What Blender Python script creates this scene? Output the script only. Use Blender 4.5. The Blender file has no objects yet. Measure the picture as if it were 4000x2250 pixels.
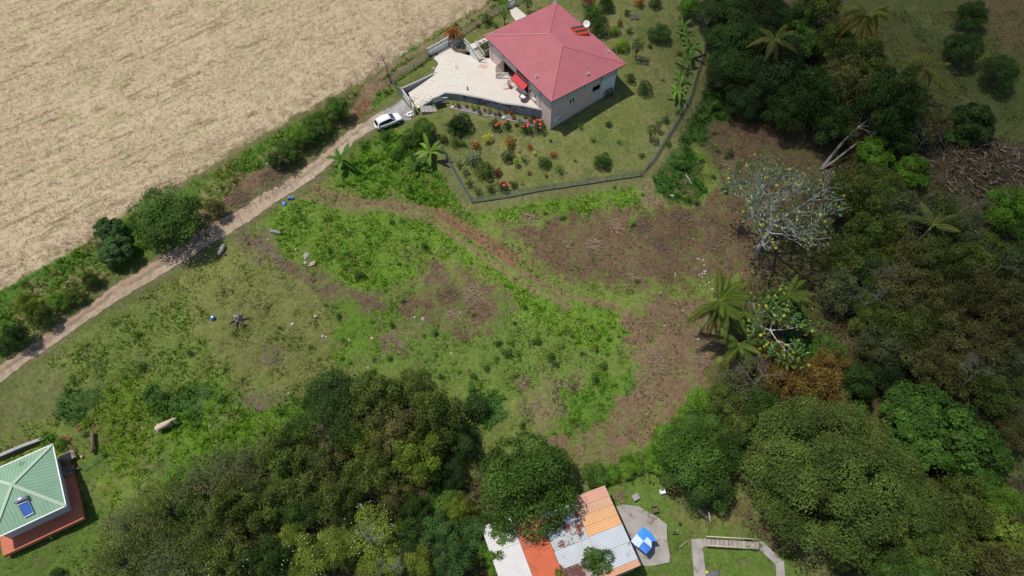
import bpy, math, random
import numpy as np
from mathutils import Vector, Matrix
R_ = math.radians
# ------------------------------------------------------------------ camera, sky, sun, exposure
SC = bpy.context.scene
CAM_H, PITCH, FPX = 80.0, 58.0, 2850.0
cd = bpy.data.cameras.new('camera'); cam = bpy.data.objects.new('camera', cd)
SC.collection.objects.link(cam); SC.camera = cam
cam.location = (0, 0, CAM_H); cam.rotation_euler = (R_(90-PITCH), 0, 0)
cd.sensor_width = 36.0; cd.lens = 36.0*FPX/4000.0; cd.clip_start = 0.5; cd.clip_end = 6000
SUN_TRAVEL = Vector((0.337, -0.075, -0.93)).normalized()
SUN_EL = math.asin(-SUN_TRAVEL.z); SUN_AZ = math.atan2(-SUN_TRAVEL.x, -SUN_TRAVEL.y)
wd = bpy.data.worlds.new('World'); SC.world = wd; wd.use_nodes = True
wn = wd.node_tree.nodes; wn.clear()
sky = wn.new('ShaderNodeTexSky'); sky.sky_type = 'NISHITA'; sky.sun_disc = False
sky.sun_elevation = SUN_EL; sky.sun_rotation = SUN_AZ
bg = wn.new('ShaderNodeBackground'); bg.inputs[1].default_value = 0.098
wo = wn.new('ShaderNodeOutputWorld')
wd.node_tree.links.new(sky.outputs[0], bg.inputs[0]); wd.node_tree.links.new(bg.outputs[0], wo.inputs[0])
sl = bpy.data.lights.new('sun', 'SUN'); sl.energy = 3.6; sl.angle = R_(0.55); sl.color = (1.0, 0.955, 0.88)
so = bpy.data.objects.new('sun', sl); SC.collection.objects.link(so)
so.rotation_euler = SUN_TRAVEL.to_track_quat('-Z', 'Y').to_euler(); so.location = (-30, 10, 150)
SC.view_settings.view_transform = 'Standard'; SC.view_settings.look = 'None'
SC.view_settings.exposure = 0.06; SC.view_settings.gamma = 1.0; SC.view_settings.use_curve_mapping = False
try: SC.cycles.volume_bounces = 0
except Exception: pass

# ------------------------------------------------------------------ terrain and pixel -> place
_F = np.array([0, math.cos(R_(PITCH)), -math.sin(R_(PITCH))]); _U = np.array([0, math.sin(R_(PITCH)), math.cos(R_(PITCH))])
def ray(u, v): return np.array([1., 0, 0])*(u-2000)/FPX + _U*(1125-v)/FPX + _F
def un(u, v, z=0.0):
    d = ray(u, v); t = (z-CAM_H)/d[2]; return np.array([0, 0, CAM_H])+t*d
CTRL = [(300,150,1),(900,250,1),(1400,80,.9),(200,800,.6),(0,1100,.2),(1500,230,-.3),(-300,600,1),(-300,0,1.5),(900,-300,2),
 (1500,500,-2.3),(1350,560,-2.2),(1100,750,-1.9),(900,880,-1.7),(600,1060,-1.4),(0,1450,-.8),(-300,1600,-.6),
 (2148,505,-3.3),(2388,346,-2.0),(1960,300,-1.75),(2100,200,-1.6),(1900,120,-1.3),(2200,0,-1),(2500,100,-1.4),(1700,200,-1.1),(2400,-200,0),
 (1840,790,-5),(2500,690,-5),(2700,400,-4.3),(2760,160,-3.5),(2100,478,-3.2),(1900,470,-3.0),(1750,430,-2.6),(1625,450,-2.4),(1570,385,-2.3),(1600,320,-1.4),
 (1500,1000,-5),(2000,1100,-6),(2600,1000,-6.5),(2300,1600,-8.5),(1000,1300,-4),(600,1500,-4),(2600,2000,-9.5),
 (3000,2100,-9.5),(100,1900,-5),(3300,1500,-9.5),(3500,700,-8),(3700,200,-6),(3000,300,-6),(1500,2000,-8.5),(600,2200,-7),
 (4300,300,-6),(4300,1200,-9),(4300,2200,-11),(2000,2600,-11),(3300,-300,-2),(-300,2300,-5),(1000,2600,-9)]
_cp = np.array([un(a, b, c) for a, b, c in CTRL]); _cx = _cp[:, :2]/10.0; _cz = _cp[:, 2]
def _k(r2): return 0.5*r2*np.log(r2+1e-9)
_n = len(_cx); _d2 = ((_cx[:, None]-_cx[None])**2).sum(-1)
_A = np.zeros((_n+3, _n+3)); _A[:_n, :_n] = _k(_d2)+np.eye(_n)*0.02; _A[:_n, _n] = 1; _A[:_n, _n+1:] = _cx; _A[_n, :_n] = 1; _A[_n+1:, :_n] = _cx.T
_w = np.linalg.solve(_A, np.concatenate([_cz, np.zeros(3)]))
def G0(x, y):
    x = np.atleast_1d(np.asarray(x, float)); y = np.atleast_1d(np.asarray(y, float))
    cx = np.clip(x, -110, 110); cy = np.clip(y, 0, 135)
    out = np.full(x.shape, _w[_n])+_w[_n+1]*cx/10+_w[_n+2]*cy/10
    for i in range(_n): out = out+_w[i]*_k((cx/10-_cx[i, 0])**2+(cy/10-_cx[i, 1])**2)
    far = np.hypot(x-cx, y-cy)
    return np.clip(out, -14, 4)+np.sin(x*.004+1)*np.sin(y*.005)*np.minimum(far, 900)*.03
def G(x, y): return float(G0(x, y)[0])
def at(u, v, h=0.0):
    z = -3.0
    for _ in range(9):
        p = un(u, v, z); z = G(p[0], p[1])+h
    return np.array([p[0], p[1], z])
def mpp(p): return float((np.array([p[0], p[1], p[2]-CAM_H]) @ _F)/FPX)   # metres a pixel at this place
def hsh(ix, iy, s):
    a = (ix.astype(np.int64)*374761393+iy.astype(np.int64)*668265263+s*2147483647) & 0xffffffff
    a = ((a ^ (a >> 13))*1274126177) & 0xffffffff
    return ((a ^ (a >> 16)) & 0xffff)/65535.0
def vn(x, y, s=0):
    ix = np.floor(x); iy = np.floor(y); fx = x-ix; fy = y-iy; fx = fx*fx*(3-2*fx); fy = fy*fy*(3-2*fy)
    return (hsh(ix, iy, s)*(1-fx)+hsh(ix+1, iy, s)*fx)*(1-fy)+(hsh(ix, iy+1, s)*(1-fx)+hsh(ix+1, iy+1, s)*fx)*fy
def fbm(x, y, s=0, o=4):
    t = 0; a = .5; n = 0
    for i in range(o): t = t+a*vn(x*2**i+i*17.3, y*2**i-i*9.1, s+i); n += a; a *= .55
    return t/n

# ------------------------------------------------------------------ materials
def nodes(m):
    m.use_nodes = True; nt = m.node_tree; nt.nodes.clear(); return nt, nt.nodes, nt.links
_mc = {}
def mat(name, col, rough=.8, var=.12, scale=3.0, bump=.15, metal=0, col2=None, thr=None, spec=.3, fine=25.0, seed=0):
    """plain procedural surface: two noises vary the colour, the fine one also gives relief; col2+thr add stains of their own shape"""
    if name in _mc: return _mc[name]
    m = bpy.data.materials.new(name); nt, N, L = nodes(m)
    o = N.new('ShaderNodeOutputMaterial'); b = N.new('ShaderNodeBsdfPrincipled'); L.new(b.outputs[0], o.inputs[0])
    tc = N.new('ShaderNodeTexCoord'); n1 = N.new('ShaderNodeTexNoise'); n1.inputs['Scale'].default_value = scale; n1.inputs['Detail'].default_value = 5
    n2 = N.new('ShaderNodeTexNoise'); n2.inputs['Scale'].default_value = fine; n2.inputs['Detail'].default_value = 3
    mp = N.new('ShaderNodeMapping'); mp.inputs['Location'].default_value = (seed*3.7, seed*1.3, seed)
    L.new(tc.outputs['Object'], mp.inputs[0]); L.new(mp.outputs[0], n1.inputs[0]); L.new(mp.outputs[0], n2.inputs[0])
    ad = N.new('ShaderNodeMath'); ad.operation = 'ADD'; L.new(n1.outputs[0], ad.inputs[0]); L.new(n2.outputs[0], ad.inputs[1])
    mr = N.new('ShaderNodeMapRange'); mr.inputs[1].default_value = .6; mr.inputs[2].default_value = 1.4; mr.inputs[3].default_value = 1-var*1.6; mr.inputs[4].default_value = 1+var*1.6
    L.new(ad.outputs[0], mr.inputs[0])
    vm = N.new('ShaderNodeVectorMath'); vm.operation = 'SCALE'; vm.inputs[0].default_value = col[:3]; L.new(mr.outputs[0], vm.inputs['Scale'])
    out = vm.outputs[0]
    if col2 is not None:
        n3 = N.new('ShaderNodeTexNoise'); n3.inputs['Scale'].default_value = scale*.7; n3.inputs['Detail'].default_value = 6; n3.inputs['Roughness'].default_value = .65
        mp2 = N.new('ShaderNodeMapping'); mp2.inputs['Location'].default_value = (5+seed, 3, 1); L.new(tc.outputs['Object'], mp2.inputs[0]); L.new(mp2.outputs[0], n3.inputs[0])
        r = N.new('ShaderNodeMapRange'); r.inputs[1].default_value = thr; r.inputs[2].default_value = thr+.07; L.new(n3.outputs[0], r.inputs[0])
        mx = N.new('ShaderNodeMix'); mx.data_type = 'RGBA'; L.new(r.outputs[0], mx.inputs[0]); L.new(out, mx.inputs[6]); mx.inputs[7].default_value = (*col2, 1); out = mx.outputs[2]
    L.new(out, b.inputs['Base Color']); b.inputs['Roughness'].default_value = rough; b.inputs['Metallic'].default_value = metal
    b.inputs['Specular IOR Level'].default_value = spec
    if bump:
        bp = N.new('ShaderNodeBump'); bp.inputs['Strength'].default_value = bump; bp.inputs['Distance'].default_value = .03
        L.new(n2.outputs[0], bp.inputs['Height']); L.new(bp.outputs[0], b.inputs['Normal'])
    _mc[name] = m; return m
def attr_mat(name, rough=.95, var=.25, scales=(1.2, 7.0, 30.0), bump=.6, objcol=False, transl=0, spec=.15):
    """colour from the point attribute 'col' (what grows or lies there) with fine noise over it"""
    m = bpy.data.materials.new(name); nt, N, L = nodes(m)
    o = N.new('ShaderNodeOutputMaterial'); b = N.new('ShaderNodeBsdfPrincipled'); b.inputs['Roughness'].default_value = rough; b.inputs['Specular IOR Level'].default_value = spec
    a = N.new('ShaderNodeAttribute'); a.attribute_name = 'col'; out = a.outputs['Color']
    if objcol:
        oi = N.new('ShaderNodeObjectInfo'); mu = N.new('ShaderNodeVectorMath'); mu.operation = 'MULTIPLY'
        L.new(out, mu.inputs[0]); L.new(oi.outputs['Color'], mu.inputs[1]); out = mu.outputs[0]
    if scales:
        tc = N.new('ShaderNodeTexCoord'); s = None; last = None
        for i, q in enumerate(scales):
            n = N.new('ShaderNodeTexNoise'); n.inputs['Scale'].default_value = q; n.inputs['Detail'].default_value = 4; L.new(tc.outputs['Object'], n.inputs[0]); last = n
            if s is None: s = n.outputs[0]
            else:
                ad = N.new('ShaderNodeMath'); ad.operation = 'ADD'; L.new(s, ad.inputs[0]); L.new(n.outputs[0], ad.inputs[1]); s = ad.outputs[0]
        k = len(scales)*.5
        mr = N.new('ShaderNodeMapRange'); mr.inputs[1].default_value = k-.4; mr.inputs[2].default_value = k+.4; mr.inputs[3].default_value = 1-var; mr.inputs[4].default_value = 1+var
        L.new(s, mr.inputs[0]); vm = N.new('ShaderNodeVectorMath'); vm.operation = 'SCALE'; L.new(out, vm.inputs[0]); L.new(mr.outputs[0], vm.inputs['Scale']); out = vm.outputs[0]
        if bump:
            bp = N.new('ShaderNodeBump'); bp.inputs['Strength'].default_value = bump; bp.inputs['Distance'].default_value = .12
            L.new(s, bp.inputs['Height']); L.new(bp.outputs[0], b.inputs['Normal'])
    L.new(out, b.inputs['Base Color'])
    if transl:
        t = N.new('ShaderNodeBsdfTranslucent'); L.new(out, t.inputs[0]); mx = N.new('ShaderNodeMixShader'); mx.inputs[0].default_value = transl
        L.new(b.outputs[0], mx.inputs[1]); L.new(t.outputs[0], mx.inputs[2]); L.new(mx.outputs[0], o.inputs[0])
    else: L.new(b.outputs[0], o.inputs[0])
    return m
M_GROUND = attr_mat('ground_cover', var=.42, scales=(2.2, 8.0, 32.0))
M_STRAW = attr_mat('straw_litter', var=.22, scales=(4.0, 15.0, 55.0), bump=.4)
M_ROAD = attr_mat('brushed_concrete_road', var=.16, scales=(.7, 4.0, 22.0), bump=.3)
M_LEAF = attr_mat('leaves', rough=.65, scales=None, objcol=True, transl=.25, spec=.14)
M_GRASS = attr_mat('grass_blades', rough=.8, scales=None, objcol=False, transl=.4)
M_BARK = mat('bark', (.12, .09, .065), .9, .25, 4)
M_PALEBARK = mat('pale_bark', (.30, .275, .24), .85, .25, 3)
M_DEADWOOD = mat('dead_wood', (.155,.108,.075), .9, .35, 3)
M_PINK = mat('pink_render', (.64, .50, .44), .85, .05, .5, .05)
M_WHITEWALL = mat('white_render', (.66, .69, .70), .8, .05, .6, .05)
M_WHITE = mat('white_paint', (.78, .78, .76), .5, .04, 2, .02)
M_ROOF = mat('red_roof_sheet', (.385,.115,.130), .65, .10, .35, .12, fine=14, spec=.4)
M_TERR = mat('cream_tiles', (.60, .54, .47), .7, .05, .6, .05)
M_STONE = mat('cream_stone', (.64, .59, .48), .8, .16, 1.5, .2)
M_STONEW = mat('pale_stone', (.64, .61, .54), .8, .14, 1.5, .2)
M_BLOCK = mat('stained_block_wall', (.30, .30, .30), .9, .22, 1.4, .25, col2=(.10, .10, .105), thr=.52)
M_COPE = mat('grey_coping', (.36, .35, .33), .9, .15, 2, .2)
M_CONC = mat('weathered_concrete', (.33, .30, .27), .9, .2, .8, .25, col2=(.22, .17, .14), thr=.56)
M_GLASS = mat('dark_glass', (.06, .08, .09), .12, .05, 1, 0, spec=.8)
M_DARK = mat('dark_plastic', (.02, .02, .022), .4, .1, 2, 0)
M_METAL = mat('grey_metal', (.35, .36, .37), .4, .08, 3, 0, metal=.6)
M_WIRE = mat('green_grey_wire', (.12, .16, .13), .6, .1, 3, 0)
M_STEEL = mat('galvanised_post', (.16, .16, .15), .6, .1, 3, 0)

# ------------------------------------------------------------------ mesh helpers
def link(o, parent=None):
    SC.collection.objects.link(o)
    if parent is not None: o.parent = parent
    return o
class MB:
    def __init__(s): s.v = []; s.f = []; s.m = []; s.mats = []; s.cur = 0
    def use(s, m):
        if m not in s.mats: s.mats.append(m)
        s.cur = s.mats.index(m); return s
    def add(s, vs, fs):
        b = len(s.v); s.v += [tuple(map(float, p)) for p in vs]; s.f += [tuple(b+i for i in f) for f in fs]; s.m += [s.cur]*len(fs); return s
    def frame(s, o, ex, ey, ez, x0, x1, y0, y1, z0, z1):
        o = np.array(o, float); ex, ey, ez = (np.array(a, float) for a in (ex, ey, ez))
        P = [o+ex*x+ey*y+ez*z for x in (x0, x1) for y in (y0, y1) for z in (z0, z1)]
        return s.add(P, [(0,1,3,2),(4,6,7,5),(0,4,5,1),(2,3,7,6),(0,2,6,4),(1,5,7,3)])
    def box(s, x0, x1, y0, y1, z0, z1): return s.frame((0,0,0), (1,0,0), (0,1,0), (0,0,1), x0, x1, y0, y1, z0, z1)
    def bar(s, a, b, w, h=None, up=(0,0,1)):
        a = np.array(a, float); b = np.array(b, float); d = b-a; l = np.linalg.norm(d); d = d/max(l, 1e-6)
        sd = np.cross(d, up); n = np.linalg.norm(sd)
        sd = sd/n if n > 1e-3 else np.array([1., 0, 0]); u2 = np.cross(sd, d); h = h or w
        return s.frame(a, d, sd, u2, 0, l, -w/2, w/2, -h/2, h/2)
    def tube(s, pts, rad, n=6, cap=True):
        pts = [np.array(p, float) for p in pts]; k = len(pts)
        if not hasattr(rad, '__len__'): rad = [rad]*k
        V = []; prev = None
        for i, p in enumerate(pts):
            d = pts[min(i+1, k-1)]-pts[max(i-1, 0)]; d /= max(np.linalg.norm(d), 1e-6)
            if prev is None: prev = np.cross(d, (0, 0, 1) if abs(d[2]) < .9 else (1, 0, 0))
            a = prev-d*(prev@d); a /= max(np.linalg.norm(a), 1e-6); prev = a; c = np.cross(d, a)
            V += [p+rad[i]*(a*math.cos(2*math.pi*j/n)+c*math.sin(2*math.pi*j/n)) for j in range(n)]
        F = [(i*n+j, i*n+(j+1) % n, (i+1)*n+(j+1) % n, (i+1)*n+j) for i in range(k-1) for j in range(n)]
        if cap: F += [tuple(range(n))[::-1], tuple((k-1)*n+j for j in range(n))]
        return s.add(V, F)
    def lathe(s, c, prof, n=12, ax=2, sx=1, sy=1):
        V = []
        for r, z in prof:
            for j in range(n):
                a = 2*math.pi*j/n; q = [r*math.cos(a)*sx, r*math.sin(a)*sy, z]
                if ax == 0: q = [q[2], q[0], q[1]]
                if ax == 1: q = [q[0], q[2], q[1]]
                V.append((c[0]+q[0], c[1]+q[1], c[2]+q[2]))
        k = len(prof); F = [(i*n+j, i*n+(j+1) % n, (i+1)*n+(j+1) % n, (i+1)*n+j) for i in range(k-1) for j in range(n)]
        F += [tuple(range(n))[::-1], tuple((k-1)*n+j for j in range(n))]
        return s.add(V, F)
    def prism(s, poly, z0, z1):
        """poly: (x,y) or (x,y,z); z0,z1 are offsets when z is given"""
        n = len(poly); g = [(p[2] if len(p) > 2 else 0) for p in poly]
        V = [(p[0], p[1], g[i]+z0) for i, p in enumerate(poly)]+[(p[0], p[1], g[i]+z1) for i, p in enumerate(poly)]
        return s.add(V, [tuple(range(n))[::-1], tuple(range(n, 2*n))]+[(i, (i+1) % n, n+(i+1) % n, n+i) for i in range(n)])
    def mesh(s, name, m=None, smooth=False):
        me = bpy.data.meshes.new(name); me.from_pydata(s.v, [], s.f); me.validate(); 
        for q in (s.mats or [m]): me.materials.append(q)
        if s.mats and len(s.mats) > 1 and len(me.polygons) == len(s.m): me.polygons.foreach_set('material_index', s.m)
        if smooth: me.polygons.foreach_set('use_smooth', [True]*len(me.polygons))
        me.update(); return me
    def build(s, name, m=None, parent=None, smooth=False):
        return link(bpy.data.objects.new(name, s.mesh(name, m, smooth)), parent)
def tag(o, label, cat, group=None):
    o['label'] = label; o['category'] = cat
    if group: o['group'] = group
    return o
def thing(name, label, cat, loc=(0, 0, 0), rz=0, group=None, s=1):
    o = bpy.data.objects.new(name, None); SC.collection.objects.link(o); o.empty_display_size = .2
    o.location = tuple(loc); o.rotation_euler = (0, 0, rz); o.scale = (s,)*3 if not hasattr(s, '__len__') else s
    return tag(o, label, cat, group)
def put(name, me, parent=None, loc=(0, 0, 0), rot=(0, 0, 0), s=1):
    o = link(bpy.data.objects.new(name, me), parent); o.location = tuple(loc); o.rotation_euler = tuple(rot); o.scale = (s,)*3 if not hasattr(s, '__len__') else s
    return o
def struct(o): o['kind'] = 'structure'; return o
def stuff(o): o['kind'] = 'stuff'; return o
def np_mesh(name, V, Fq, col=None, m=None, smooth=False):
    V = np.asarray(V, np.float32); Fq = np.asarray(Fq, np.int32); nf, k = Fq.shape
    me = bpy.data.meshes.new(name); me.vertices.add(len(V)); me.vertices.foreach_set('co', V.ravel())
    me.loops.add(nf*k); me.loops.foreach_set('vertex_index', Fq.ravel()); me.polygons.add(nf)
    me.polygons.foreach_set('loop_start', np.arange(0, nf*k, k, dtype=np.int32))
    try: me.polygons.foreach_set('loop_total', np.full(nf, k, np.int32))
    except Exception: pass
    if smooth: me.polygons.foreach_set('use_smooth', np.ones(nf, bool))
    if col is not None:
        a = me.color_attributes.new('col', 'FLOAT_COLOR', 'POINT'); c = np.ones((len(V), 4), np.float32); c[:, :3] = col
        a.data.foreach_set('color', c.ravel())
    if m: me.materials.append(m)
    me.update(calc_edges=True); return me
RG = np.random.default_rng(7)
def unit(v): return v/np.maximum(np.linalg.norm(v, axis=-1, keepdims=True), 1e-6)
def leafquads(P, D, Nn, ln, wd, col):
    """leaf blades: at P, pointing along D, facing Nn, folded a little along the midrib"""
    D = unit(D); S = unit(np.cross(D, Nn)); Nn = np.cross(S, D); ln = ln[:, None]; wd = wd[:, None]
    V = np.stack([P, P+D*ln*.5+S*wd*.5+Nn*wd*.12, P+D*ln-Nn*ln*.12, P+D*ln*.5-S*wd*.5+Nn*wd*.12], 1).reshape(-1, 3)
    F = np.arange(len(P)*4).reshape(-1, 4); return V, F, np.repeat(col, 4, 0)

# ------------------------------------------------------------------ land cover
def sdf(poly, X, Y):
    d = np.full(X.shape, 1e9); c = np.zeros(X.shape, bool); n = len(poly)
    for i in range(n):
        x0, y0 = poly[i]; x1, y1 = poly[(i+1) % n]; ex, ey = x1-x0, y1-y0
        t = np.clip(((X-x0)*ex+(Y-y0)*ey)/(ex*ex+ey*ey+1e-9), 0, 1)
        d = np.minimum(d, (X-x0-ex*t)**2+(Y-y0-ey*t)**2)
        w = ((y0 > Y) != (y1 > Y)) & (X < ex*(Y-y0)/(ey+1e-12)+x0); c ^= w
    return np.where(c, 1, -1)*np.sqrt(d)
def ldist(line, X, Y):
    d = np.full(X.shape, 1e9)
    for (x0, y0), (x1, y1) in zip(line[:-1], line[1:]):
        ex, ey = x1-x0, y1-y0; t = np.clip(((X-x0)*ex+(Y-y0)*ey)/(ex*ex+ey*ey+1e-9), 0, 1)
        d = np.minimum(d, (X-x0-ex*t)**2+(Y-y0-ey*t)**2)
    return np.sqrt(d)
def gp(pts): return [tuple(at(u, v)[:2]) for u, v in pts]
ROAD_UP = [(-200,1545),(0,1427),(116,1355),(233,1270),(334,1200),(431,1126),(524,1066),(660,985),(874,850),(1000,777),(1136,691),(1249,613),(1310,554),(1377,503),(1459,453),(1521,419),(1572,388)]
ROAD_LO = [(-200,1625),(0,1493),(116,1409),(248,1320),(349,1246),(454,1178),(535,1128),(610,1087),(705,1030),(855,936),(1000,847),(1074,792),(1180,727),(1242,684),(1290,640),(1348,588),(1396,544),(1464,503),(1540,475),(1600,470),(1622,447)]
FIELD = [(1960,-60),(1887,23),(1739,109),(1640,170),(1514,256),(1423,307),(1338,361),(1194,435),(1000,544),(952,563),(738,699),(544,831),(400,885),(350,936),(233,1010),(78,1099),(0,1130),(-250,1230),(-900,900),(-900,-400),(1900,-400)]
LAWN = [(1640,450),(1690,500),(1745,620),(1790,710),(1840,790),(2100,747),(2300,718),(2500,690),(2560,610),(2630,500),(2690,400),(2730,280),(2762,160),(2715,60),(2690,-60),(2030,-60),(1985,30),(1800,130),(1690,240),(1560,330),(1570,390),(1630,420)]
GARDEN_FENCE = [(1700,530),(1722,580),(1745,622),(1790,705),(1842,792),(1980,772),(2100,748),(2300,718),(2500,688),(2560,615),(2630,500),(2690,400),(2722,290),(2762,175),(2772,150),(2745,90),(2722,40),(2705,-30)]
# painter's list: polygon in the photo, colour of what covers the ground there, grass height, softness in metres
BR = (.138,.228,.030); LG = (.140,.160,.045); OL = (.158,.196,.046); SO = (.142,.092,.054); TN = (.225,.175,.095); DK = (.050,.050,.025); GN = (.062,.120,.022); DG = (.035,.075,.018); LIT = (.085,.062,.034); RD = (.20,.095,.045)
COVER = [
 ([(2700,-400),(2780,150),(2700,380),(2640,520),(2850,600),(2950,900),(2880,1150),(2830,1400),(2700,1620),(2400,1900),(2100,1900),(1500,1500),(1200,1480),(900,1650),(500,1800),(350,2100),(350,2700),(4800,2700),(4800,-400)], LIT, .25, 3),
 ([(380,1850),(620,1720),(900,1780),(950,1950),(850,2150),(700,2400),(300,2500),(330,2100)], (.100,.150,.032), .35, 3),
 ([(3250,-200),(3300,150),(3400,300),(3600,420),(3700,560),(4300,560),(4300,-200)], (.095,.105,.034), .25, 3),
 ([(3780,-100),(3830,80),(3900,160),(4200,300),(4300,-100)], (.125,.095,.042), .2, 3),
 ([(3700,480),(3900,330),(4200,350),(4200,600),(3900,560)], (.100,.115,.034), .2, 3),
 ([(-400,1700),(0,1480),(350,1260),(620,1080),(900,930),(1000,1500),(700,1800),(300,2300),(-400,2500)], (.158,.205,.046), .35, 3),
 ([(550,1050),(700,1020),(950,870),(1100,1000),(1250,1150),(1400,1350),(1300,1500),(1050,1530),(900,1450),(800,1300),(700,1150)], (.185,.198,.060), .25, 3),
 ([(1250,1100),(1560,1150),(1900,1100),(2100,1250),(2450,1350),(2480,1500),(2200,1560),(1900,1560),(1600,1500),(1400,1450)], (.130,.190,.038), .3, 2.5),
 ([(1128,786),(1272,792),(1388,815),(1583,843),(1719,874),(1816,932),(1913,1010),(2000,1049),(2150,1130),(2300,1180),(2420,1240),(2490,1350),(2440,1400),(2250,1380),(2100,1300),(2000,1200),(1900,1060),(1700,1010),(1640,1090),(1560,1126),(1480,1160),(1340,1126),(1240,1010),(1185,980),(1097,985),(1012,874)], BR, .4, 1.2),
 ([(1290,640),(1380,560),(1480,530),(1600,505),(1690,560),(1740,640),(1790,720),(1830,800),(1830,850),(1740,830),(1560,770),(1400,750),(1290,700)], (.105,.190,.024), .5, .8),
 ([(1870,812),(2050,788),(2250,765),(2480,725),(2530,790),(2480,840),(2330,810),(2260,860),(2130,850),(2000,845),(1850,860)], BR, .4, 1),
 ([(2560,640),(2640,520),(2700,560),(2760,650),(2720,760),(2580,790),(2530,730)], (.045,.110,.02), .5, 1.2),
 ([(2640,480),(2720,330),(2800,330),(2870,400),(2880,480),(2760,580),(2640,620)], (.045,.090,.02), .45, 1.2),
 ([(1330,1180),(1500,1160),(1560,1300),(1480,1420),(1330,1400),(1290,1280)], (.115,.200,.025), .3, 1.5),
 ([(700,1520),(850,1460),(1000,1570),(1130,1500),(1230,1600),(1200,1750),(900,1830),(650,1850),(560,1700)], (.110,.200,.022), .45, 2),
 ([(380,1500),(520,1450),(620,1600),(560,1800),(480,1950),(350,1900),(380,1700)], (.135,.200,.025), .45, 2),
 ([(560,1560),(800,1480),(900,1560),(780,1640),(620,1640)], (.065,.125,.028), .5, 1.5),
 ([(200,1540),(290,1500),(380,1540),(360,1640),(240,1660)], (.070,.125,.030), .4, 1),
 ([(-100,1560),(0,1510),(200,1400),(300,1500),(180,1600),(0,1700),(-100,1700)], (.150,.165,.055), .12, 2),
 ([(2150,1560),(2330,1500),(2480,1430),(2520,1500),(2400,1620),(2250,1700),(2200,1680)], (.100,.185,.025), .4, 1.2),
 ([(2060,1480),(2160,1500),(2250,1480),(2200,1560),(2180,1660),(2080,1680),(2040,1600)], (.19,.165,.085), .35, 1.2),
 ([(1830,1530),(1950,1520),(1960,1640),(1830,1660)], (.045,.105,.025), .6, 1),
 ([(1950,862),(2100,890),(2280,850),(2450,800),(2650,800),(2850,720),(2780,600),(2800,500),(2900,450),(3200,500),(3250,700),(3050,800),(3050,1000),(2950,1100),(2720,1090),(2600,1130),(2350,1110),(2150,1050),(1980,940)], SO, .06, 3.2),
 ([(2420,1230),(2700,1150),(2850,1230),(2820,1350),(2790,1480),(2700,1530),(2560,1700),(2350,1850),(2230,1810),(2150,1735),(2280,1680),(2420,1600),(2505,1500),(2515,1400),(2460,1320)], (.185,.122,.074), .05, 1.6),
 ([(1690,1030),(1880,1090),(1960,1160),(1930,1270),(1800,1300),(1700,1240),(1590,1330),(1540,1290),(1600,1190)], (.150,.100,.062), .1, 3),
 ([(1100,990),(1220,1060),(1330,1130),(1500,1160),(1490,1230),(1380,1190),(1230,1130),(1120,1060)], (.150,.105,.066), .1, 1),
 ([(960,900),(1080,940),(1100,1010),(1010,1010),(940,960)], (.165,.130,.085), .1, 1.2),
 ([(1020,1370),(1100,1370),(1110,1430),(1030,1430)], (.165,.125,.085), .1, 1),
 ([(1500,1310),(1600,1300),(1620,1370),(1530,1400)], (.180,.140,.09), .1, 1.2),
 ([(1000,1520),(1060,1530),(1050,1600),(1000,1590)], (.15,.11,.08), .1, 1),
 ([(2490,690),(2550,720),(2570,790),(2520,800),(2490,760)], TN, .05, .7),
 ([(2000,2050),(2350,1850),(2560,1850),(2750,1980),(2900,1900),(2950,2100),(3150,2200),(3150,2700),(2000,2700)], (.105,.165,.030), .15, 1.5),
 ([(2660,2000),(2850,1900),(2960,1920),(2960,2060),(2800,2080),(2700,2080)], (.13,.115,.045), .12, 1.5),
 ([(0,1950),(330,1700),(400,1750),(380,1950),(350,2300),(-200,2600),(-200,2000)], (.105,.170,.030), .15, 1.5),
 ([(790,850),(900,740),(980,680),(1050,640),(1085,690),(1010,765),(880,850)], (.165,.105,.068), .1, 1),
 ([(1130,560),(1180,600),(1110,660),(1060,640)], (.13,.10,.06), .2, 1)]
TRACKS = [([(1400,500),(1425,420),(1470,350),(1550,290),(1680,210),(1830,110),(1960,30)], .6, (.25,.175,.105)), ([(1375,480),(1392,410),(1440,335),(1530,262),(1650,190),(1800,95),(1930,10)], .45, (.25,.175,.105)),
 ([(1395,505),(1405,450),(1425,410)], .9, RD), ([(1190,730),(1330,770),(1480,790),(1640,812),(1760,860),(1850,930),(1960,1010),(2100,1100),(2250,1170),(2400,1200)], .5, (.215,.140,.082)),
 ([(1160,760),(1300,800),(1500,812),(1640,845),(1730,890),(1810,950),(1920,1030),(2070,1120),(2220,1200)], .45, (.215,.160,.085)), ([(1720,830),(1880,930),(2000,1010)], 1.0, (.21,.115,.062)),
 ([(1520,245),(1330,370),(1200,440),(1010,545),(740,705),(550,840)], .7, (.16,.14,.06))]
_late = [(gp(p), c, g, s) for p, c, g, s in COVER[-2:]]+[(gp([(1360,520),(1385,400),(1420,330),(1475,300),(1500,330),(1450,400),(1420,500)]), (.19,.12,.07), .05, 1)]; _cov = [(gp(p), c, g, s) for p, c, g, s in COVER]; _trk = [(gp(p), w, c) for p, w, c in TRACKS]
P_FIELD, P_LAWN, P_ROADUP, P_ROADLO = gp(FIELD), gp(LAWN), gp(ROAD_UP), gp(ROAD_LO)
P_ROAD = P_ROADUP+P_ROADLO[::-1]
P_VERGE = gp([(-300,1250),(0,1126),(233,1006),(544,827),(738,696),(952,560),(1194,432),(1338,358),(1423,304),(1514,252),(1740,105),(1960,-60),(2030,-60),(1900,100),(1700,230),(1540,330),(1450,440),(1380,500),(1136,691),(874,850),(524,1070),(334,1200),(0,1427),(-300,1600)])
def ss(a, b, x): t = np.clip((x-a)/(b-a), 0, 1); return t*t*(3-2*t)
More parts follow.
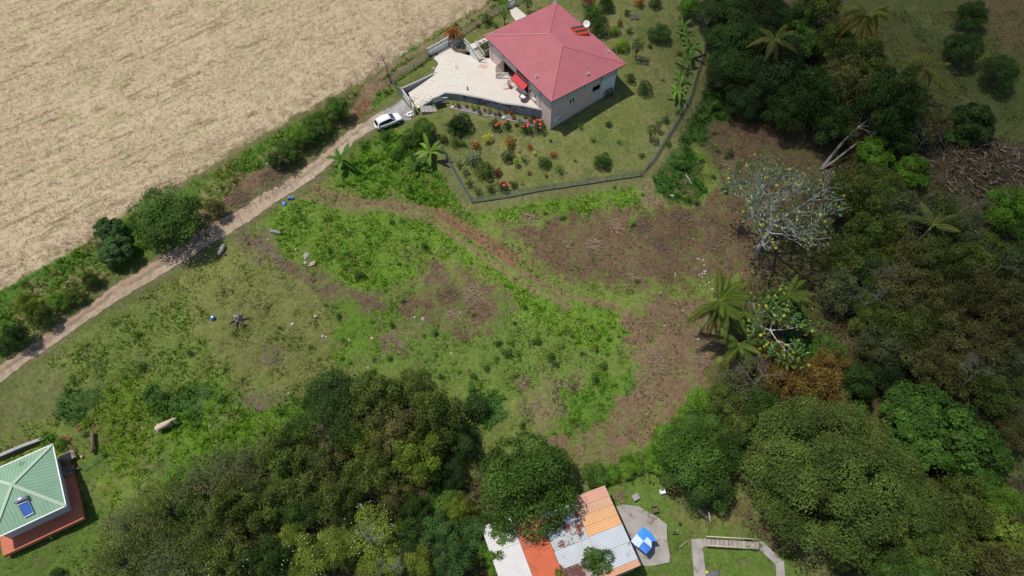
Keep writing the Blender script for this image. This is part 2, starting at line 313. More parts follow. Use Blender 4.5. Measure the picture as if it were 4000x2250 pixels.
def cover(X, Y):
    wx = X+(fbm(X*.35, Y*.35, 3)-.5)*5+(fbm(X*1.5, Y*1.5, 13)-.5)*1.6; wy = Y+(fbm(X*.35+40, Y*.35, 5)-.5)*5+(fbm(X*1.5+9, Y*1.5, 15)-.5)*1.6
    col = np.tile(np.array(OL), (len(X), 1)); g = np.full(len(X), .25)
    def lay(a, c, gr):
        col[:] = col*(1-a[:, None])+np.array(c)*a[:, None]; g[:] = g*(1-a)+gr*a
    n2 = fbm(X*.9, Y*.9, 21)
    for poly, c, gr, soft in _cov:
        xs = [p[0] for p in poly]; ys = [p[1] for p in poly]; k = (X > min(xs)-6) & (X < max(xs)+6) & (Y > min(ys)-6) & (Y < max(ys)+6)
        if not k.any(): continue
        a = np.zeros(len(X)); d = sdf(poly, wx[k], wy[k])+(n2[k]-.5)*soft*2.2; a[k] = ss(-soft*.35, soft*.35, d); lay(a, c, gr)
    # dry and lush patches everywhere on the rough ground
    p1 = fbm(X*.22, Y*.22, 31); p2 = fbm(X*.8, Y*.8, 33); p3 = fbm(X*2.6, Y*2.6, 35)
    lay(ss(.57, .70, p1*.6+p2*.4)*.45, (.190,.170,.075), .2); lay(ss(.55, .68, p2*.6+p3*.4)*.45, (.060,.105,.02), .4)
    rough = ss(.56, .66, fbm(X*.5, Y*.5, 41)*.5+p3*.5)*.5; soilish = (col[:, 0] > col[:, 1]); 
    soft_ = np.where((X > 5) & (Y > 34), .35, .8); a = np.where(soilish, np.maximum(rough*soft_, ss(.50, .60, fbm(X*.28, Y*.28, 45)*.6+p2*.4)*soft_), 0)*(Y < 82); lay(a, (.150,.175,.048), .2)
    a = np.where(~soilish, ss(.60, .68, fbm(X*.45, Y*.45, 43)*.45+p3*.55)*.55, 0)*(Y < 80); lay(a, (.150,.108,.068), .08)
    # verge
    v = ss(-.4, .4, sdf(P_VERGE, wx*.3+X*.7, wy*.3+Y*.7)); lay(v, (.130,.175,.038), .40); lay(v*ss(.45, .6, p2), (.22,.20,.085), .45); lay(v*ss(.52, .62, p1), (.085,.155,.025), .42)
    L_ = ss(-.25, .25, sdf(P_LAWN, X, Y)+(p3-.5)*.4)
    lay(L_, LG, .05); lay(L_*ss(.42, .62, p1*.5+p2*.5)*.75, (.205,.185,.078), .05); lay(L_*ss(.52, .66, p2)*.55, (.065,.115,.022), .08)
    for poly, c_, gr_, so_ in _late:
        a = ss(-.5, .5, sdf(poly, wx*.5+X*.5, wy*.5+Y*.5)+(p3-.5)*.8); lay(a*.85, c_, gr_)
    for ln, w, c in _trk:
        xs = [p[0] for p in ln]; ys = [p[1] for p in ln]; k = (X > min(xs)-4) & (X < max(xs)+4) & (Y > min(ys)-4) & (Y < max(ys)+4)
        a = np.zeros(len(X)); a[k] = ss(w*1.5, w*.5, ldist(ln, wx[k]*.12+X[k]*.88, wy[k]*.12+Y[k]*.88)+(p3[k]-.5)*.9); lay(a*.8, c, .04)
    # mown strip along the outside of the garden kerb and bare shoulders by the road
    rd = sdf(P_ROAD, X, Y); sh = ss(-2.0, -.6, rd)*(1-L_)*.7; lay(sh, (.115,.128,.045), .1); lay(ss(-.7, -.2, rd)*(1-L_)*.6*ss(.4, .55, p2), (.20,.15,.095), .04)
    kf = ss(2.2, 1.2, ldist(P_KERB, X, Y))*(1-L_); lay(kf*.85, (.155,.150,.062), .08)
    b = .80+.42*fbm(X*.12, Y*.12, 51)*1.0+.22*(p3-.5)+.1*(fbm(X*6, Y*6, 53)-.5); col *= b[:, None]
    g *= .7+.6*p2
    return np.clip(col, .01, 1), np.where(rd > -.1, 0, g)
P_KERB = gp(GARDEN_FENCE)
_rows_a = at(90, 380); _rows_b = at(610, 150); _rd = (_rows_b-_rows_a)[:2]; _rd /= np.linalg.norm(_rd)
def straw(X, Y):
    a = X*_rd[0]+Y*_rd[1]; c = -X*_rd[1]+Y*_rd[0]
    col = np.tile(np.array((.500,.398,.258)), (len(X), 1))
    big = fbm(X*.05, Y*.05, 61); col *= (.88+.26*big)[:, None]
    st = fbm(a*.16, c*1.7, 63, 4); st2 = fbm(a*.40, c*2.6, 65, 4); fade = ss(-18, -45, X)*.8+.25
    def mx(al, q): col[:] = col*(1-al[:, None])+np.array(q)*al[:, None]
    mx(ss(.56, .72, st*.5+st2*.5)*fade*.85, (.27,.195,.11)); mx(ss(.35, .9, np.sin(c*2*np.pi/1.5)*.5+.5)*.16, (.36,.27,.17)); mx(ss(.60, .74, fbm(X*1.6, Y*1.6, 67, 5))*.6, (.27,.185,.115)); mx(ss(.60, .74, fbm(a*.25, c*.8, 69))*.35*fade, (.27,.29,.11))
    d = sdf(P_FIELD, X, Y); mx(ss(5, 0, d)*ss(.42, .60, fbm(X*1.1, Y*1.1, 71))*.75, (.26,.185,.115)); mx(ss(.9, -.3, d+(fbm(X*2, Y*2, 73)-.5)*3)*.6, (.15,.15,.06))
    return col*(.9+.22*fbm(X*3, Y*3, 75))[:, None]

# ------------------------------------------------------------------ ground sheet, field
def axis(lo, hi, st, far):
    a = list(np.arange(lo, hi, st)); d = st
    while a[-1] < far: d *= 1.35; a.append(a[-1]+d)
    d = st; b = []
    x = lo
    while x > -far: d *= 1.35; x -= d; b.append(x)
    return np.array(b[::-1]+a)
XS = axis(-92, 92, .29, 2500); YS = axis(11, 116, .29, 2600)
GX, GY = np.meshgrid(XS, YS); gx = GX.ravel(); gy = GY.ravel()
near = (np.abs(gx) < 95) & (gy > 8) & (gy < 120)
gz = G0(gx, gy); colr = np.zeros((len(gx), 3)); gh = np.zeros(len(gx))
fd = np.full(len(gx), -9.0); fd[:] = sdf(P_FIELD, gx, gy)+(fbm(gx*.8, gy*.8, 77)-.5)*1.6
infield = fd > 0
k = near & ~infield; colr[k], gh[k] = cover(gx[k], gy[k]); k2 = ~near & ~infield; colr[k2] = np.array((.08,.085,.035))*(.7+.7*fbm(gx[k2]*.02, gy[k2]*.02, 9))[:, None]
colr[infield] = straw(gx[infield], gy[infield])
bump = (fbm(gx*.5, gy*.5, 81)-.5)*.5+(fbm(gx*2.2, gy*2.2, 83)-.5)*.28
rdist = np.full(len(gx), -9.); rdist[near] = sdf(P_ROAD, gx[near], gy[near]); ld = sdf(P_LAWN, gx, gy)
amp = ss(-.2, -2.0, rdist)*np.where(ld > 0, .15, 1.0)*ss(0, 1.5, np.abs(ld)); amp = np.where(infield, .5*ss(-.2, -2.0, rdist), amp)
gz = gz+bump*amp*near
pd_ = sdf([tuple(un(u, v, -1.4)[:2]) for u, v in [(1571,346),(1694,288),(1714,249),(1686,223),(1752,181),(1830,190),(1900,190),(1960,215),(2140,380),(2128,432),(2044,414),(1966,404),(1888,385),(1791,367),(1729,363),(1690,388),(1655,410),(1625,430)]], gx, gy)
gz = gz-ss(.0, .3, pd_)*1.0
nx, ny = len(XS), len(YS); idx = np.arange(nx*ny).reshape(ny, nx)
Q = np.stack([idx[:-1, :-1], idx[:-1, 1:], idx[1:, 1:], idx[1:, :-1]], -1).reshape(-1, 4)
fq = infield[Q].sum(1) >= 3
VV = np.stack([gx, gy, gz], 1)
def sub(name, mask, m):
    q = Q[mask]; used, inv = np.unique(q, return_inverse=True)
    return struct(put(name, np_mesh(name, VV[used], inv.reshape(q.shape), colr[used], m, True)))
sub('ground', ~fq, M_GROUND); sub('stubble_field', fq, M_STRAW)

# ------------------------------------------------------------------ road
def resample(line, n):
    P = np.array(line); d = np.r_[0, np.cumsum(np.linalg.norm(np.diff(P, axis=0), axis=1))]; t = np.linspace(0, d[-1], n)
    return np.stack([np.interp(t, d, P[:, i]) for i in range(P.shape[1])], 1)
NR, NW = 520, 17
A_, B_ = resample(P_ROADUP, NR), resample(P_ROADLO, NR)
for E_, q_ in ((A_, 1.), (B_, .45)): E_ += ((fbm(E_[:, 0]*1.3, E_[:, 1]*1.3, 99)-.5)*q_)[:, None]*np.array([.55, -.83]); tt = np.linspace(0, 1, NW)
RX = (A_[:, None]*(1-tt[None, :, None])+B_[:, None]*tt[None, :, None]); rx, ry = RX[..., 0].ravel(), RX[..., 1].ravel()
T = np.tile(tt, NR); S = np.repeat(np.linspace(0, 1, NR), NW)
wob = (fbm(rx*.4, ry*.4, 91)-.5)*.25; n1 = fbm(rx*.7, ry*.7, 93); n2 = fbm(S*600, T*3, 95)
c = np.tile(np.array((.40,.30,.205)), (len(rx), 1)); red = ss(.10, .3, T+wob)*ss(.62, .40, T+wob)
def mxr(a, q):
    global c
    c = c*(1-a[:, None])+np.array(q)*a[:, None]
mxr(red*.55, (.33,.20,.125)); mxr(ss(.52, .66, fbm(rx*1.6, ry*1.6, 97))*.55, (.25,.19,.14)); mxr(ss(.25, .42, T+wob)*ss(.62, .5, T+wob)*ss(.38, .55, n1)*.8, (.19,.155,.125)); mxr(ss(.17, .04, T+wob)*.7, (.33,.19,.105)); mxr(ss(.90, .98, T)*.5, (.36,.32,.27))
mxr(ss(.5, .62, n2)*.5*ss(.45, .6, S), (.47,.40,.30)); mxr(ss(.885, .93, S), (.29,.265,.235)); mxr(ss(.94, .965, S)*ss(.5, .6, n1), (.34,.335,.325)); mxr(ss(.88, .9, S)*ss(.95, .93, S)*ss(.45, .6, n1)*.7, (.46,.35,.23))
c *= (.82+.36*n1)[:, None]
rz = G0(rx, ry)+.045
rq = np.arange(NR*NW).reshape(NR, NW); q = np.stack([rq[:-1, :-1], rq[:-1, 1:], rq[1:, 1:], rq[1:, :-1]], -1).reshape(-1, 4)
edge = np.r_[rq[:, 0], rq[-1, 1:], rq[::-1, -1][1:], rq[0, ::-1][1:]]; V = np.stack([rx, ry, rz], 1); E2 = V[edge].copy(); E2[:, 2] -= .3
ne = len(edge); q2 = np.array([[edge[i], edge[(i+1) % ne], len(V)+(i+1) % ne, len(V)+i] for i in range(ne-1)])
struct(put('road', np_mesh('road', np.r_[V, E2], np.r_[q[:, ::-1], q2], np.r_[c, c[edge]*.8], M_ROAD)))
for fr in (.42, .56, .68, .80):      # expansion joints cut across the slab
    i = int(fr*NR); a, b = A_[i], B_[i]; MB().bar((a[0], a[1], G(*a)+.047), (b[0], b[1], G(*b)+.047), .06, .012).build('road_joint', mat('joint_dirt', (.13,.09,.065))); bpy.context.scene.collection.objects[-1]['kind'] = 'structure'

# ------------------------------------------------------------------ grass, straw and litter (nobody could count them)
def scatter_blades(name, P, h, col, n=5, lean=.8, wd=.06, m=M_GRASS):
    N = len(P); a = RG.uniform(0, 2*np.pi, (N, n)); l = RG.uniform(.25, 1, (N, n))*lean; hh = h[:, None]*RG.uniform(.55, 1.15, (N, n)); w = wd*RG.uniform(.6, 1.5, (N, n))*(.5+h[:, None]*1.2)
    dx, dy = np.cos(a), np.sin(a); base = P[:, None, :]+np.stack([dx*h[:, None]*.15, dy*h[:, None]*.15, np.full_like(dx, -.03)], -1)
    sx, sy = -dy*w, dx*w; tip = base+np.stack([dx*l*hh, dy*l*hh, hh*np.sqrt(np.maximum(1-l*l*.7, .1))], -1)
    V = np.stack([base+np.stack([sx, sy, 0*sx], -1), base-np.stack([sx, sy, 0*sx], -1), tip], 2).reshape(-1, 3)
    C = np.repeat(np.repeat(col[:, None, :], n, 1)*RG.uniform(.7, 1.35, (N, n, 1)), 3, 0).reshape(-1, 3)
    C = (col[:, None, None, :]*RG.uniform(.72, 1.32, (N, n, 1, 1))*np.ones((1, 1, 3, 1))).reshape(-1, 3)
    return stuff(put(name, np_mesh(name, V, np.arange(len(V)).reshape(-1, 3), C, m)))
sx_ = RG.uniform(-88, 92, 290000); sy_ = RG.uniform(12, 112, 290000)
inf = sdf(P_FIELD, sx_, sy_) > -.2; cx_, hx_ = cover(sx_, sy_); kp = ~inf & (hx_ > .07) & (RG.random(len(sx_)) < np.clip(hx_*3, .25, 1)) & (np.abs(sx_) < 56+(sy_-12)*.42)
PP = np.stack([sx_, sy_, G0(sx_, sy_)], 1)[kp]; kl = sdf(P_LAWN, PP[:, 0], PP[:, 1]) < -.3
PP = PP[kl]; hh_ = hx_[kp][kl]; cc_ = cx_[kp][kl]
gcol = cc_*np.array([1.5, 1.62, 1.15])*RG.uniform(.8, 1.2, (len(cc_), 1)); gcol[cc_[:, 0] > cc_[:, 1]*1.05] = (.15,.18,.055)
scatter_blades('meadow_grass', PP, np.minimum(hh_, .42)*.75, gcol, 4, wd=.075); stuff(SC.collection.objects[-1])
tag(SC.collection.objects[-1], 'rough green grass and weeds covering the sloping clearing and road verges', 'grass')
# tall tussocks: clumps where the growth is rank
kt = RG.random(len(PP)) < np.clip((hh_-.33)*.5, 0, .12); scatter_blades('tall_grass', PP[kt], hh_[kt]*1.6, gcol[kt]*np.array([1.12, 1.15, 1.0]), 12, 1.0, .055)
tag(SC.collection.objects[-1], 'taller tussocky grass in the rank green patches beside the road and track', 'grass')
sx_ = RG.uniform(-88, 8, 120000); sy_ = RG.uniform(45, 112, 120000); kf = sdf(P_FIELD, sx_, sy_) > 0; Pf = np.stack([sx_, sy_, G0(sx_, sy_)+.03], 1)[kf]; N = len(Pf)
a = RG.uniform(0, 2*np.pi, N); D = np.stack([np.cos(a), np.sin(a), RG.uniform(0, .5, N)], 1); cs = straw(Pf[:, 0], Pf[:, 1])*RG.choice([.76, .92, 1.06, 1.15], N, p=[.15, .3, .37, .18])[:, None]
V, F, C = leafquads(Pf, D, np.tile([0, 0, 1.], (N, 1)), RG.uniform(.15, .5, N), RG.uniform(.03, .10, N), cs)
tag(stuff(put('straw_litter', np_mesh('straw', V, F, C, M_GRASS))), 'pale dry straw litter strewn over the harvested field', 'straw')
# leaf litter, chips and pale flecks on the bare soil
sx_ = RG.uniform(-40, 60, 60000); sy_ = RG.uniform(20, 90, 60000); c0, h0 = cover(sx_, sy_); ks = (c0[:, 0] > c0[:, 1]*1.12) & (sdf(P_ROAD, sx_, sy_) < -.2) & (sdf(P_LAWN, sx_, sy_) < -.5)
Pf = np.stack([sx_, sy_, G0(sx_, sy_)+.05], 1)[ks]; N = len(Pf); a = RG.uniform(0, 2*np.pi, N); D = np.stack([np.cos(a), np.sin(a), RG.uniform(-.1, .4, N)], 1)
pal = np.array([(.20,.12,.065), (.08,.05,.03), (.30,.22,.13), (.11,.16,.04), (.55,.50,.42)]); cs = pal[RG.choice(5, N, p=[.42, .30, .17, .106, .004])]
V, F, C = leafquads(Pf, D, np.tile([0, 0, 1.], (N, 1)), RG.uniform(.15, .6, N), RG.uniform(.04, .12, N), cs)
tag(stuff(put('leaf_litter', np_mesh('litter', V, F, C, M_GRASS))), 'brown leaf litter and wood chips scattered on the bare cleared soil', 'litter')

# undergrowth that closes the wood floor
sx_ = RG.uniform(-75, 90, 120000); sy_ = RG.uniform(8, 116, 120000); fl_ = _cov[0][0]; a_ = sdf(fl_, sx_, sy_) > -1
for poly, c0, g0, s0 in _cov[1:]: a_ &= ~(sdf(poly, sx_, sy_) > (-.5 if c0 in (SO, BR, LG) or g0 < .12 else 1.5))
a_ &= (sdf(P_LAWN, sx_, sy_) < -1) & (fbm(sx_*.16, sy_*.16, 201) > .40)
X_, Y_ = sx_[a_], sy_[a_]; N = len(X_); hump = np.clip(fbm(X_*.35, Y_*.35, 203)-.36, 0, 1)*5.5; Pg = np.stack([X_, Y_, G0(X_, Y_)+hump*RG.uniform(.75, 1.05, N)+.05], 1); RGK = RG.normal(size=(N, 3))
un_ = fbm(X_*.22, Y_*.22, 205)[:, None]; cg = np.where(un_ > .55, np.array((.085,.130,.030)), np.where(un_ > .44, np.array((.115,.118,.036)), np.array((.135,.100,.055))))*RG.uniform(.6, 1.4, (N, 1))
V, F, C = leafquads(Pg, RGK*[1, 1, .4], np.array([0, 0, 1.])+RG.normal(0, .5, (N, 3)), RG.uniform(.2, .5, N), RG.uniform(.1, .28, N), cg)
tag(stuff(put('undergrowth', np_mesh('undergrowth', V, F, C, M_GRASS))), 'low tangled undergrowth on the wood floor between the tree crowns', 'undergrowth')
# ------------------------------------------------------------------ plants: shared meshes
def sph(n, up=0.0):
    v = unit(RG.normal(size=(n, 3))); 
    if up: v[:, 2] = np.abs(v[:, 2])*up+v[:, 2]*(1-up); v = unit(v)
    return v
def crown(name, R, Hc, nl, lr, n, leaf, flat=.75, pal=None, droop=.2, asp=.5, jit=.35, twigs=0, upl=.7, fill=.75, seed=0, tl=.9, keepout=True, low=-.45):
    """a crown of leaf-sized faces on overlapping clumps, with gaps between the clumps"""
    global RG
    RG = np.random.default_rng(seed+100); pal = np.array(pal if pal is not None else [(1, 1, 1)])
    d = sph(nl*3, .3); d = d[d[:, 2] > low][:nl]; nl = len(d); rad = RG.uniform(fill, 1.0, nl)*(1-lr*.75)
    C = d*rad[:, None]; lrs = lr*RG.uniform(.65, 1.25, nl)
    if nl > 4: C[:max(2, nl//5)] *= .45
    lb = RG.uniform(.60, 1.42, nl); w = lrs**2; li = RG.choice(nl, n, p=w/w.sum()); q = sph(n); q[:, 2] = np.where(q[:, 2] < -.5, -q[:, 2], q[:, 2]); q = unit(q)
    rr = lrs[li]*np.clip(RG.normal(.88, .13, n), .3, 1.2); P = C[li]+q*rr[:, None]; P += RG.normal(0, .015, P.shape)
    if keepout and nl > 6:
        ok = np.ones(n, bool)
        for i in range(nl): ok &= ~((np.linalg.norm(P-C[i], axis=1) < lrs[i]*.70) & (li != i))
        P, q, li = P[ok], q[ok], li[ok]
    n = len(P); out = unit(unit(P)*.5+q*.8+np.array([0, 0, upl])); Nn = unit(out+RG.normal(0, jit, (n, 3)))
    D = unit(np.cross(Nn, RG.normal(size=(n, 3))))+np.array([0, 0, -droop]); P = P*np.array([R, R, R*flat])
    c = pal[RG.choice(len(pal), n)]*(lb[li]*RG.uniform(.72, 1.3, n))[:, None]; c[:, 0] *= RG.uniform(.82, 1.10, n)
    ln = leaf*RG.uniform(.6, 1.35, n); P[:, 2] += Hc
    V, F, K = leafquads(P, D, Nn, ln, ln*asp, c)
    if twigs:
        tp = (C[RG.choice(nl, twigs)]+sph(twigs)*lr*.8)*np.array([R, R, R*flat])+[0, 0, Hc]; td = unit(unit(tp-[0, 0, Hc*.6])+RG.normal(0, .6, (twigs, 3))); tn = sph(twigs)
        L_ = RG.uniform(.5, 1.3, twigs)*tl; V2, F2, K2 = leafquads(tp, td, tn, L_, np.full(twigs, .045), np.tile([2.4, 2.1, 2.0], (twigs, 1))*RG.uniform(.5, 1.1, (twigs, 1)))
        F2 = F2+len(V); V, F, K = np.r_[V, V2], np.r_[F, F2], np.r_[K, K2]
    m = np_mesh(name+'_crown', V, F, K, M_LEAF)
    # trunk with limbs to the clumps
    t = MB(); tr = max(.03, R*.055); fork = Hc*.45
    t.tube([(0, 0, -.5), (R*.03, 0, fork*.5), (0, R*.03, fork)], [tr*1.25, tr, tr*.85], 7)
    for i in range(min(nl, 14)):
        e = C[-1-i]*np.array([R, R, R*flat])*.92+[0, 0, Hc]; mid = np.array([e[0]*.45, e[1]*.45, fork+(e[2]-fork)*.62])+RG.normal(0, R*.04, 3)
        t.tube([(0, 0, fork*.92), mid, e], [tr*.6, tr*.38, tr*.1], 5, False)
    return dict(R=R, Hc=Hc, crown=m, trunk=t)
GP = [(1, 1, 1), (.85, .95, .8), (1.15, 1.08, .9)]; BP = [(1, 1, 1), (1.18, 1.0, .8), (.75, .98, .75), (1.12, 1.05, .9), (.9, 1.2, .7)]
VAR = {}
for i in range(3):
    VAR['broad%d' % i] = crown('broad', 5, 4.6, 52, .25, 15000, .30, .78, GP, seed=i)
    VAR['scrub%d' % i] = crown('scrub', 4, 3.2, 70, .21, 12000, .27, .78, BP, twigs=900, seed=10+i, fill=.45, jit=.45)
for i in range(2):
    VAR['open%d' % i] = crown('open', 5, 4.6, 46, .20, 3300, .24, .6, BP, twigs=1100, seed=20+i, fill=.5, jit=.7, keepout=False)
    VAR['glossy%d' % i] = crown('glossy', 5, 4.6, 60, .20, 10000, .46, .75, GP, asp=.6, seed=25+i, fill=.6, jit=.3)
    VAR['bush%d' % i] = crown('bush', 2, 1.2, 18, .38, 2600, .24, .8, GP, seed=30+i)
    VAR['shrub%d' % i] = crown('shrub', 1, .75, 10, .42, 900, .17, .85, GP, seed=40+i, fill=.6)
    VAR['sparse%d' % i] = crown('sparse', 1, .8, 12, .25, 260, .16, .85, BP, twigs=60, seed=50+i, fill=.5, tl=.45, keepout=False)
VAR['round'] = crown('round', 8, 6.5, 110, .17, 62000, .24, .72, [(1, 1, 1), (1.2, 1.12, .9), (.8, .9, .85)], seed=60, fill=.85, jit=.3, upl=1.0)
VAR['fluffy'] = crown('fluffy', 5, 4.3, 48, .27, 26000, .30, .85, GP, asp=.36, seed=61, jit=.7, upl=.3, droop=.6)
VAR['cone'] = crown('cone', .6, .75, 1, .9, 500, .12, 1.35, GP, seed=62, keepout=False)
VAR['column'] = crown('column', 1, 1.9, 16, .40, 1300, .17, 1.9, GP, seed=63, fill=.5)
VAR['spiky'] = crown('spiky', 1.6, .8, 1, .25, 260, 1.3, .5, GP, asp=.10, seed=64, keepout=False, upl=.2, jit=.9)
VAR['tall'] = crown('tall', 2, 4.2, 20, .36, 3200, .24, .9, GP, seed=70)
VAR['viney'] = crown('viney', 3, 1.6, 26, .32, 6500, .26, .55, GP, seed=65, upl=1.3)
CR = dict(red=[(.30,.035,.015), (.42,.07,.02), (.16,.02,.012), (.20,.10,.02)], orange=[(.42,.13,.03), (.32,.07,.02), (.40,.22,.04), (.10,.09,.02)], yellow=[(.62,.50,.05), (.50,.42,.05), (.25,.30,.04), (.68,.56,.10)],
          maroon=[(.14,.022,.03), (.22,.03,.03), (.07,.015,.02), (.10,.05,.03)], fire=[(.45,.05,.015), (.50,.22,.03), (.30,.03,.012), (.42,.13,.02), (.12,.10,.02)], pale=[(.30,.36,.19), (.20,.28,.11), (.36,.38,.22), (.10,.16,.05)],
          olive=[(.13,.13,.025), (.18,.13,.03), (.08,.10,.02)], limey=[(.26,.33,.03), (.14,.22,.03), (.36,.36,.05)], blue=[(.07,.12,.05), (.10,.15,.07), (.22,.27,.48), (.06,.10,.05)])
for kx in CR: VAR['croton_'+kx] = crown('croton', 1, .72, 9, .42, 620, .20, .9, CR[kx], seed=hash(kx) % 1 + len(kx)*7, upl=.5, asp=.42, droop=-.3, jit=.5)
GREENS = dict(dk=(.046,.084,.020), md=(.075,.140,.024), br=(.115,.220,.024), ol=(.108,.135,.032), yl=(.155,.195,.030), bn=(.138,.130,.048), gr=(.120,.132,.062), bl=(.070,.135,.042), lm=(.19,.28,.03), or_=(.17,.105,.032), vd=(.032,.058,.018), w=(1, 1, 1), gl=(.080,.160,.026), oy=(.100,.138,.028))
def plant(var, u, v, r, col, label, cat='tree', group=None, name=None, sq=1.0, base=False, rz=None):
    V_ = VAR[var]; r *= 1.20 if var[:4] in ('scru', 'open') else 1.14; sq *= random.Random(u*3+v).uniform(1.0, 1.7) if var[:4] == 'scru' else 1; p = at(u, v); s = r*mpp(p)/V_['R']
    for _ in range(3):
        p = at(u, v, 0 if base else V_['Hc']*s*sq); s = r*mpp(p)/V_['R']
    g = G(p[0], p[1]); random.seed(u*7+v)
    t = thing(name or ('tree' if cat == 'tree' else cat.replace(' ', '_')), label, cat, (p[0], p[1], g-.03), rz if rz is not None else random.uniform(0, 6.28), group, (s, s, s*sq))
    c = put('crown' if cat == 'tree' else 'foliage', V_['crown'], t)
    q = GREENS[col] if isinstance(col, str) else col; j = random.uniform(.9, 1.1); c.color = (q[0]*j, q[1]*j, q[2]*j, 1)
    if 'tm' not in V_: V_['tm'] = V_['trunk'].mesh(var+'_trunk', M_BARK, True)
    put('trunk' if cat == 'tree' else 'stem', V_['tm'], t)
    return t
def vcol(V, c): return np.tile(np.array(c), (len(V), 1))
def frond_mesh(L=4.2, nl=64, droop=1.1, twist=0, seed=0):
    rg = np.random.default_rng(seed); P = []; D = []; N_ = []; ln = []; c = []
    def mid(t): return np.array([L*t*(1-.12*t*t), 0, L*(.42*t-droop*.55*t*t)])
    for i in range(nl):
        t = .10+.9*i/nl; p = mid(t); tg = unit(mid(min(t+.02, 1.02))-mid(t-.02)); l = (1.0+.25*rg.random())*math.sin(math.pi*(.12+.83*t))*rg.uniform(.8, 1.1)
        for sgn in (-1, 1):
            P.append(p+rg.normal(0, .02, 3)); D.append(unit(np.array([0, sgn, 0])*1.0+tg*.7+np.array([0, 0, -.75-.45*rg.random()+.2*twist*sgn]))); N_.append((0, 0, 1)); ln.append(l)
            k = rg.uniform(.75, 1.2); c.append((k*(1+.5*t*t), k, k*.8))
    V, F, C = leafquads(np.array(P), np.array(D), np.array(N_, float), np.array(ln), np.full(len(P), .075), np.array(c))
    m = MB(); m.tube([mid(t) for t in np.linspace(0, 1, 9)], list(np.linspace(.055, .012, 9)), 5); b = len(V); rv = np.array(m.v); rf = [f for f in m.f if len(f) == 4]
    V = np.r_[V, rv]; F = np.r_[F, np.array(rf)+b]; C = np.r_[C, np.tile([2.6, 1.9, 1.3], (len(rv), 1))]
    return np_mesh('frond', V, F, C, M_LEAF)
FR = [frond_mesh(seed=i, droop=d) for i, d in enumerate((1.15, 1.7, 2.3))]
def palm(u, v, label, h=7, s=1.0, n=16, col=(.085,.115,.022), wind=None, seed=0, grp='coconut palms at the edge of the wood'):
    p = at(u, v, h); g = G(p[0], p[1]); rg = random.Random(seed+u); t = thing('coconut_palm', label, 'palm tree', (p[0], p[1], g), 0, grp)
    m = MB(); m.tube([(-.9, -.3, -.3), (-.6, -.2, h*.4), (-.15, 0, h*.8), (0, 0, h-.1)], [.24, .17, .14, .13], 8); m.build('trunk', M_PALEBARK, t, True)
    MB().lathe((0, 0, h-.25), [(.13, -.2), (.24, 0), (.2, .3), (.05, .5)], 8).build('crown_shaft', mat('palm_heart', (.22,.24,.06), .6, .15, 3), t)
    for i in range(n):
        a = i*2.399+rg.uniform(-.2, .2); k = 0 if i < n*.3 else (1 if i < n*.65 else 2); el = (.75, .30, -.20)[k]+rg.uniform(-.18, .18)
        if wind is not None:
            da = (wind-a+math.pi) % (2*math.pi)-math.pi; a += da*.26
        f = put('frond', FR[k], t, (0, 0, h), (rg.uniform(-.35, .35), -el, a), s*rg.uniform(.85, 1.1)*(.88 if k == 0 else 1)); q = rg.uniform(.8, 1.25); y = 1.35 if k == 2 else 1
        f.color = (col[0]*q*y, col[1]*q, col[2]*q, 1)
    return t
def banana_leaf(L=2.2, W=.55, up=.6, droop=1.3, seed=0):
    rg = np.random.default_rng(seed); n = 9; V = []; F = []; C = []
    for i in range(n):
        t = i/(n-1); x = L*t*(1-.1*t); z = L*(up*t-droop*.5*t*t); w = W*.5*math.sin(math.pi*min(1, .10+.9*t))**.6 if 0 < t < 1 else .03
        w *= rg.uniform(.75, 1.05)
        for y, dz, k in ((-w, -.10*w, 1.0), (0, .0, 1.8), (w, -.10*w, .9)): V.append((x, y, z+dz)); C.append((k, k, k*.8))
    for i in range(n-1):
        for j in (0, 1): a = i*3+j; F.append((a, a+1, a+4, a+3))
    return np_mesh('banana_leaf', V, F, C, M_LEAF)
BL = [banana_leaf(seed=i, up=a, droop=b) for i, (a, b) in enumerate(((1.0, .9), (.6, 1.4), (.3, 1.6)))]
def banana(u, v, label, s=1.0, n=9, h=1.5, col=(.10,.17,.03), grp='banana plants', seed=0):
    p = at(u, v, h*s); t = thing('banana_plant', label, 'banana plant', (p[0], p[1], G(p[0], p[1])), 0, grp, s); rg = random.Random(u+seed)
    MB().tube([(0, 0, -.2), (.03, 0, h*.5), (0, 0, h)], [.14, .11, .07], 7).build('stem', mat('banana_stem', (.18,.19,.08), .7, .2, 3), t, True)
    for i in range(n):
        l = put('leaf', BL[i % 3], t, (0, 0, h-.05), (rg.uniform(-.5, .5), -rg.uniform(-.1, .35), i*2.399+rg.uniform(-.3, .3)), rg.uniform(.75, 1.1)); q = rg.uniform(.75, 1.35); l.color = (col[0]*q, col[1]*q, col[2]*q, 1)
    return t

# ------------------------------------------------------------------ the pink house
HC = np.array([6.55, 91.85]); HA = R_(-55.2); E1 = np.array([math.cos(HA), math.sin(HA)]); E2 = np.array([-E1[1], E1[0]])
def hw(x, y, z): return (HC[0]+E1[0]*x+E2[0]*y, HC[1]+E1[1]*x+E2[1]*y, z)
def hl(p): d = np.array(p[:2])-HC; return d@E1, d@E2
def on(u, v, fz):
    z = 0.
    for _ in range(14): p = un(u, v, z); z = fz(p)
    return np.array([p[0], p[1], z])
HX, HY, EZ, RZ = 9.0, 7.2, 3.2, 5.25; WX, WY0, WY1 = 8.4, -6.6, 5.9; FL = -1.2
RA, RB = (-1.35, 0), (2.0, 0)
house = thing('house', 'single-storey pink rendered house under a big red hipped roof beside a cream terrace', 'house', (HC[0], HC[1], FL), HA)
def HMB(): return MB()
def hb(m): m.v = [(x, y, z-FL) for x, y, z in m.v]; return m
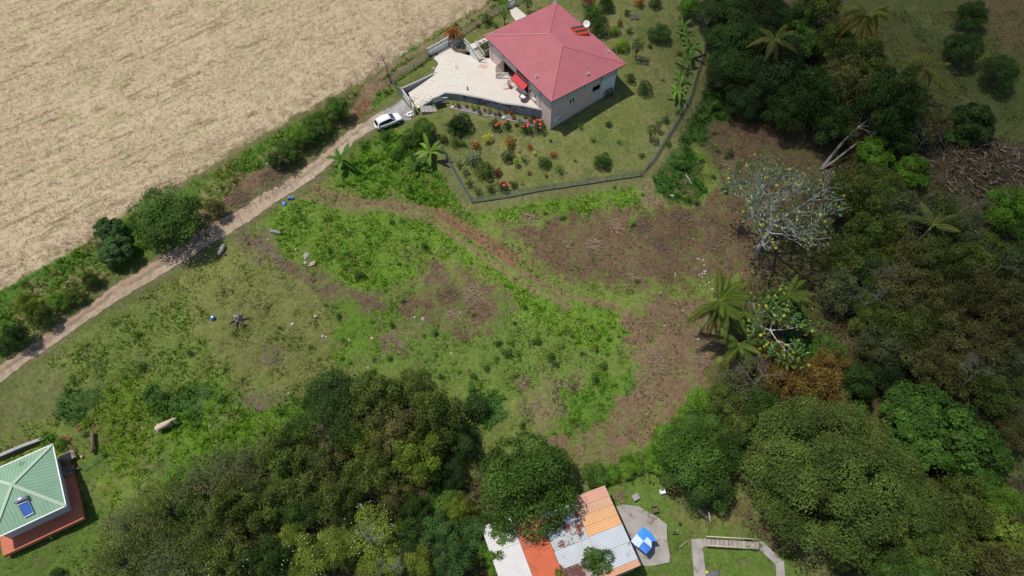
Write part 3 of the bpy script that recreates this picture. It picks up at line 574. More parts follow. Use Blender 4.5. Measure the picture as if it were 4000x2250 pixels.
def wall_holes(m, axis, val, th, a0, a1, z0, z1, holes):
    """wall along local x (axis 0) or y (axis 1) at the given offset with rectangular openings"""
    xs = sorted({a0, a1, *[h[0] for h in holes], *[h[1] for h in holes]})
    for xa, xb in zip(xs[:-1], xs[1:]):
        hs = sorted([h for h in holes if h[0] <= xa+1e-6 and h[1] >= xb-1e-6], key=lambda h: h[2]); z = z0
        for h in hs+[(0, 0, z1, z1)]:
            if h[2] > z+1e-6:
                if axis == 0: m.box(xa, xb, min(val, val+th), max(val, val+th), z, h[2])
                else: m.box(min(val, val+th), max(val, val+th), xa, xb, z, h[2])
            z = h[3]
HF = [(-4.47, -.74, FL, 1.1), (-.6, 2.5, FL, 1.25), (3.8, 4.5, -.2, .9)]; HS = [(-3.2, -2.1, .0, 1.08), (1.36, 2.9, -.75, 1.08)]
m = MB(); wall_holes(m, 0, WY0, .2, -WX, WX, -4.6, 1.5, HF); hb(m).build('wall', M_PINK, house)['label'] = 'pink terrace wall with garage and door openings'
m = MB(); wall_holes(m, 1, WX, -.2, WY0+.21, 3.1, -4.6, 1.4, HS); hb(m).build('wall', M_PINK, house)
m = MB(); m.box(WX-.2, WX+.004, 3.103, WY1, -4.6, 1.4); hb(m).build('wall', M_WHITEWALL, house)['label'] = 'white painted end of the wall'
m = MB(); m.box(-WX, WX-.21, WY1-.2, WY1, -4, 1.9); m.box(-WX, -WX+.2, WY0+.21, WY1-.21, -3, 1.9); hb(m).build('wall', M_PINK, house)
m = MB(); m.box(-WX+.2, WX-.2, WY0+.2, WY1-.2, FL-.2, FL-.02); m.box(-.66, -.64, -6.3, -3, FL, 2.4); m.box(-4.6, 2.6, -3.0, -2.8, FL, 2.4); m.box(-WX+.2, WX-.22, WY0+.25, WY1-.25, 1.7, 1.8); hb(m).build('floor', mat('inside_floor', (.30,.20,.16), .8, .1, 1), house)
# louvre bands below the eaves
def louvre(p0, p1, z0, z1, n, nm='louvre_band'):
    f = MB(); p0 = np.array(p0, float); p1 = np.array(p1, float); d = p1-p0; l = np.linalg.norm(d); d /= l
    for z in (z0, z1): f.bar((*(p0), z), (*(p1), z), .09, .09)
    for i in range(n+1): q = p0+d*l*i/n; f.bar((*q, z0), (*q, z1), .09, .07)
    for k in range(4):
        z = z0+(z1-z0)*(k+1)/5; f.bar((*p0, z), (*p1, z), .02, .09)
    fr = hb(f).build(nm, M_WHITE, house); g = MB(); nrm = np.array([-d[1], d[0]])*.07; a = p0+nrm; b = p1+nrm
    hb(g.bar((*a, (z0+z1)/2), (*b, (z0+z1)/2), .02, z1-z0-.05)).build('pane', mat('dusty_louvre_glass', (.42,.46,.46), .25, .2, 2, spec=.7), fr)
for a, b in ((-8.3, -7.9), (-7.5, -4.7), (-4.4, -.9), (2.9, 5.3), (5.7, 8.3)): louvre((a, WY0+.06), (b, WY0+.06), 1.55, 2.45, max(1, int((b-a)/1.2)))
for a, b in ((-6.4, -3.6), (-3.4, -.4), (-.2, 2.9), (3.2, 5.8)): louvre((WX-.06, b), (WX-.06, a), 1.45, 2.4, 3)
m = MB()
for x, y in ((-WX, WY0), (WX, WY0), (WX, WY1), (-WX, WY1), (2.7, WY0), (5.5, WY0), (-4.55, WY0)): m.box(x-.11, x+.11, y-.11, y+.11, 1.4, 2.95)
m.box(-WX, WX, WY0-.003, WY0+.17, 2.86, 2.98); m.box(WX-.17, WX+.003, WY0, WY1, 2.8, 2.92); m.box(-WX, WX, WY1-.15, WY1, 1.9, 2.9); m.box(-WX, -WX+.15, WY0, WY1, 1.9, 2.9); hb(m).build('wall_plate', mat('grey_timber', (.42,.42,.41), .8, .1, 2), house)
for x, y, a, b in ((WX+.05, WY0-.05, 2.9, -3.6), (5.5, WY0-.06, 2.7, -1.15), (-7.7, WY0-.07, 2.6, -1.15)):
    m = MB(); m.tube([(x, y, a), (x, y, b)], .05, 8); hb(m).build('downpipe', M_WHITE, house)
# roof: four stepped planes
Cn = [(-HX, -HY), (HX, -HY), (HX, HY), (-HX, HY)]
def hroof(p):
    x, y = hl(p); sl = (RZ-EZ)/HY
    return EZ+min((HY-abs(y))*sl, (HX-abs(x-.3))*(RZ-EZ)/(HX-1.68))
for (a, b, c_, d_) in ((Cn[0], Cn[1], RB, RA), (Cn[1], Cn[2], RB, RB), (Cn[2], Cn[3], RA, RB), (Cn[3], Cn[0], RA, RA)):
    m = MB(); K = 26; a = np.array((*a, EZ)); b = np.array((*b, EZ)); c_ = np.array((*c_, RZ)); d_ = np.array((*d_, RZ)); up = np.array([0, 0, .035])
    for k in range(K):
        t0, t1 = k/K, (k+1)/K; l0, r0 = a+(d_-a)*t0, b+(c_-b)*t0; l1, r1 = a+(d_-a)*t1, b+(c_-b)*t1
        m.add([l0+up, r0+up, r1+up*.2, l1+up*.2], [(0, 1, 2, 3)]); m.add([l0, r0, r0+up, l0+up], [(0, 1, 2, 3)])
    hb(m).build('roof_plane', M_ROOF, house)
m = MB(); m.use(M_WHITE)
m.add([(x, y, EZ-.16) for x, y in Cn], [(3, 2, 1, 0)]); m.use(mat('dark_red_fascia', (.30,.05,.06), .5, .08, 2))
for i in range(4):
    a, b = Cn[i], Cn[(i+1) % 4]; m.add([(*a, EZ-.16), (*b, EZ-.16), (*b, EZ+.03), (*a, EZ+.03)], [(0, 1, 2, 3)])
hb(m).build('fascia', M_WHITE, house)
MC = mat('red_ridge_cap', (.39,.14,.15), .45, .06, 3, .1)
for a, b in ((Cn[0], RA), (Cn[1], RB), (Cn[2], RB), (Cn[3], RA)):
    m = MB(); m.tube([(*a, EZ-.02), (*b, RZ-.02)], .15, 8); hb(m).build('ridge_cap', MC, house)
m = MB(); m.tube([(*RA, RZ-.02), (*RB, RZ-.02)], .16, 8); hb(m).build('ridge_cap', MC, house)
# windows
def window(m_axis, val, a0, a1, z0, z1, out, lab=None):
    f = MB(); P = lambda a, z, o: (a, val+o*out, z) if m_axis == 0 else (val+o*out, a, z)
    for q0, q1 in (((a0, z0), (a1, z0)), ((a0, z1), (a1, z1)), ((a0, z0), (a0, z1)), ((a1, z0), (a1, z1)), (((a0+a1)/2, z0), ((a0+a1)/2, z1))): f.bar(P(*q0, -.02), P(*q1, -.02), .08, .1)
    w = hb(f).build('window', M_WHITE, house)
    if lab: w['label'] = lab
    g = MB(); g.bar(P((a0+a1)/2, z0, -.08), P((a0+a1)/2, z1, -.08), a1-a0 if m_axis == 1 else .02, a1-a0 if m_axis == 0 else .02) if False else None
    if m_axis == 0: g.box(a0, a1, val-out*.1-.01, val-out*.1+.01, z0, z1)
    else: g.box(val-out*.1-.01, val-out*.1+.01, a0, a1, z0, z1)
    hb(g).build('pane', M_GLASS, w); s = MB(); s.bar(P(a0-.06, z0-.07, .1), P(a1+.06, z0-.07, .1), .24, .06); hb(s).build('sill', mat('pale_green_sill', (.55,.60,.48), .7, .05, 2), w)
window(0, WY0, 3.8, 4.5, -.2, .9, -1); window(1, WX, -3.2, -2.1, .0, 1.08, 1)
def baluster(m, a, b, h, n, base=0, rail=.07, sl=.045):
    a = np.array(a, float); b = np.array(b, float)
    m.bar(a+[0, 0, h], b+[0, 0, h], rail, rail); m.bar(a+[0, 0, base+.08], b+[0, 0, base+.08], rail*.8, rail*.8)
    for i in range(n+1): q = a+(b-a)*i/n; m.bar(q+[0, 0, base], q+[0, 0, h], sl, sl)
    return m
m = baluster(MB(), (WX+.03, 1.42, -.75), (WX+.03, 2.84, -.75), .85, 8, sl=.07); hb(m).build('balcony_railing', M_WHITE, house)
m = baluster(MB(), (-.5, WY0-.25, FL), (2.5, WY0-.25, FL), 1.0, 26); hb(m).build('door_railing', M_WHITE, house)
m = MB(); aw = [(-.75, WY0-.02, 1.40), (2.5, WY0-.02, 1.40), (2.5, WY0-1.1, .80), (-.75, WY0-1.1, .80)]
m.add(aw+[(x, y, z-.06) for x, y, z in aw]+[(2.5, WY0-1.1, .60), (-.75, WY0-1.1, .60)], [(0, 3, 2, 1), (4, 5, 6, 7), (0, 1, 5, 4), (1, 2, 6, 5), (3, 0, 4, 7), (3, 9, 8, 2)])
for k in range(7): x = -.72+k*.53; m.bar((x, WY0-.02, 1.41), (x, WY0-1.1, .81), .04, .03)
hb(m).build('awning', mat('bright_red_awning', (.50,.035,.04), .5, .06, 2, .05), house)
m = MB(); m.box(-.6, 2.5, WY0+.6, WY0+.65, FL, 1.2); hb(m).build('door', mat('dark_red_door', (.16,.03,.03), .5, .1, 2), house)
m = MB(); m.box(WX-.9, WX-.85, 1.3, 3.0, -.75, 1.1); hb(m).build('door', mat('brown_door', (.06,.03,.025), .5, .1, 2), house)
m = MB(); m.box(WX+.03, WX+.36, -6.0, -5.1, -1.85, -1.2); ac = hb(m).build('air_conditioner', M_WHITE, house)
m = MB(); m.lathe((WX+.37, -5.45, -1.52), [(.24, 0), (.24, .02), (.05, .03)], 16, 0); hb(m).build('fan_grille', M_METAL, ac)
m = MB(); m.box(2.95, 3.15, WY0-.22, WY0-.01, .35, .75); hb(m).build('wall_lamp', M_DARK, house)
# open garage doors and gate leaves
MBR = mat('brown_mesh_door', (.23,.12,.09), .6, .1, 3)
m = MB(); f = MB()
for z in (0, 2.15): f.bar((-4.55, WY0-.05, FL+.03+z), (-4.0, WY0-1.75, FL+.03+z), .06, .06)
for t in np.linspace(0, 1, 16): q = np.array((-4.55, WY0-.05, FL))*(1-t)+np.array((-4.0, WY0-1.75, FL))*t; f.bar(q, q+[0, 0, 2.2], .05 if t in (0, 1) else .07, .02)
hb(f).build('garage_door', MBR, house)
m = baluster(MB(), (-3.9, WY0-1.8, FL), (-2.8, WY0-.15, FL), 1.1, 9, sl=.03); hb(m).build('gate_leaf', M_WHITE, house)
m = baluster(MB(), (-1.2, WY0-2.3, FL), (-.75, WY0-.15, FL), 1.1, 9, sl=.03); hb(m).build('gate_leaf', M_WHITE, house)
# things standing on the roof
MP = mat('solar_cell', (.025,.03,.04), .2, .1, 2, 0, spec=.7)
for u, v, lab in ((1919, 137, 'small solar floodlight at the far left corner of the red roof'), (2043, 78, 'small solar floodlight halfway up the back left slope of the red roof'), (2166, 12, 'small solar floodlight at the top corner of the red roof'),
                  (2097, 303, 'small solar floodlight above the red awning'), (2295, 291, 'small solar floodlight above the brown doorway side of the red roof'), (2372, 205, 'small solar floodlight at the right corner of the red roof')):
    p = on(u, v, hroof); t = thing('solar_floodlight', lab, 'solar light', p, HA, 'solar floodlights on the red roof', .72)
    m = MB(); m.frame((0, 0, .32), (1, 0, 0), (0, .9, .44), (0, -.44, .9), -.24, .24, -.30, .30, -.03, .03); m.build('panel_frame', M_WHITE, t)
    m = MB(); m.frame((0, 0, .32), (1, 0, 0), (0, .9, .44), (0, -.44, .9), -.19, .19, -.25, .25, .031, .04); m.build('solar_panel', MP, t)
    m = MB(); m.tube([(0, 0, -.1), (0, 0, .3)], .03, 6); m.box(-.1, .1, -.1, .1, .1, .2); m.build('bracket', M_METAL, t)
MO = mat('orange_red_casing', (.60,.085,.03), .45, .06, 2, .03)
for u, v, lab in ((2256, 119, 'orange red solar water heater on the roof, nearer the ridge'), (2272, 134, 'orange red solar water heater on the roof, nearer the right eave')):
    p = on(u, v, hroof); a = un(2236, 138, 4.5); b = un(2288, 128, 4.5); ang = math.atan2(b[1]-a[1], b[0]-a[0]); t = thing('solar_water_heater', lab, 'water heater', p, ang, 'pair of solar water heaters on the red roof')
    t.scale = (1.1, 1.15, 1.35); m = MB(); m.add([(-1.0, -.33, -.1), (-1.0, .33, -.1), (-1.0, .30, .38), (-1.0, -.12, .42), (-1.0, -.33, .25), (1.0, -.33, -.1), (1.0, .33, -.1), (1.0, .30, .38), (1.0, -.12, .42), (1.0, -.33, .25)],
      [(4, 3, 2, 1, 0), (5, 6, 7, 8, 9), (0, 1, 6, 5), (1, 2, 7, 6), (2, 3, 8, 7), (3, 4, 9, 8), (4, 0, 5, 9)]); m.build('casing', MO, t)
    m = MB(); m.frame((0, .09, .405), (1, 0, 0), (0, .995, -.095), (0, .095, .995), -.92, .92, -.19, .19, 0, .03); m.build('collector_panel', MP, t)
    m = MB(); m.tube([(1.0, 0, .1), (1.3, 0, .05), (1.7, .1, -.35)], .03, 6); m.build('pipe', M_DARK, t)
p = un(2291, 96, 3.6); t = thing('satellite_dish', 'round white satellite dish on the right eave of the red roof', 'satellite dish', (p[0], p[1], 3.1), -.6)
dm = MB(); dm.lathe((0, 0, 0), [(.06, -.08), (.30, -.05), (.48, .03), (.46, .03), (.28, -.03), (.03, -.06)], 20); d = dm.build('dish', M_WHITE, t, True); d.location = (0, 0, .65); d.rotation_euler = (R_(48), 0, R_(20)); d.scale = (1.15, 1.15, 1.15)
m = MB(); m.tube([(0, 0, -.3), (0, 0, .62)], .03, 6); m.build('mast', M_METAL, t); m = MB(); m.tube([(0, 0, .6), (-.2, .45, .75)], .015, 5); m.build('feed_arm', M_METAL, t)

# ------------------------------------------------------------------ terrace, walls, gates
def unz(u, v, z): return tuple(un(u, v, z))
LW = [(1593,361,-2.2), (1694,290,-1.22)]; RWALL = [(1650,411,-2.15), (1690,388,-1.72), (1738,363,-1.2), (1791,367,-1.2), (1888,385,-1.2), (1966,404,-1.2), (2044,414,-1.2), (2106,427,-1.2), (2134,433,-1.2)]
rw = [unz(*q) for q in RWALL]; lw = [unz(*q) for q in LW]
flat = [lw[1], unz(1700,268,-1.2), unz(1713,249,-1.2), unz(1706,238,-1.2), unz(1686,223,-1.2), unz(1752,181,-1.2), unz(1775,196,-1.2), unz(1800,207,-1.2), unz(1826,215,-1.2), unz(1890,225,-1.2), hw(-8.35, WY0+.02, -1.2), hw(6.4, WY0+.02, -1.2)]+[rw[i] for i in (7, 6, 5, 4, 3, 2)]
terrace = MB(); terrace.prism([(x, y) for x, y, z in flat], -1.45, -1.2); o = terrace.build('patio', M_TERR); struct(o)
m = MB(); m.add([lw[0], lw[1], rw[2], rw[1], rw[0], unz(1628,418,-2.28)], [(0, 5, 4, 3), (0, 3, 2, 1)]); ramp = struct(m.build('driveway_ramp', M_TERR))
for q in (((1865,262),(1880,250),(1912,256),(1896,270)), ((1770,252),(1778,250),(1795,268),(1786,272))):
    P = [unz(*a, -1.196) for a in q]; struct(MB().prism([(x, y) for x, y, z in P], -1.2, -1.194).build('patio_inlay', mat('pinkish_tiles', (.52,.36,.30), .7, .08, 3)))
# crazy paving, one flat stone after another
def inpoly(p, poly):
    c = False; n = len(poly)
    for i in range(n):
        (x0, y0), (x1, y1) = poly[i][:2], poly[(i+1) % n][:2]
        if (y0 > p[1]) != (y1 > p[1]) and p[0] < (x1-x0)*(p[1]-y0)/(y1-y0)+x0: c = not c
    return c
rg = random.Random(4); SM = []
for k in range(8):
    n = rg.choice((5, 6, 6, 7)); a0 = rg.random()*6; V = []; m = MB()
    pts = [(math.cos(a0+j*6.283/n+rg.uniform(-.15, .15))*rg.uniform(.20, .265), math.sin(a0+j*6.283/n+rg.uniform(-.15, .15))*rg.uniform(.20, .265)) for j in range(n)]
    m.prism(pts, -.03, .022+.008*rg.random()); SM.append(m.mesh('paving_stone', M_STONEW if k % 2 else M_STONE))
S1 = [(1720,228),(1748,222),(1778,262),(1782,276),(1742,302),(1662,352),(1608,384),(1597,364),(1694,303),(1712,280)]; S2 = [(1780,278),(1800,290),(1822,303),(1832,326),(1826,352),(1800,336),(1755,338),(1722,350),(1664,393),(1634,414),(1615,396),(1652,370),(1718,318),(1752,290)]
def surfz(x, y):
    a = np.array(lw[1]); b = (np.array(rw[2])-a)[:2]; n = np.array([b[1], -b[0]]); n /= np.linalg.norm(n); 
    q = np.array(lw[0])[:2]-a[:2]
    if n@q < 0: n = -n
    d = n@(np.array([x, y])-a[:2]); D = n@q
    return -1.2 if d <= 0 else -1.2-1.0*d/D
cnt = 0
for S_ in (S1, S2):
    poly = [unz(u, v, -1.5)[:2] for u, v in S_]; x0, x1 = min(p[0] for p in poly), max(p[0] for p in poly); y0, y1 = min(p[1] for p in poly), max(p[1] for p in poly); y = y0; row = 0
    while y < y1:
        x = x0+(row % 2)*.22
        while x < x1:
            px, py = x+rg.uniform(-.04, .04), y+rg.uniform(-.04, .04)
            if inpoly((px, py), poly) and cnt < 295:
                z = surfz(px, py); k = rg.randrange(8); put('paving_stone', SM[k], o if z > -1.21 else ramp, (px, py, z+.004), (0, 0, rg.random()*6.28), (rg.uniform(.9, 1.1), rg.uniform(.9, 1.1), 1)); cnt += 1
            x += .44
        y += .40; row += 1
# retaining walls
def retaining(name, label, pts, th, top, foot, m_face, side=1):
    t = thing(name, label, 'wall', (pts[0][0], pts[0][1], pts[0][2])); P = [np.array(p)-np.array(pts[0]) for p in pts]; f = MB(); c = MB(); N_ = []
    for i in range(len(P)):
        a, b = P[max(i-1, 0)], P[min(i+1, len(P)-1)]; d = (b-a)[:2]; d /= np.linalg.norm(d); N_.append(np.array([d[1], -d[0]])*side)
    for i in range(len(P)-1):
        q = []
        for j in (i, i+1): q += [(*(P[j][:2]), P[j][2]), (*(P[j][:2]+N_[j]*th), P[j][2])]
        a, b, c2, d2 = q[0], q[1], q[3], q[2]; zf = [foot(*(np.array(k[:2])+np.array(pts[0][:2])))-pts[0][2] for k in (a, b, c2, d2)]
        f.add([(k[0], k[1], zf[n]) for n, k in enumerate((a, b, c2, d2))]+[(k[0], k[1], k[2]+top) for k in (a, b, c2, d2)], [(0, 1, 2, 3), (4, 7, 6, 5), (0, 4, 5, 1), (1, 5, 6, 2), (2, 6, 7, 3), (3, 7, 4, 0)])
        e = th+.05; q = []
        for j in (i, i+1): q += [(*(P[j][:2]-N_[j]*.05), P[j][2]), (*(P[j][:2]+N_[j]*e), P[j][2])]
        a, b, c2, d2 = q[0], q[1], q[3], q[2]; c.add([(k[0], k[1], k[2]+top+.002) for k in (a, b, c2, d2)]+[(k[0], k[1], k[2]+top+.09) for k in (a, b, c2, d2)], [(0, 1, 2, 3), (4, 7, 6, 5), (0, 4, 5, 1), (1, 5, 6, 2), (2, 6, 7, 3), (3, 7, 4, 0)])
    f.build('wall_face', m_face, t); c.build('coping', M_COPE, t); return t
retaining('retaining_wall', 'long stained grey block wall below the cream terrace, above the flower bed', rw, .2, .10, lambda x, y: G(x, y)-.9, M_BLOCK, 1)
retaining('retaining_wall', 'short grey block wall between the driveway ramp and the mown grass bank', [unz(1572,344,-1.25), unz(1632,317,-1.2), unz(1694,287,-1.15)], .2, .05, lambda x, y: -3.2, mat('grey_block', (.27,.275,.29), .9, .12, 2, .2), 1)
# white sliding gate across the drive
ga, gb, gc = at(1573, 376), at(1607, 421), at(1622, 446)
def solid_gate(a, b, h, label, slat_from=None, grp=None):
    t = thing('gate' if slat_from is None else 'panel_gate', label, 'gate', a, 0, grp); d = np.array(b)-np.array(a); l = np.linalg.norm(d[:2]); e = np.array([d[0]/l, d[1]/l, d[2]/l]); sd = np.array([-e[1], e[0], 0])
    def pn(m, z0, z1, th, x0=0, x1=None): return m.frame((0, 0, 0), e, sd, (0, 0, 1), x0, x1 or l, -th/2, th/2, z0, z1)
    hs = h if slat_from is None else h*slat_from
    pn(MB(), .05, hs, .05).build('panel', M_WHITEWALL, t); m = MB(); pn(m, h-.06, h+.02, .09)
    if slat_from: 
        pn(m, hs, hs+.05, .09)
        for x in np.arange(.05, l, .17): pn(m, hs+.05, h-.06, .04, x, x+.07)
    m.build('frame', M_WHITE, t)
    for x in (0, l):
        m = MB(); m.frame((0, 0, 0), e, sd, (0, 0, 1), x-.1, x+.1, -.12, .12, -.3, h+.12); m.build('post', M_COPE, t)
    return t
solid_gate(ga, gb, 1.65, 'solid white gate across the driveway entrance above the parked car'); solid_gate(gb+np.array([.1, -.12, 0]), gc, 1.5, 'narrow white wicket gate beside the driveway gate, next to the steps')
solid_gate(unz(1672,226,-1.3), unz(1753,180,-1.2), 1.85, 'white boundary gate of slats over solid panels at the field side of the terrace', .55)
solid_gate(at(1988, 33), at(2014, 21), 1.5, 'small white gate at the top of the photo where the pale path meets the field', .5)
# pale path and raised walk
def slab(name, px, z0=None, th=.08, m=None, h=.03):
    P = [tuple(at(u, v, h)) for u, v in px] if z0 is None else [unz(u, v, z0) for u, v in px]
    return struct(MB().prism(P, -th-.15, 0).build(name, m or M_TERR))
slab('garden_path', [(1990,38),(2014,24),(2062,66),(2020,88),(1996,56)]); wk = slab('raised_walk', [(1822,178),(1850,168),(1908,142),(1920,152),(1846,192)], .25, .9)
# outside stair
t = thing('outside_stair', 'white railed outside stair dropping from the raised walk to the terrace', 'stair', unz(1848,182,.25)); o3 = np.array(unz(1848,182,.25)); e3 = np.array(unz(1884,236,-1.2)); n_ = 8; d3 = e3-o3; dl = np.linalg.norm(d3[:2]); f3 = d3[:2]/dl; s3 = np.array([f3[1], -f3[0], 0]); f3 = np.array([*f3, 0])
for i in range(n_): MB().frame((0, 0, 0), f3, s3, (0, 0, 1), dl*i/n_+.004, dl*(i+1)/n_, -.5, .6, -1.45, -(i+1)*1.45/n_+.0).build('step', M_TERR, t)
m = MB(); m.add([tuple(s3*.62), tuple(f3*dl+s3*.62+[0, 0, -1.45]), tuple(s3*.62+[0, 0, -1.45]), tuple(s3*.72), tuple(f3*dl+s3*.72+[0, 0, -1.45]), tuple(s3*.72+[0, 0, -1.45])], [(0, 1, 2), (5, 4, 3), (0, 3, 4, 1), (0, 2, 5, 3)]); m.build('side_wall', M_WHITEWALL, t)
for k in (-.52, .66):
    m = baluster(MB(), s3*k, f3*dl+s3*k+[0, 0, -1.45], .9, 11, sl=.05); m.build('railing', M_WHITE, t)
m = baluster(MB(), s3*.66, s3*.66+np.array(unz(1826,160,.25))-np.array(unz(1848,182,.25)), .9, 8, sl=.05); m.build('railing', M_WHITE, t)
m = baluster(MB(), f3*dl+s3*.66+[0, 0, -1.45], f3*(dl+.9)-s3*.1+[0, 0, -1.45], .9, 5, sl=.05); m.build('railing', M_WHITE, t)
# planters
def planter(px, z, label, hgt=.5, col=(.25,.20,.15)):
    P = [unz(u, v, z) for u, v in px]; c0 = np.mean(P, 0); t = thing('planter', label, 'planter', (c0[0], c0[1], z)); Q = [(p[0]-c0[0], p[1]-c0[1]) for p in P]
    m = MB(); n = len(Q)
    for i in range(n): a, b = Q[i], Q[(i+1) % n]; m.bar((*a, hgt/2), (*b, hgt/2), .16, hgt)
    m.build('wall', mat('brown_planter', col, .9, .15, 2), t); MB().prism([(x*.95, y*.95) for x, y in Q], 0, hgt*.8).build('soil', mat('soil', (.09,.06,.04), .95, .2, 4, .4), t)
planter([(1757,176),(1775,160),(1822,170),(1822,208),(1795,205),(1770,195)], -1.2, 'rounded brown planter at the corner of the terrace holding the red and blue shrubs', .6)
planter([(1852,190),(1905,163),(1920,206),(1893,222)], -1.2, 'brown planter between the stair and the house filled by a bushy hedge', 1.1)
# utility pole, field fence
def wire_fence(px, name, label, cat='fence', h=1.3, kerb=None, wires=6, step=3.0, diag=False, post=.035, lean=0, z=None):
    P = [at(u, v) for u, v in px]; o = P[0]; t = thing(name, label, cat, o); W_ = MB(); wr = .012
    K = MB()
    for a, b in zip(P[:-1], P[1:]):
        d = b-a; l = np.linalg.norm(d[:2]); n = max(1, round(l/step)); e = d/l; sd = np.array([-e[1], e[0], 0])
        g = lambda q: np.array([a[0]+d[0]*q-o[0], a[1]+d[1]*q-o[1], G(a[0]+d[0]*q, a[1]+d[1]*q)-o[2]])
        for i in range(n+1):
            if i == n and not np.allclose(b, P[-1]): continue
            q = g(i/n); m = MB(); m.tube([q+[0, 0, -.3], q+[0, 0, h+.08]], post, 6); m.build('post', M_STEEL, t)
        k = max(1, round(l/1.0))
        for i in range(k):
            q0, q1 = g(i/k), g((i+1)/k)
            for w_ in range(wires): z_ = .12+(h-.12)*w_/(wires-1); W_.bar(q0+[0, 0, z_], q1+[0, 0, z_], wr if 0 < w_ < wires-1 else wr*1.6)
            if kerb: K.bar(q0+[0, 0, .02], q1+[0, 0, .02], kerb[0], kerb[1])
            if diag:
                nn = 7
                for j in range(nn):
                    f0 = j/nn; A0 = q0*(1-f0)+q1*f0
                    for sg in (1, -1): W_.bar(A0+[0, 0, .08], A0+(q1-q0)*sg*1.2/1.0+[0, 0, h], .009)
    W_.build('wire_mesh', M_WIRE, t)
    if kerb: K.build('kerb', mat('concrete_kerb', (.16,.155,.14), .9, .15, 2, .2), t)
    return t
wire_fence(GARDEN_FENCE[:5], 'chain_link_fence', 'chain-link fence on a concrete kerb down the left side of the garden', h=1.35, kerb=(.2, .2), diag=True, step=2.6)
wire_fence(GARDEN_FENCE[4:9], 'chain_link_fence', 'chain-link fence on a concrete kerb along the bottom of the garden', h=1.25, kerb=(.2, .2), diag=True, step=2.35)
wire_fence(GARDEN_FENCE[8:], 'chain_link_fence', 'darker chain-link fence climbing the right side of the garden to the trees', h=1.35, kerb=(.2, .2), diag=True, step=2.6)
wire_fence([(1529,321),(1572,298),(1618,268),(1668,230)], 'wire_fence', 'grey green wire mesh fence between the grass bank and the stubble field', h=1.35, diag=True, wires=8)
wire_fence([(1806,136),(1850,108),(1900,78),(1930,60),(1984,36)], 'wire_fence', 'wire mesh fence between the croton bush and the small white gate', h=1.35, diag=True, wires=8)
wire_fence([(1529,321),(1548,348),(1569,374)], 'wire_fence', 'low wire mesh fence from the utility pole to the driveway gate', h=1.2, wires=7, diag=True)
wire_fence([(2016,20),(2050,0),(2090,-25)], 'wire_fence', 'short run of wire fence right of the small white gate at the top', h=1.3, wires=7, diag=True)
p = at(1524, 321); t = thing('utility_pole', 'thin leaning grey utility pole at the corner of the field fence', 'pole', p); MB().tube([(0, 0, -.4), (-.1, 0, 2.8), (-.62, 0, 5.5)], [.085, .075, .06], 8).build('pole', mat('grey_pole', (.17,.16,.15), .8, .15, 2), t, True); MB().bar((-.75, 0, 5.3), (-.45, 0, 5.3), .06, .1).build('bracket', M_METAL, t)
p = unz(1696,283,-1.15); t = thing('garden_lamp', 'small white globe garden lamp post at the end of the short grey wall', 'lamp', p); MB().tube([(0, 0, -.2), (0, 0, .75)], .04, 8).build('post', M_METAL, t); MB().lathe((0, 0, .88), [(.05, -.14), (.12, -.08), (.14, 0), (.11, .09), (.03, .14)], 12).build('globe', M_WHITE, t, True)
# steps, blocks, railing and swing seat under the wall
p = at(1668, 432); t = thing('garden_steps', 'worn brown stone steps going down beside the wicket gate', 'steps', p)
for i in range(4): a = R_(18); e = np.array([math.cos(a), math.sin(a), 0]); sd = np.array([-e[1], e[0], 0]); MB().frame((0, 0, 0), e, sd, (0, 0, 1), -1.0+i*.62, -.40+i*.62, -.65, .7, -.6, .55-i*.17).build('step', M_CONC, t)
blk = MB().box(-.2, .2, -.1, .1, 0, .2).mesh('block', M_WHITE)
for i, (u, v, a, lab) in enumerate(((1588,452,.3,'leftmost of the white blocks heaped by the wicket gate'), (1594,447,1.5,'white block standing at the back of the heap by the wicket gate'), (1600,445,.2,'white block in the middle of the heap by the wicket gate'), (1606,441,.4,'whitest block at the top right of the heap by the wicket gate'), (1598,457,.1,'white block at the front left of the heap by the wicket gate'), (1605,455,1.4,'white block at the front right of the heap by the wicket gate'))):
    q = at(u, v); b = put('block', blk, None, (q[0], q[1], q[2]+.05*(i % 3)), (.1*(i % 2), 0, a), (1.2, 1.1, 1.2)); tag(b, lab, 'block', 'white concrete blocks by the gate')
t = thing('railing_panel', 'white railing panel leaning against the dark wall beside the garden seat', 'railing', at(1717, 404)); e = at(1749, 402)-at(1717, 404); baluster(MB(), (0, 0, 0), (e[0], e[1], 0), 1.1, 11, sl=.06, rail=.1).build('balusters', M_WHITE, t)
p = at(1712, 412); t = thing('swing_seat', 'small dark metal garden swing seat under the terrace wall', 'garden seat', p, .4)
m = MB(); m.box(-.6, .6, -.25, .25, .4, .46); m.build('seat', M_METAL, t); m = MB(); m.box(-.6, .6, .25, .3, .46, .95); m.build('backrest', M_METAL, t)
for x in (-.75, .75):
    m = MB(); m.tube([(x, -.5, 0), (x, 0, 1.3), (x, .5, 0)], .03, 6); m.build('frame', M_STEEL, t)
MB().box(-.85, .85, -.5, .5, 1.25, 1.29).build('canopy', mat('dark_canopy', (.05,.07,.06), .8, .1, 3), t)
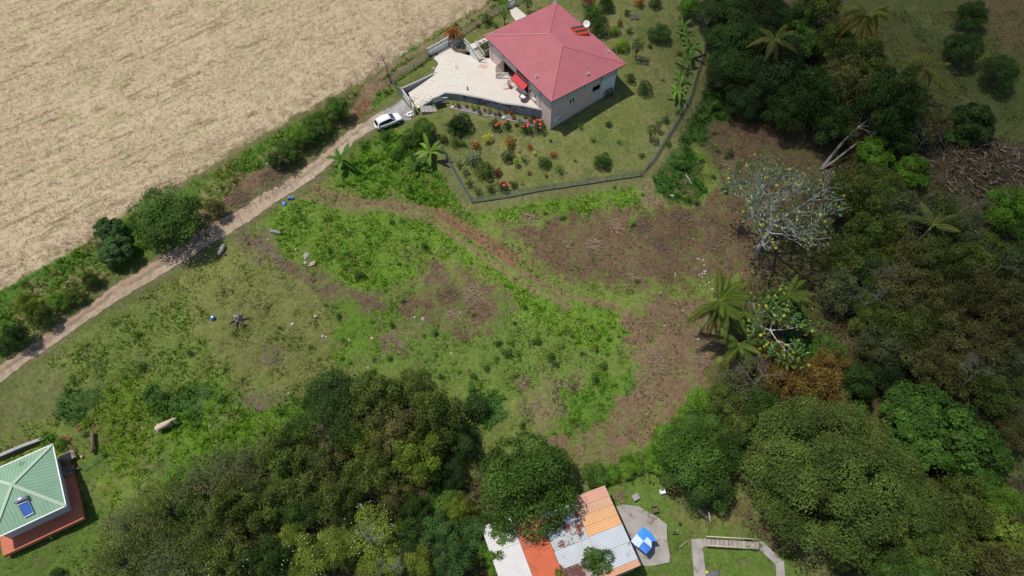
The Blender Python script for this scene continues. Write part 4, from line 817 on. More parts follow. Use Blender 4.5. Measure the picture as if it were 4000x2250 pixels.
# table and pots on the terrace
p = unz(2043,391,-1.2); t = thing('garden_table', 'round white topped table with dark rim near the end of the terrace', 'table', p); MB().lathe((0, 0, .72), [(.62, 0), (.66, .03), (.60, .06)], 20).build('rim', mat('brown_rim', (.12,.08,.06), .7, .1, 3), t); MB().lathe((0, 0, .785), [(.42, 0), (.42, .03), (.36, .04)], 20).build('table_top', M_WHITE, t)
for k in range(4): a = k*1.57+.6; MB().tube([(math.cos(a)*.15, math.sin(a)*.15, .7), (math.cos(a)*.42, math.sin(a)*.42, 0)], .035, 6).build('leg', M_DARK, t)
def pot(u, v, z, label, r=.28, h=.4, col=(.30,.10,.06)):
    p = unz(u, v, z) if z is not None else at(u, v); t = thing('flower_pot', label, 'flower pot', p); MB().lathe((0, 0, 0), [(r*.65, 0), (r*.95, h*.9), (r*1.08, h*.9), (r*1.08, h), (r*.9, h), (r*.85, h*.9)], 14).build('pot', mat('terracotta', col, .8, .12, 3), t); return t
pot(1993, 343, -1.2, 'terracotta pot on the terrace below the left end of the awning'); pot(1988,334,-1.2, 'terracotta pot tucked behind another beside the gate leaf', .24)
for u, v, lab in ((1770,421,'white bird ornament at the left end of the flower bed'), (1968,463,'white bird ornament at the edge of the flower bed among the red flowers')):
    q = at(u, v); t = thing('bird_ornament', lab, 'ornament', q, .5, 'white bird ornaments by the flower bed'); MB().lathe((0, 0, .18), [(.05, -.3), (.16, -.15), (.2, .05), (.12, .22), (.02, .36)], 10, 0).build('body', M_WHITE, t, True); MB().tube([(.25, 0, .2), (.38, 0, .38), (.34, 0, .5), (.45, 0, .52)], [.07, .04, .05, .02], 6).build('neck', M_WHITE, t, True)
p = unz(1826,350,-1.2); t = thing('garden_figurine', 'small grey figurine at the edge of the crazy paving', 'figurine', p); MB().lathe((0, 0, 0), [(.16, 0), (.12, .15), (.15, .35), (.07, .5), (.10, .62), (.03, .74)], 10).build('figure', M_COPE, t, True)
# leaning planks and boards at the right end of the house
t = thing('timber_stack', 'dark weathered boards leaning against the white end of the house wall', 'timber', hw(WX+.15, 4.6, -2.2), HA)
for i in range(7): MB().bar((.45+.05*(i % 2), -.9+i*.27, .0), (.05, -.9+i*.27, 1.25+.15*(i % 3)), .22, .04, up=(0, 1, 0)).build('board', M_DEADWOOD, t)
bedp = [tuple(at(u, v, .05)) for u, v in ((1755,422),(1800,432),(1850,442),(1890,452),(1930,455),(1975,466),(2020,478),(2060,492),(2092,494),(2096,474),(2040,462),(1966,446),(1888,428),(1800,410),(1760,402))]
bed = struct(MB().prism(bedp, -.3, 0).build('flower_bed', mat('grey_bed_gravel', (.20,.18,.16), .95, .25, 4, .5, fine=60)))
m = MB()
for a, b in zip(bedp[:8], bedp[1:9]): m.bar(np.array(a)+[0, 0, .02], np.array(b)+[0, 0, .02], .12, .16)
m.build('bed_edging', M_COPE, bed)
# twine from the fence corner
a = at(1842, 792, 1.0); b = at(1588, 1130, .15); t = thing('twine', 'long yellow twine stretched from the fence corner down into the clearing', 'twine', a)
m = MB(); m.tube([(0, 0, 0)]+[tuple((b-a)*k/8-np.array([0, 0, .3*math.sin(math.pi*k/8)])) for k in range(1, 9)], .022, 4); m.build('strand', mat('yellow_twine', (.50,.42,.12), .8, .1, 5), t)

# ------------------------------------------------------------------ the parked car
def car():
    a, b = at(1495, 512), at(1560, 487); d = (b-a)/np.linalg.norm(b-a); l = np.array([-d[1], d[0], 0]); c = (a+b)/2+l*.86; z = (a[2]+b[2])/2+.03
    t = thing('parked_car', 'white sport utility car parked half on the grass at the end of the concrete road', 'car', (c[0], c[1], z), math.atan2(d[1], d[0]))
    MW = mat('white_car_paint', (.80,.81,.82), .18, .01, 1, 0, spec=.6); MT = mat('tyre', (.018,.018,.018), .8, .1, 6); MG = mat('car_glass', (.02,.025,.03), .06, .02, 1, 0, spec=.9); MBK = mat('black_trim', (.025,.025,.028), .6, .05, 2, 0)
    # side profile stations: x, sill z, belt z, half width at belt, top z (hood or roof), half width of top
    ST = [(-2.22,.42,.78,.66,.80,.60),(-2.12,.34,.92,.82,1.02,.70),(-1.85,.30,.98,.90,1.10,.78),(-1.45,.28,1.0,.92,1.12,.80),(-.8,.26,1.0,.93,1.10,.82),(0,.26,.99,.93,1.08,.82),(.75,.27,.97,.93,1.06,.82),(1.2,.29,.95,.92,1.02,.80),(1.6,.32,.90,.90,.97,.76),(1.95,.36,.80,.84,.88,.68),(2.15,.40,.68,.70,.74,.56),(2.22,.46,.60,.52,.62,.42)]
    V = []
    for x, sz, bz, w, tz, wt in ST:
        mz = (sz+bz)*.5; V += [(x, s*y, z_) for s, q in ((-1, ((w*.86, sz), (w*1.0, mz), (w*.985, bz), (wt, tz))), (1, ((wt, tz), (w*.985, bz), (w, mz), (w*.86, sz)))) for y, z_ in q]
    F = [(i*8+j, i*8+(j+1) % 8, (i+1)*8+(j+1) % 8, (i+1)*8+j) for i in range(len(ST)-1) for j in range(8)]+[tuple(range(8))[::-1], tuple((len(ST)-1)*8+j for j in range(8))]
    o = MB().add(V, F).build('body', MW, t, True); o.modifiers.new('s', 'SUBSURF').levels = 2; o.modifiers['s'].render_levels = 2
    # cabin: glass house with white roof over it
    CB = [(-2.02,.98,.74,1.02,.70),(-1.75,1.02,.78,1.46,.60),(-1.2,1.04,.80,1.60,.62),(-.4,1.04,.80,1.66,.63),(.25,1.04,.80,1.60,.60),(.55,1.03,.79,1.44,.60),(1.12,1.01,.74,1.03,.70)]
    V = []; 
    for x, bz, w, tz, wt in CB: V += [(x, -w, bz), (x, -wt, tz-.02), (x, wt, tz-.02), (x, w, bz)]
    F = [(i*4+j, i*4+j+1, (i+1)*4+j+1, (i+1)*4+j) for i in range(len(CB)-1) for j in range(3)]+[(0, 3, 2, 1), (24, 25, 26, 27)]
    MB().add(V, F).build('windows', MG, t)
    V = []; RF = [(-1.95,1.12,.60),(-1.78,1.47,.64),(-1.2,1.63,.65),(-.4,1.69,.66),(.22,1.63,.63),(.42,1.54,.61)]
    for x, z_, w in RF[1:]: V += [(x, -w, z_-.05), (x, -w*.8, z_), (x, 0, z_+.02), (x, w*.8, z_), (x, w, z_-.05)]
    F = [(i*5+j, i*5+j+1, (i+1)*5+j+1, (i+1)*5+j) for i in range(len(RF)-2) for j in range(4)]
    r = MB().add(V, F).build('roof', MW, t, True); r.modifiers.new('t', 'SOLIDIFY').thickness = .04
    for s in (-1, 1):
        m = MB(); m.bar((.40, s*.62, 1.52), (1.08, s*.74, 1.04), .07, .05); m.build('windscreen_pillar', MW, t)
        m = MB(); m.bar((-1.72, s*.63, 1.45), (-1.98, s*.74, 1.02), .22, .05); m.build('rear_pillar', MW, t)
        m = MB(); m.bar((-1.5, s*.60, 1.64), (.1, s*.60, 1.68), .03, .03); m.build('roof_rail', M_METAL, t)
        m = MB(); m.lathe((.72, s*1.0, 1.08), [(.02, -.10), (.10, -.04), (.10, .06), (.04, .10)], 10, 0); m.build('wing_mirror', MW, t, True)
        m = MB(); m.bar((-1.55, s*.935, .33), (1.4, s*.935, .33), .04, .14); m.build('side_sill', MBK, t)
        m = MB(); m.box(1.98, 2.16, s*.60-.14, s*.60+.14, .66, .74); m.build('headlight', mat('headlight_glass', (.35,.38,.40), .1, .02, 1, 0, spec=.8), t)
        m = MB(); m.box(-2.24, -2.1, s*.62-.16, s*.62+.16, .80, .90); m.build('tail_light', mat('tail_light_red', (.35,.01,.01), .2, .02, 1, 0), t)
        for x in (-1.36, 1.38):
            m = MB(); m.lathe((x, s*.80, .35), [(.30, -.13), (.36, -.10), (.37, 0), (.36, .10), (.30, .13)], 20, 1); w = m.build('wheel', MT, t, True)
            m = MB(); m.lathe((x, s*.91, .35), [(.24, -.03), (.25, .02), (.05, .03)], 14, 1); m.build('rim', M_METAL, w)
            m = MB(); m.lathe((x, s*.86, .36), [(.43, -.06), (.44, .0), (.43, .085)], 20, 1); m.build('wheel_arch', MBK, t)
    MB().box(-2.25, -2.19, -.26, .26, .52, .63).build('number_plate', M_WHITE, t)
    MB().add([(-2.06, -.68, 1.03), (-2.06, .68, 1.03), (-1.80, .58, 1.42), (-1.80, -.58, 1.42)], [(0, 3, 2, 1)]).build('rear_window', MG, t)
car()
# ------------------------------------------------------------------ people and the cow
def skin_body(name, verts, edges, rad, m, parent, lv=1):
    me = bpy.data.meshes.new(name); me.from_pydata(verts, edges, []); me.materials.append(m); o = link(bpy.data.objects.new(name, me), parent)
    md = o.modifiers.new('skin', 'SKIN'); md.use_smooth_shade = True
    for i, r in enumerate(rad): me.skin_vertices[0].data[i].radius = (r, r) if not hasattr(r, '__len__') else r
    me.skin_vertices[0].data[0].use_root = True
    s = o.modifiers.new('sub', 'SUBSURF'); s.levels = lv; s.render_levels = lv; return o
M_SKIN = mat('brown_skin', (.20,.11,.07), .6, .05, 5, 0)
def person(u, v, rz, label, top, legs, hat, bare_arms=True, short=False):
    p = at(u, v); t = thing('person', label, 'person', p, rz, None)
    vs = [(0, 0, .95), (0, .01, 1.15), (0, .0, 1.38), (0, .0, 1.50), (0, .02, 1.58), (0, .03, 1.70), (-.19, 0, 1.42), (-.26, .03, 1.15), (-.24, .16, .92), (-.23, .20, .84), (.19, 0, 1.42), (.27, .02, 1.15), (.26, .12, .90), (.25, .15, .82), (-.10, 0, .88), (-.12, .06, .50), (-.12, .0, .09), (-.12, .14, .04), (.10, 0, .88), (.13, -.03, .50), (.13, -.14, .10), (.13, -.01, .04)]
    es = [(0, 1), (1, 2), (2, 3), (3, 4), (4, 5), (2, 6), (6, 7), (7, 8), (8, 9), (2, 10), (10, 11), (11, 12), (12, 13), (0, 14), (14, 15), (15, 16), (16, 17), (0, 18), (18, 19), (19, 20), (20, 21)]
    rd = [(.15, .11), (.14, .10), (.17, .11), .07, .08, .095, .06, .045, .033, .035, .06, .045, .033, .035, .09, .06, .042, .035, .09, .06, .042, .035]
    skin_body('body', vs, es, rd, M_SKIN, t, 2)
    skin_body('shirt', [(0, 0, 1.0), (0, 0, 1.2), (0, 0, 1.40), (0, 0, 1.47), (-.20, 0, 1.42), (-.25, .02, 1.22), (.20, 0, 1.42), (.26, .01, 1.22)], [(0, 1), (1, 2), (2, 3), (2, 4), (4, 5), (2, 6), (6, 7)], [(.17, .13), (.16, .12), (.19, .13), .08, .075, .062, .075, .062], top, t, 2)
    zl = .50 if short else .12
    skin_body('trousers' if not short else 'shorts', [(0, 0, .98), (-.105, 0, .86), (-.12, .055, .52), (-.12, .01, zl), (.105, 0, .86), (.13, -.03, .52), (.13, -.12, zl)] if not short else [(0, 0, .98), (-.105, 0, .86), (-.12, .045, .55), (.105, 0, .86), (.13, -.025, .55)],
              [(0, 1), (1, 2), (2, 3), (0, 4), (4, 5), (5, 6)] if not short else [(0, 1), (1, 2), (0, 3), (3, 4)], [(.17, .13), .105, .078, .062, .105, .078, .062] if not short else [(.17, .13), .11, .09, .11, .09], legs, t, 2)
    for s in (-.12, .13): MB().box(s-.05, s+.05, -.06 if s < 0 else -.18, .20 if s < 0 else .08, 0, .07).build('shoe', M_DARK, t)
    if hat is not None: MB().lathe((0, .03, 1.74), [(.16, -.01), (.16, .0), (.11, .02), (.10, .08), (.04, .12)], 12).build('hat', hat, t, True)
    else: MB().lathe((0, .02, 1.70), [(.11, -.03), (.112, .04), (.09, .1), (.03, .125)], 12).build('hair', M_DARK, t, True)
    for s in (-.035, .035): MB().lathe((s, .125, 1.70), [(.006, -.008), (.012, 0), (.006, .008)], 6, 1).build('eye', M_DARK, t)
    MB().lathe((0, .135, 1.67), [(.01, -.02), (.016, 0), (.006, .02)], 6, 1).build('nose', M_SKIN, t)
person(789, 938, R_(150), 'person in a red shirt and pale grey trousers standing in the shade on the road', mat('red_shirt', (.45,.02,.03), .8, .05, 3), mat('pale_jeans', (.26,.30,.34), .8, .08, 3), None)
person(806, 921, R_(-70), 'person in a white top and red shorts behind the one in red', mat('white_top', (.62,.64,.70), .8, .05, 3), mat('dark_red_shorts', (.25,.02,.03), .8, .05, 3), mat('dark_hat', (.06,.06,.07), .8, .1, 3), short=True)
def cow():
    a, b = at(628, 1684), at(672, 1664); d = b-a; t = thing('cow', 'cream coloured cow standing in the grass beside a dark green patch', 'cow', ((a+b)/2), math.atan2(d[1], d[0])); m = mat('cream_hide', (.55,.43,.30), .8, .1, 2, .1)
    vs = [(-.75, 0, 1.12), (-.35, 0, 1.10), (.15, 0, 1.10), (.62, 0, 1.16), (.95, .05, 1.22), (1.22, .10, 1.22), (1.42, .12, 1.12), (1.66, .14, 1.00), (-.78, .22, .95), (-.70, .24, .62), (-.86, .24, .34), (-.84, .24, .04), (-.78, -.22, .95), (-.62, -.24, .62), (-.78, -.24, .34), (-.74, -.24, .04),
          (.60, .22, .85), (.62, .22, .45), (.60, .22, .04), (.62, -.22, .85), (.72, -.22, .45), (.68, -.22, .04), (1.36, .30, 1.20), (1.36, -.08, 1.20), (-.95, 0, 1.12), (-1.02, 0, .62)]
    es = [(0, 1), (1, 2), (2, 3), (3, 4), (4, 5), (5, 6), (6, 7), (0, 8), (8, 9), (9, 10), (10, 11), (0, 12), (12, 13), (13, 14), (14, 15), (3, 16), (16, 17), (17, 18), (3, 19), (19, 20), (20, 21), (6, 22), (6, 23), (0, 24), (24, 25)]
    rd = [(.30, .30), (.40, .36), (.42, .37), (.33, .36), (.20, .26), (.16, .19), (.15, .15), (.085, .09), .19, .11, .065, .06, .19, .11, .065, .06, .14, .075, .06, .14, .075, .06, .05, .05, .07, .03]
    skin_body('body', vs, es, rd, m, t, 2)
    for s in (.19, .04): MB().tube([(1.30, s, 1.30), (1.28, s+(.12 if s > .1 else -.12), 1.38), (1.34, s+(.16 if s > .1 else -.16), 1.48)], [.03, .022, .008], 6).build('horn', M_COPE, t, True)
    for s in (.22, .03): MB().lathe((1.47, s, 1.18), [(.01, -.01), (.02, 0), (.01, .01)], 6, 1).build('eye', M_DARK, t)
cow()
# ------------------------------------------------------------------ stones, logs, litter in the clearing
def rock(u, v, rpx, col, label, grp='pale stones in the clearing', sx=1, seed=0, cat='rock'):
    p = at(u, v); r = rpx*mpp(p); rr = np.random.default_rng(u+v); m = MB(); n = 9; pr = []
    m.lathe((0, 0, 0), [(r*q*rr.uniform(.9, 1.1), r*z) for q, z in ((.8, -.3), (1.0, .1), (.92, .4), (.6, .68), (.2, .8))], n, 2, sx, .85)
    m.v = [(x*rr.uniform(.85, 1.15), y*rr.uniform(.85, 1.15), z*rr.uniform(.9, 1.1)) for x, y, z in m.v]
    o = m.build('rock', mat('stone_%02d%02d' % (int(col[0]*100), int(col[2]*100)), col, .9, .15, 3, .4)); o.location = (p[0], p[1], p[2]); o.rotation_euler = (0, 0, rr.uniform(0, 6)); tag(o, label, cat, grp)
GY, TN2 = (.36, .34, .31), (.42, .34, .22)
for q in ((1197,1000,14,GY,'largest pale grey boulder, at the left end of the bright green patch'), (1193,1028,8,GY,'small grey boulder just below the largest boulder'), (1221,1031,11,TN2,'yellowish elongated stone beside the boulders', 1.5), (1155,975,7,TN2,'small tan stone above and left of the largest boulder'), (1046,936,6,GY,'small pale stone below the grey log'),
          (1233,1236,9,TN2,'tan block of stone above the pair of rocks in the olive grass'), (1143,1267,9,TN2,'tan block of stone right of the tree stump'), (1262,1315,8,GY,'grey round rock in the olive grass left of the dark seedling'), (1274,1316,5,GY,'small grey rock touching a rounder one in the olive grass'), (1453,1322,8,TN2,'tan rock beside a small weed in mid clearing'),
          (1363,1327,6,TN2,'small pale rock left of the tan rock in mid clearing'), (1620,1240,7,GY,'narrow grey rock at the edge of the brown centre patch'), (1652,1246,8,GY,'round grey rock right of the narrow one in the brown centre patch'), (1797,1222,7,GY,'whitish rock on the brown brushwood patch'), (1763,1380,5,TN2,'small round stone below the brown centre patch'), (1438,1437,6,GY,'grey stone just above the dark trees'),
          (1128,1537,5,GY,'small pale stone near the bright grass above the dark trees'), (1296,1606,7,GY,'white stone showing through the dark open tree'), (254,1240,6,GY,'white stone on the verge at the left of the road'), (818,1667,5,GY,'small white stone in the grass right of the cow'), (2528,1618,5,GY,'white stone at the lower edge of the brown chips'), (1044,640,5,GY,'pale stone among the roadside brushwood'),
          (2668,1214,5,GY,'white stone left of the coconut palm above the path'), (2703,1232,5,GY,'white stone beside the big coconut palm fronds'), (2596,1272,5,GY,'white stone on the brown chips left of the palm'), (2580,1144,5,GY,'white stone on the bare soil above the palm'), (2640,1188,4,GY,'small white stone on green near the palm'), (2728,1325,5,GY,'white stone below the big palm on the chips'), (2625,766,8,GY,'pale rock at the top of the brown clearing under the green bank')): rock(*q[:5], sx=q[5] if len(q) > 5 else 1)
rg = random.Random(9)
for i in range(26): rock(int(rg.gauss(2740, 45)), int(rg.gauss(1075, 60)), rg.uniform(2.4, 4.2), (.60,.58,.52), 'small white fruit-sized stone on the brown soil beside the coconut palm', 'white flecks on the soil by the palms', cat='stone')
def log(u0, v0, u1, v1, r, label, m=M_PALEBARK, grp=None, cat='log', h=None):
    a, b = at(u0, v0), at(u1, v1); t = thing('log', label, cat, a, 0, grp); d = b-a; h = r if h is None else h; rr = random.Random(u0)
    MB().tube([(0, 0, h)]+[tuple(d*k/4+np.array([rr.uniform(-.1, .1), rr.uniform(-.1, .1), h])) for k in (1, 2, 3)]+[tuple(d+[0, 0, h])], [r*.9, r, r*1.05, r, r*.85], 9).build('trunk', m, t, True)
    return t
log(876, 962, 858, 1000, .30, 'thick pale log lying in the grass below the road'); log(884, 992, 872, 1001, .12, 'short tan plank beside the thick pale log', M_DEADWOOD); log(1056, 906, 1099, 916, .22, 'grey log at the edge of the green bank', mat('grey_bark', (.27,.27,.27), .9, .2, 3))
log(2678, 680, 2702, 722, .12, 'thin pale fallen branch on the green bank right of the garden'); log(2757, 1576, 2772, 1583, .1, 'white scrap of wood by the brown chips'); log(2448, 1520, 2482, 1516, .09, 'yellowish cut pole lying at the edge of the brown chips', M_DEADWOOD)
t = thing('tree_stump', 'jagged grey brown tree stump in the olive grass of the clearing', 'tree stump', at(932, 1248)); m = MB(); m.lathe((0, 0, 0), [(.75, -.3), (.5, .1), (.42, .6), (.30, .95), (.12, .7)], 11); rr = random.Random(3); m.v = [(x*rr.uniform(.75, 1.3), y*rr.uniform(.75, 1.3), z*rr.uniform(.8, 1.3)) for x, y, z in m.v]; m.build('stump', M_PALEBARK, t)
for k in range(7): a = k*.9; MB().tube([(math.cos(a)*.3, math.sin(a)*.3, .3), (math.cos(a)*.8, math.sin(a)*.8, .18), (math.cos(a+.2)*1.4, math.sin(a+.2)*1.4, 0)], [.16, .1, .03], 6).build('root', M_BARK, t, True)
MBL = mat('blue_plastic', (.03,.16,.42), .3, .05, 2, 0, spec=.6)
for u, v, lab, c in ((1131,776,'left blue plastic crate on the verge below the road', MBL), (1142,778,'right blue plastic crate on the verge below the road', MBL)):
    t = thing('plastic_crate', lab, 'crate', at(u, v), .5, 'blue plastic crates'); m = MB(); m.box(-.24, .24, -.18, .18, 0, .04)
    for q in ((-.24, -.20, -.18, .18), (.20, .24, -.18, .18), (-.2, .2, -.18, -.14), (-.2, .2, .14, .18)): m.box(*q, .04, .36)
    m.build('box', c, t); MB().box(-.15, .15, -.06, .06, .37, .40).build('lid', mat('pale_blue_lid', (.35,.50,.70), .4, .05, 2, 0), t)
t = thing('blue_sack', 'crumpled light blue sack on the grass left of the two crates', 'sack', at(1110, 797), .4); m = MB(); m.lathe((0, 0, .12), [(.1, -.1), (.28, -.02), (.25, .1), (.1, .18)], 9, 2, 1, 1.5); m.build('sack', mat('light_blue_sack', (.07,.30,.62), .5, .1, 3), t, True)
t = thing('blue_barrel', 'small shiny blue container lying alone left of the tree stump', 'container', at(833, 1246), .9); m = MB(); m.lathe((0, 0, .25), [(.10, -.32), (.27, -.28), (.29, 0), (.27, .28), (.10, .32)], 14, 0); m.build('drum', MBL, t, True); MB().box(-.06, .14, -.16, .12, .53, .56).build('label_patch', M_WHITE, t)

# ------------------------------------------------------------------ the green-roofed house, bottom left
gz0 = -2.0; T_, Rr, K_ = (np.array(unz(204,1734,gz0)), np.array(unz(258,1976,gz0)), np.array(unz(-16,2103,gz0))); e1 = (K_-Rr)/np.linalg.norm(K_-Rr); e2 = np.array([-e1[1], e1[0], 0]); 
if e2@(T_-Rr) < 0: e2 = -e2
LA, LB = 7.9, 8.15; gl = thing('house', 'small house under a pale green hipped metal roof with a red tiled terrace', 'house', (Rr[0], Rr[1], -5.3)); gf = lambda x, y, z: tuple(e1*x+e2*y+np.array([0, 0, z+5.3]))
M_GR = mat('green_roof_sheet', (.25,.40,.27), .55, .10, .6, .1, col2=(.14,.24,.17), thr=.58); M_CAP = mat('pale_green_cap', (.42,.52,.38), .6, .08, 3, .1); apx = (LA/2, LB/2, .15)
cs = [(0, 0, gz0), (LA, 0, gz0), (LA, LB, gz0), (0, LB, gz0)]
for i in range(4):
    a, b = np.array(cs[i]), np.array(cs[(i+1) % 4]); m = MB(); m.add([gf(*a), gf(*b), gf(*apx)], [(0, 1, 2)])
    n = 20
    for k in range(1, n):
        s = k/n; q = a+(b-a)*s; mid = (a+b)/2; w = 1-abs(2*s-1); e = q+(np.array(apx)-mid)*w; m.bar(gf(*(q+[0, 0, .012])), gf(*(e+[0, 0, .012])), .05, .03)
    m.build('roof_plane', M_GR, gl)
    m = MB(); m.bar(gf(*(a+[0, 0, -.02])), gf(*(b+[0, 0, -.02])), .12, .14); m.build('gutter', M_WHITE, gl)
    m = MB(); m.bar(gf(*(a+[0, 0, .05])), gf(apx[0], apx[1], apx[2]+.05), .34, .05); m.build('ridge_cap', M_CAP, gl)
m = MB(); m.add([gf(x, y, gz0-.1) for x, y, _ in cs], [(0, 1, 2, 3)]); m.build('ceiling', M_WHITE, gl)
for q in ((.7, LA-.5, .7, .9), (.7, LA-.5, LB-.9, LB-.7), (.7, .9, .903, LB-.903), (LA-.7, LA-.5, .903, LB-.903)):
    V = [gf(x, y, z) for x in q[:2] for y in q[2:] for z in (-5.6, gz0-.1)]; MB().add(V, [(0,1,3,2),(4,6,7,5),(0,4,5,1),(2,3,7,6),(0,2,6,4),(1,5,7,3)]).build('wall', mat('grey_white_wall', (.50,.52,.50), .85, .06, 1), gl)
V = [gf(x, y, z) for x in (-.35, LA+.5) for y in (-.9, LB+.1) for z in (-5.4, -4.85)]
ter = struct(MB().add([(a+Rr[0], b+Rr[1], c-5.3) for a, b, c in V], [(0,1,3,2),(4,6,7,5),(0,4,5,1),(2,3,7,6),(0,2,6,4),(1,5,7,3)]).build('tiled_terrace', mat('red_terrace_tiles', (.50,.15,.085), .75, .08, 2, .1)))
def groof(p):
    d = np.array(p)-Rr; x, y = d@e1, d@e2; return gz0+.06+2.15*min(x/(LA/2), (LA-x)/(LA/2), y/(LB/2), (LB-y)/(LB/2))
p0, p1 = on(60, 1963, groof), on(112, 1943, groof); t = thing('solar_water_heater', 'solar water heater with a silver tank and bright blue panel on the pale green roof', 'water heater', p0)
d = p1-p0; m = MB(); m.tube([(0, 0, .3), tuple(d*.02+[0, 0, .3]), tuple(d*.98+[0, 0, .3]), tuple(d+[0, 0, .3])], [.18, .27, .27, .18], 16); m.build('tank', mat('silver_tank', (.62,.63,.66), .25, .03, 1, 0, metal=.7), t, True)
q = [on(u, v, groof)-p0+[0, 0, .12] for u, v in ((73,1974),(113,1957),(135,2004),(98,2023))]; m = MB(); m.add(q+[a-[0, 0, .1] for a in q], [(0, 1, 2, 3), (7, 6, 5, 4), (0, 4, 5, 1), (1, 5, 6, 2), (2, 6, 7, 3), (3, 7, 4, 0)]); m.build('collector_panel', mat('blue_collector', (.05,.13,.42), .25, .04, 1, 0, spec=.7), t)
m = MB()
for i in range(4): m.bar(q[i]+[0, 0, .02], q[(i+1) % 4]+[0, 0, .02], .06, .06)
m.build('panel_frame', M_METAL, t)
retaining('garden_wall', 'dark grey low wall running off the left edge above the green-roofed house', [tuple(at(-60, 1800, .5)), tuple(at(80, 1740, .5)), tuple(at(178, 1704, .5))], .3, .0, lambda x, y: G(x, y)-.4, mat('grey_wall', (.17,.155,.15), .9, .2, 2, .2), 1)
# corrugated scrap sheets, dead palm log and netting behind the green house
for i, (q, lab) in enumerate((((236,1800,268,1780),'upper rusty grey sheet beside the green house'), ((232,1850,275,1838),'lower rusty grey sheet beside the green house'))):
    a, b = at(q[0], q[1], .5), at(q[2], q[3], .5); t = thing('metal_sheet', lab, 'metal sheet', a, math.atan2((b-a)[1], (b-a)[0])); m = MB()
    for k in range(8): m.box(0, 1.7, -.6+k*.15, -.6+k*.15+.13, -.03+(k % 2)*.03, (k % 2)*.03)
    m.build('sheet', mat('rusty_grey_sheet', (.26,.22,.20), .7, .15, 2, .2, col2=(.15,.07,.05), thr=.5), t)
log(282, 1850, 318, 1832, .16, 'grey plank leaning by the rusty sheets at the green house', M_DEADWOOD, h=.35)
log(275, 1800, 283, 1850, .14, 'brown dead palm trunk hanging beside the green house', M_DEADWOOD, h=.8); log(372, 1695, 368, 1775, .22, 'upright run of dead palm trunk at the fence right of the green house', M_DEADWOOD, h=.6)
t = thing('ball', 'small red and white ball on the grass right of the green house', 'ball', at(322, 1786)); MB().lathe((0, 0, .18), [(.05, -.17), (.15, -.1), (.18, 0), (.15, .1), (.05, .17)], 12).build('shell', mat('salmon_ball', (.65,.40,.32), .5, .05, 2, 0), t, True)
t = thing('netting', 'limp green garden netting on posts at the right of the green house', 'netting', at(398, 1765)); P0 = at(398, 1765)
m = MB(); c = [at(398,1765,.9)-P0, at(375,1800,.5)-P0, at(320,1836,.6)-P0]
for a, b in zip(c[:-1], c[1:]):
    for k in range(9): f = k/9; m.bar(a*(1-f)+b*f-[0, 0, .5], a*(1-f)+b*f+[0, 0, .25], .015)
    for k in range(5): m.bar(a+[0, 0, -.4+k*.16], b+[0, 0, -.4+k*.16], .015)
m.build('net', mat('green_net', (.10,.20,.13), .7, .1, 3), t)
for q in c: MB().tube([q-[0, 0, 1], q+[0, 0, .3]], .03, 6).build('post', M_STEEL, t)
t = thing('dead_frond_heap', 'heap of dry brown palm fronds along the fence behind the green house', 'palm fronds', at(270, 1690)); P0 = at(270, 1690); rg = random.Random(5)
for i, (u, v) in enumerate(((200,1720),(225,1700),(250,1700),(265,1718),(280,1700),(295,1685),(310,1680),(330,1662),(345,1650),(262,1735),(355,1670),(366,1690),(290,1672))):
    f = put('frond', FR[i % 3], t, tuple(at(u, v, .35)-P0), (rg.uniform(-.3, .3), .1, rg.random()*6.28), .42); f.color = (.30, .20, .13, 1)

# ------------------------------------------------------------------ the metal-roofed shed, bottom centre
SO_ = np.array(unz(2000+605/2.576, 1688+665/2.576, -6.3)); SV = np.array([.35475014, -.93496114, 0]); SU = np.array([.93496114, .35475014, 0])
shed = thing('shed', 'long low shed roofed with mismatched peach, silver, rusty and orange corrugated sheets', 'shed', (SO_[0], SO_[1], G(*SO_[:2]))); gz1 = G(*SO_[:2])
sf = lambda a, b, z: tuple(SU*a+SV*b+np.array([0, 0, z-gz1]))
RU = (.16,.045,.035)
def sheet(u0, u1, v0, v1, z, name, col, rust=None, thr=.5, lab=None, seed=0):
    n = max(2, round((v1-v0)/.27)); m = MB(); V = []; 
    prof = ((0, 0), (.62, 0), (.70, .045), (.86, .045), (.94, 0))
    rows = [(v0+(k+a)*(v1-v0)/n, z+h) for k in range(n) for a, h in prof]+[(v1, z)]
    for v, zz in rows: V += [sf(u0, v, zz-.03*(u0+8)), sf(u1, v, zz-.03*(u1+8))]
    m.add(V, [(2*i, 2*i+1, 2*i+3, 2*i+2) for i in range(len(rows)-1)])
    o = m.build('roof_sheet', mat(name, col, .6, .08, .8, .1, col2=rust, thr=thr, seed=seed) if rust else mat(name, col, .6, .07, .8, .1), shed)
    if lab: o['label'] = lab
    return o
M0 = -6.0
sheet(0, 4.26, -.05, 1.3, M0, 'peach_sheet', (.60,.33,.24), lab='peach sheet at the top'); sheet(0, 4.26, 1.32, 2.35, M0-.004, 'peach_sheet_b', (.60,.36,.23)); sheet(0, 4.26, 2.37, 3.6, M0, 'apricot_sheet', (.66,.38,.19), lab='apricot sheet'); sheet(0, 4.26, 3.62, 4.78, M0-.004, 'apricot_sheet_b', (.68,.38,.17))
sheet(0, 4.26, 4.8, 6.9, M0, 'silver_sheet', (.50,.53,.57)); sheet(0, 4.26, 6.92, 8.95, M0-.004, 'silver_rust_sheet', (.50,.52,.55), RU, .53, 'silver sheet with a big rust patch'); sheet(0, 4.26, 8.97, 9.7, M0, 'apricot_sheet_c', (.60,.33,.20), lab='apricot strip at the bottom end')
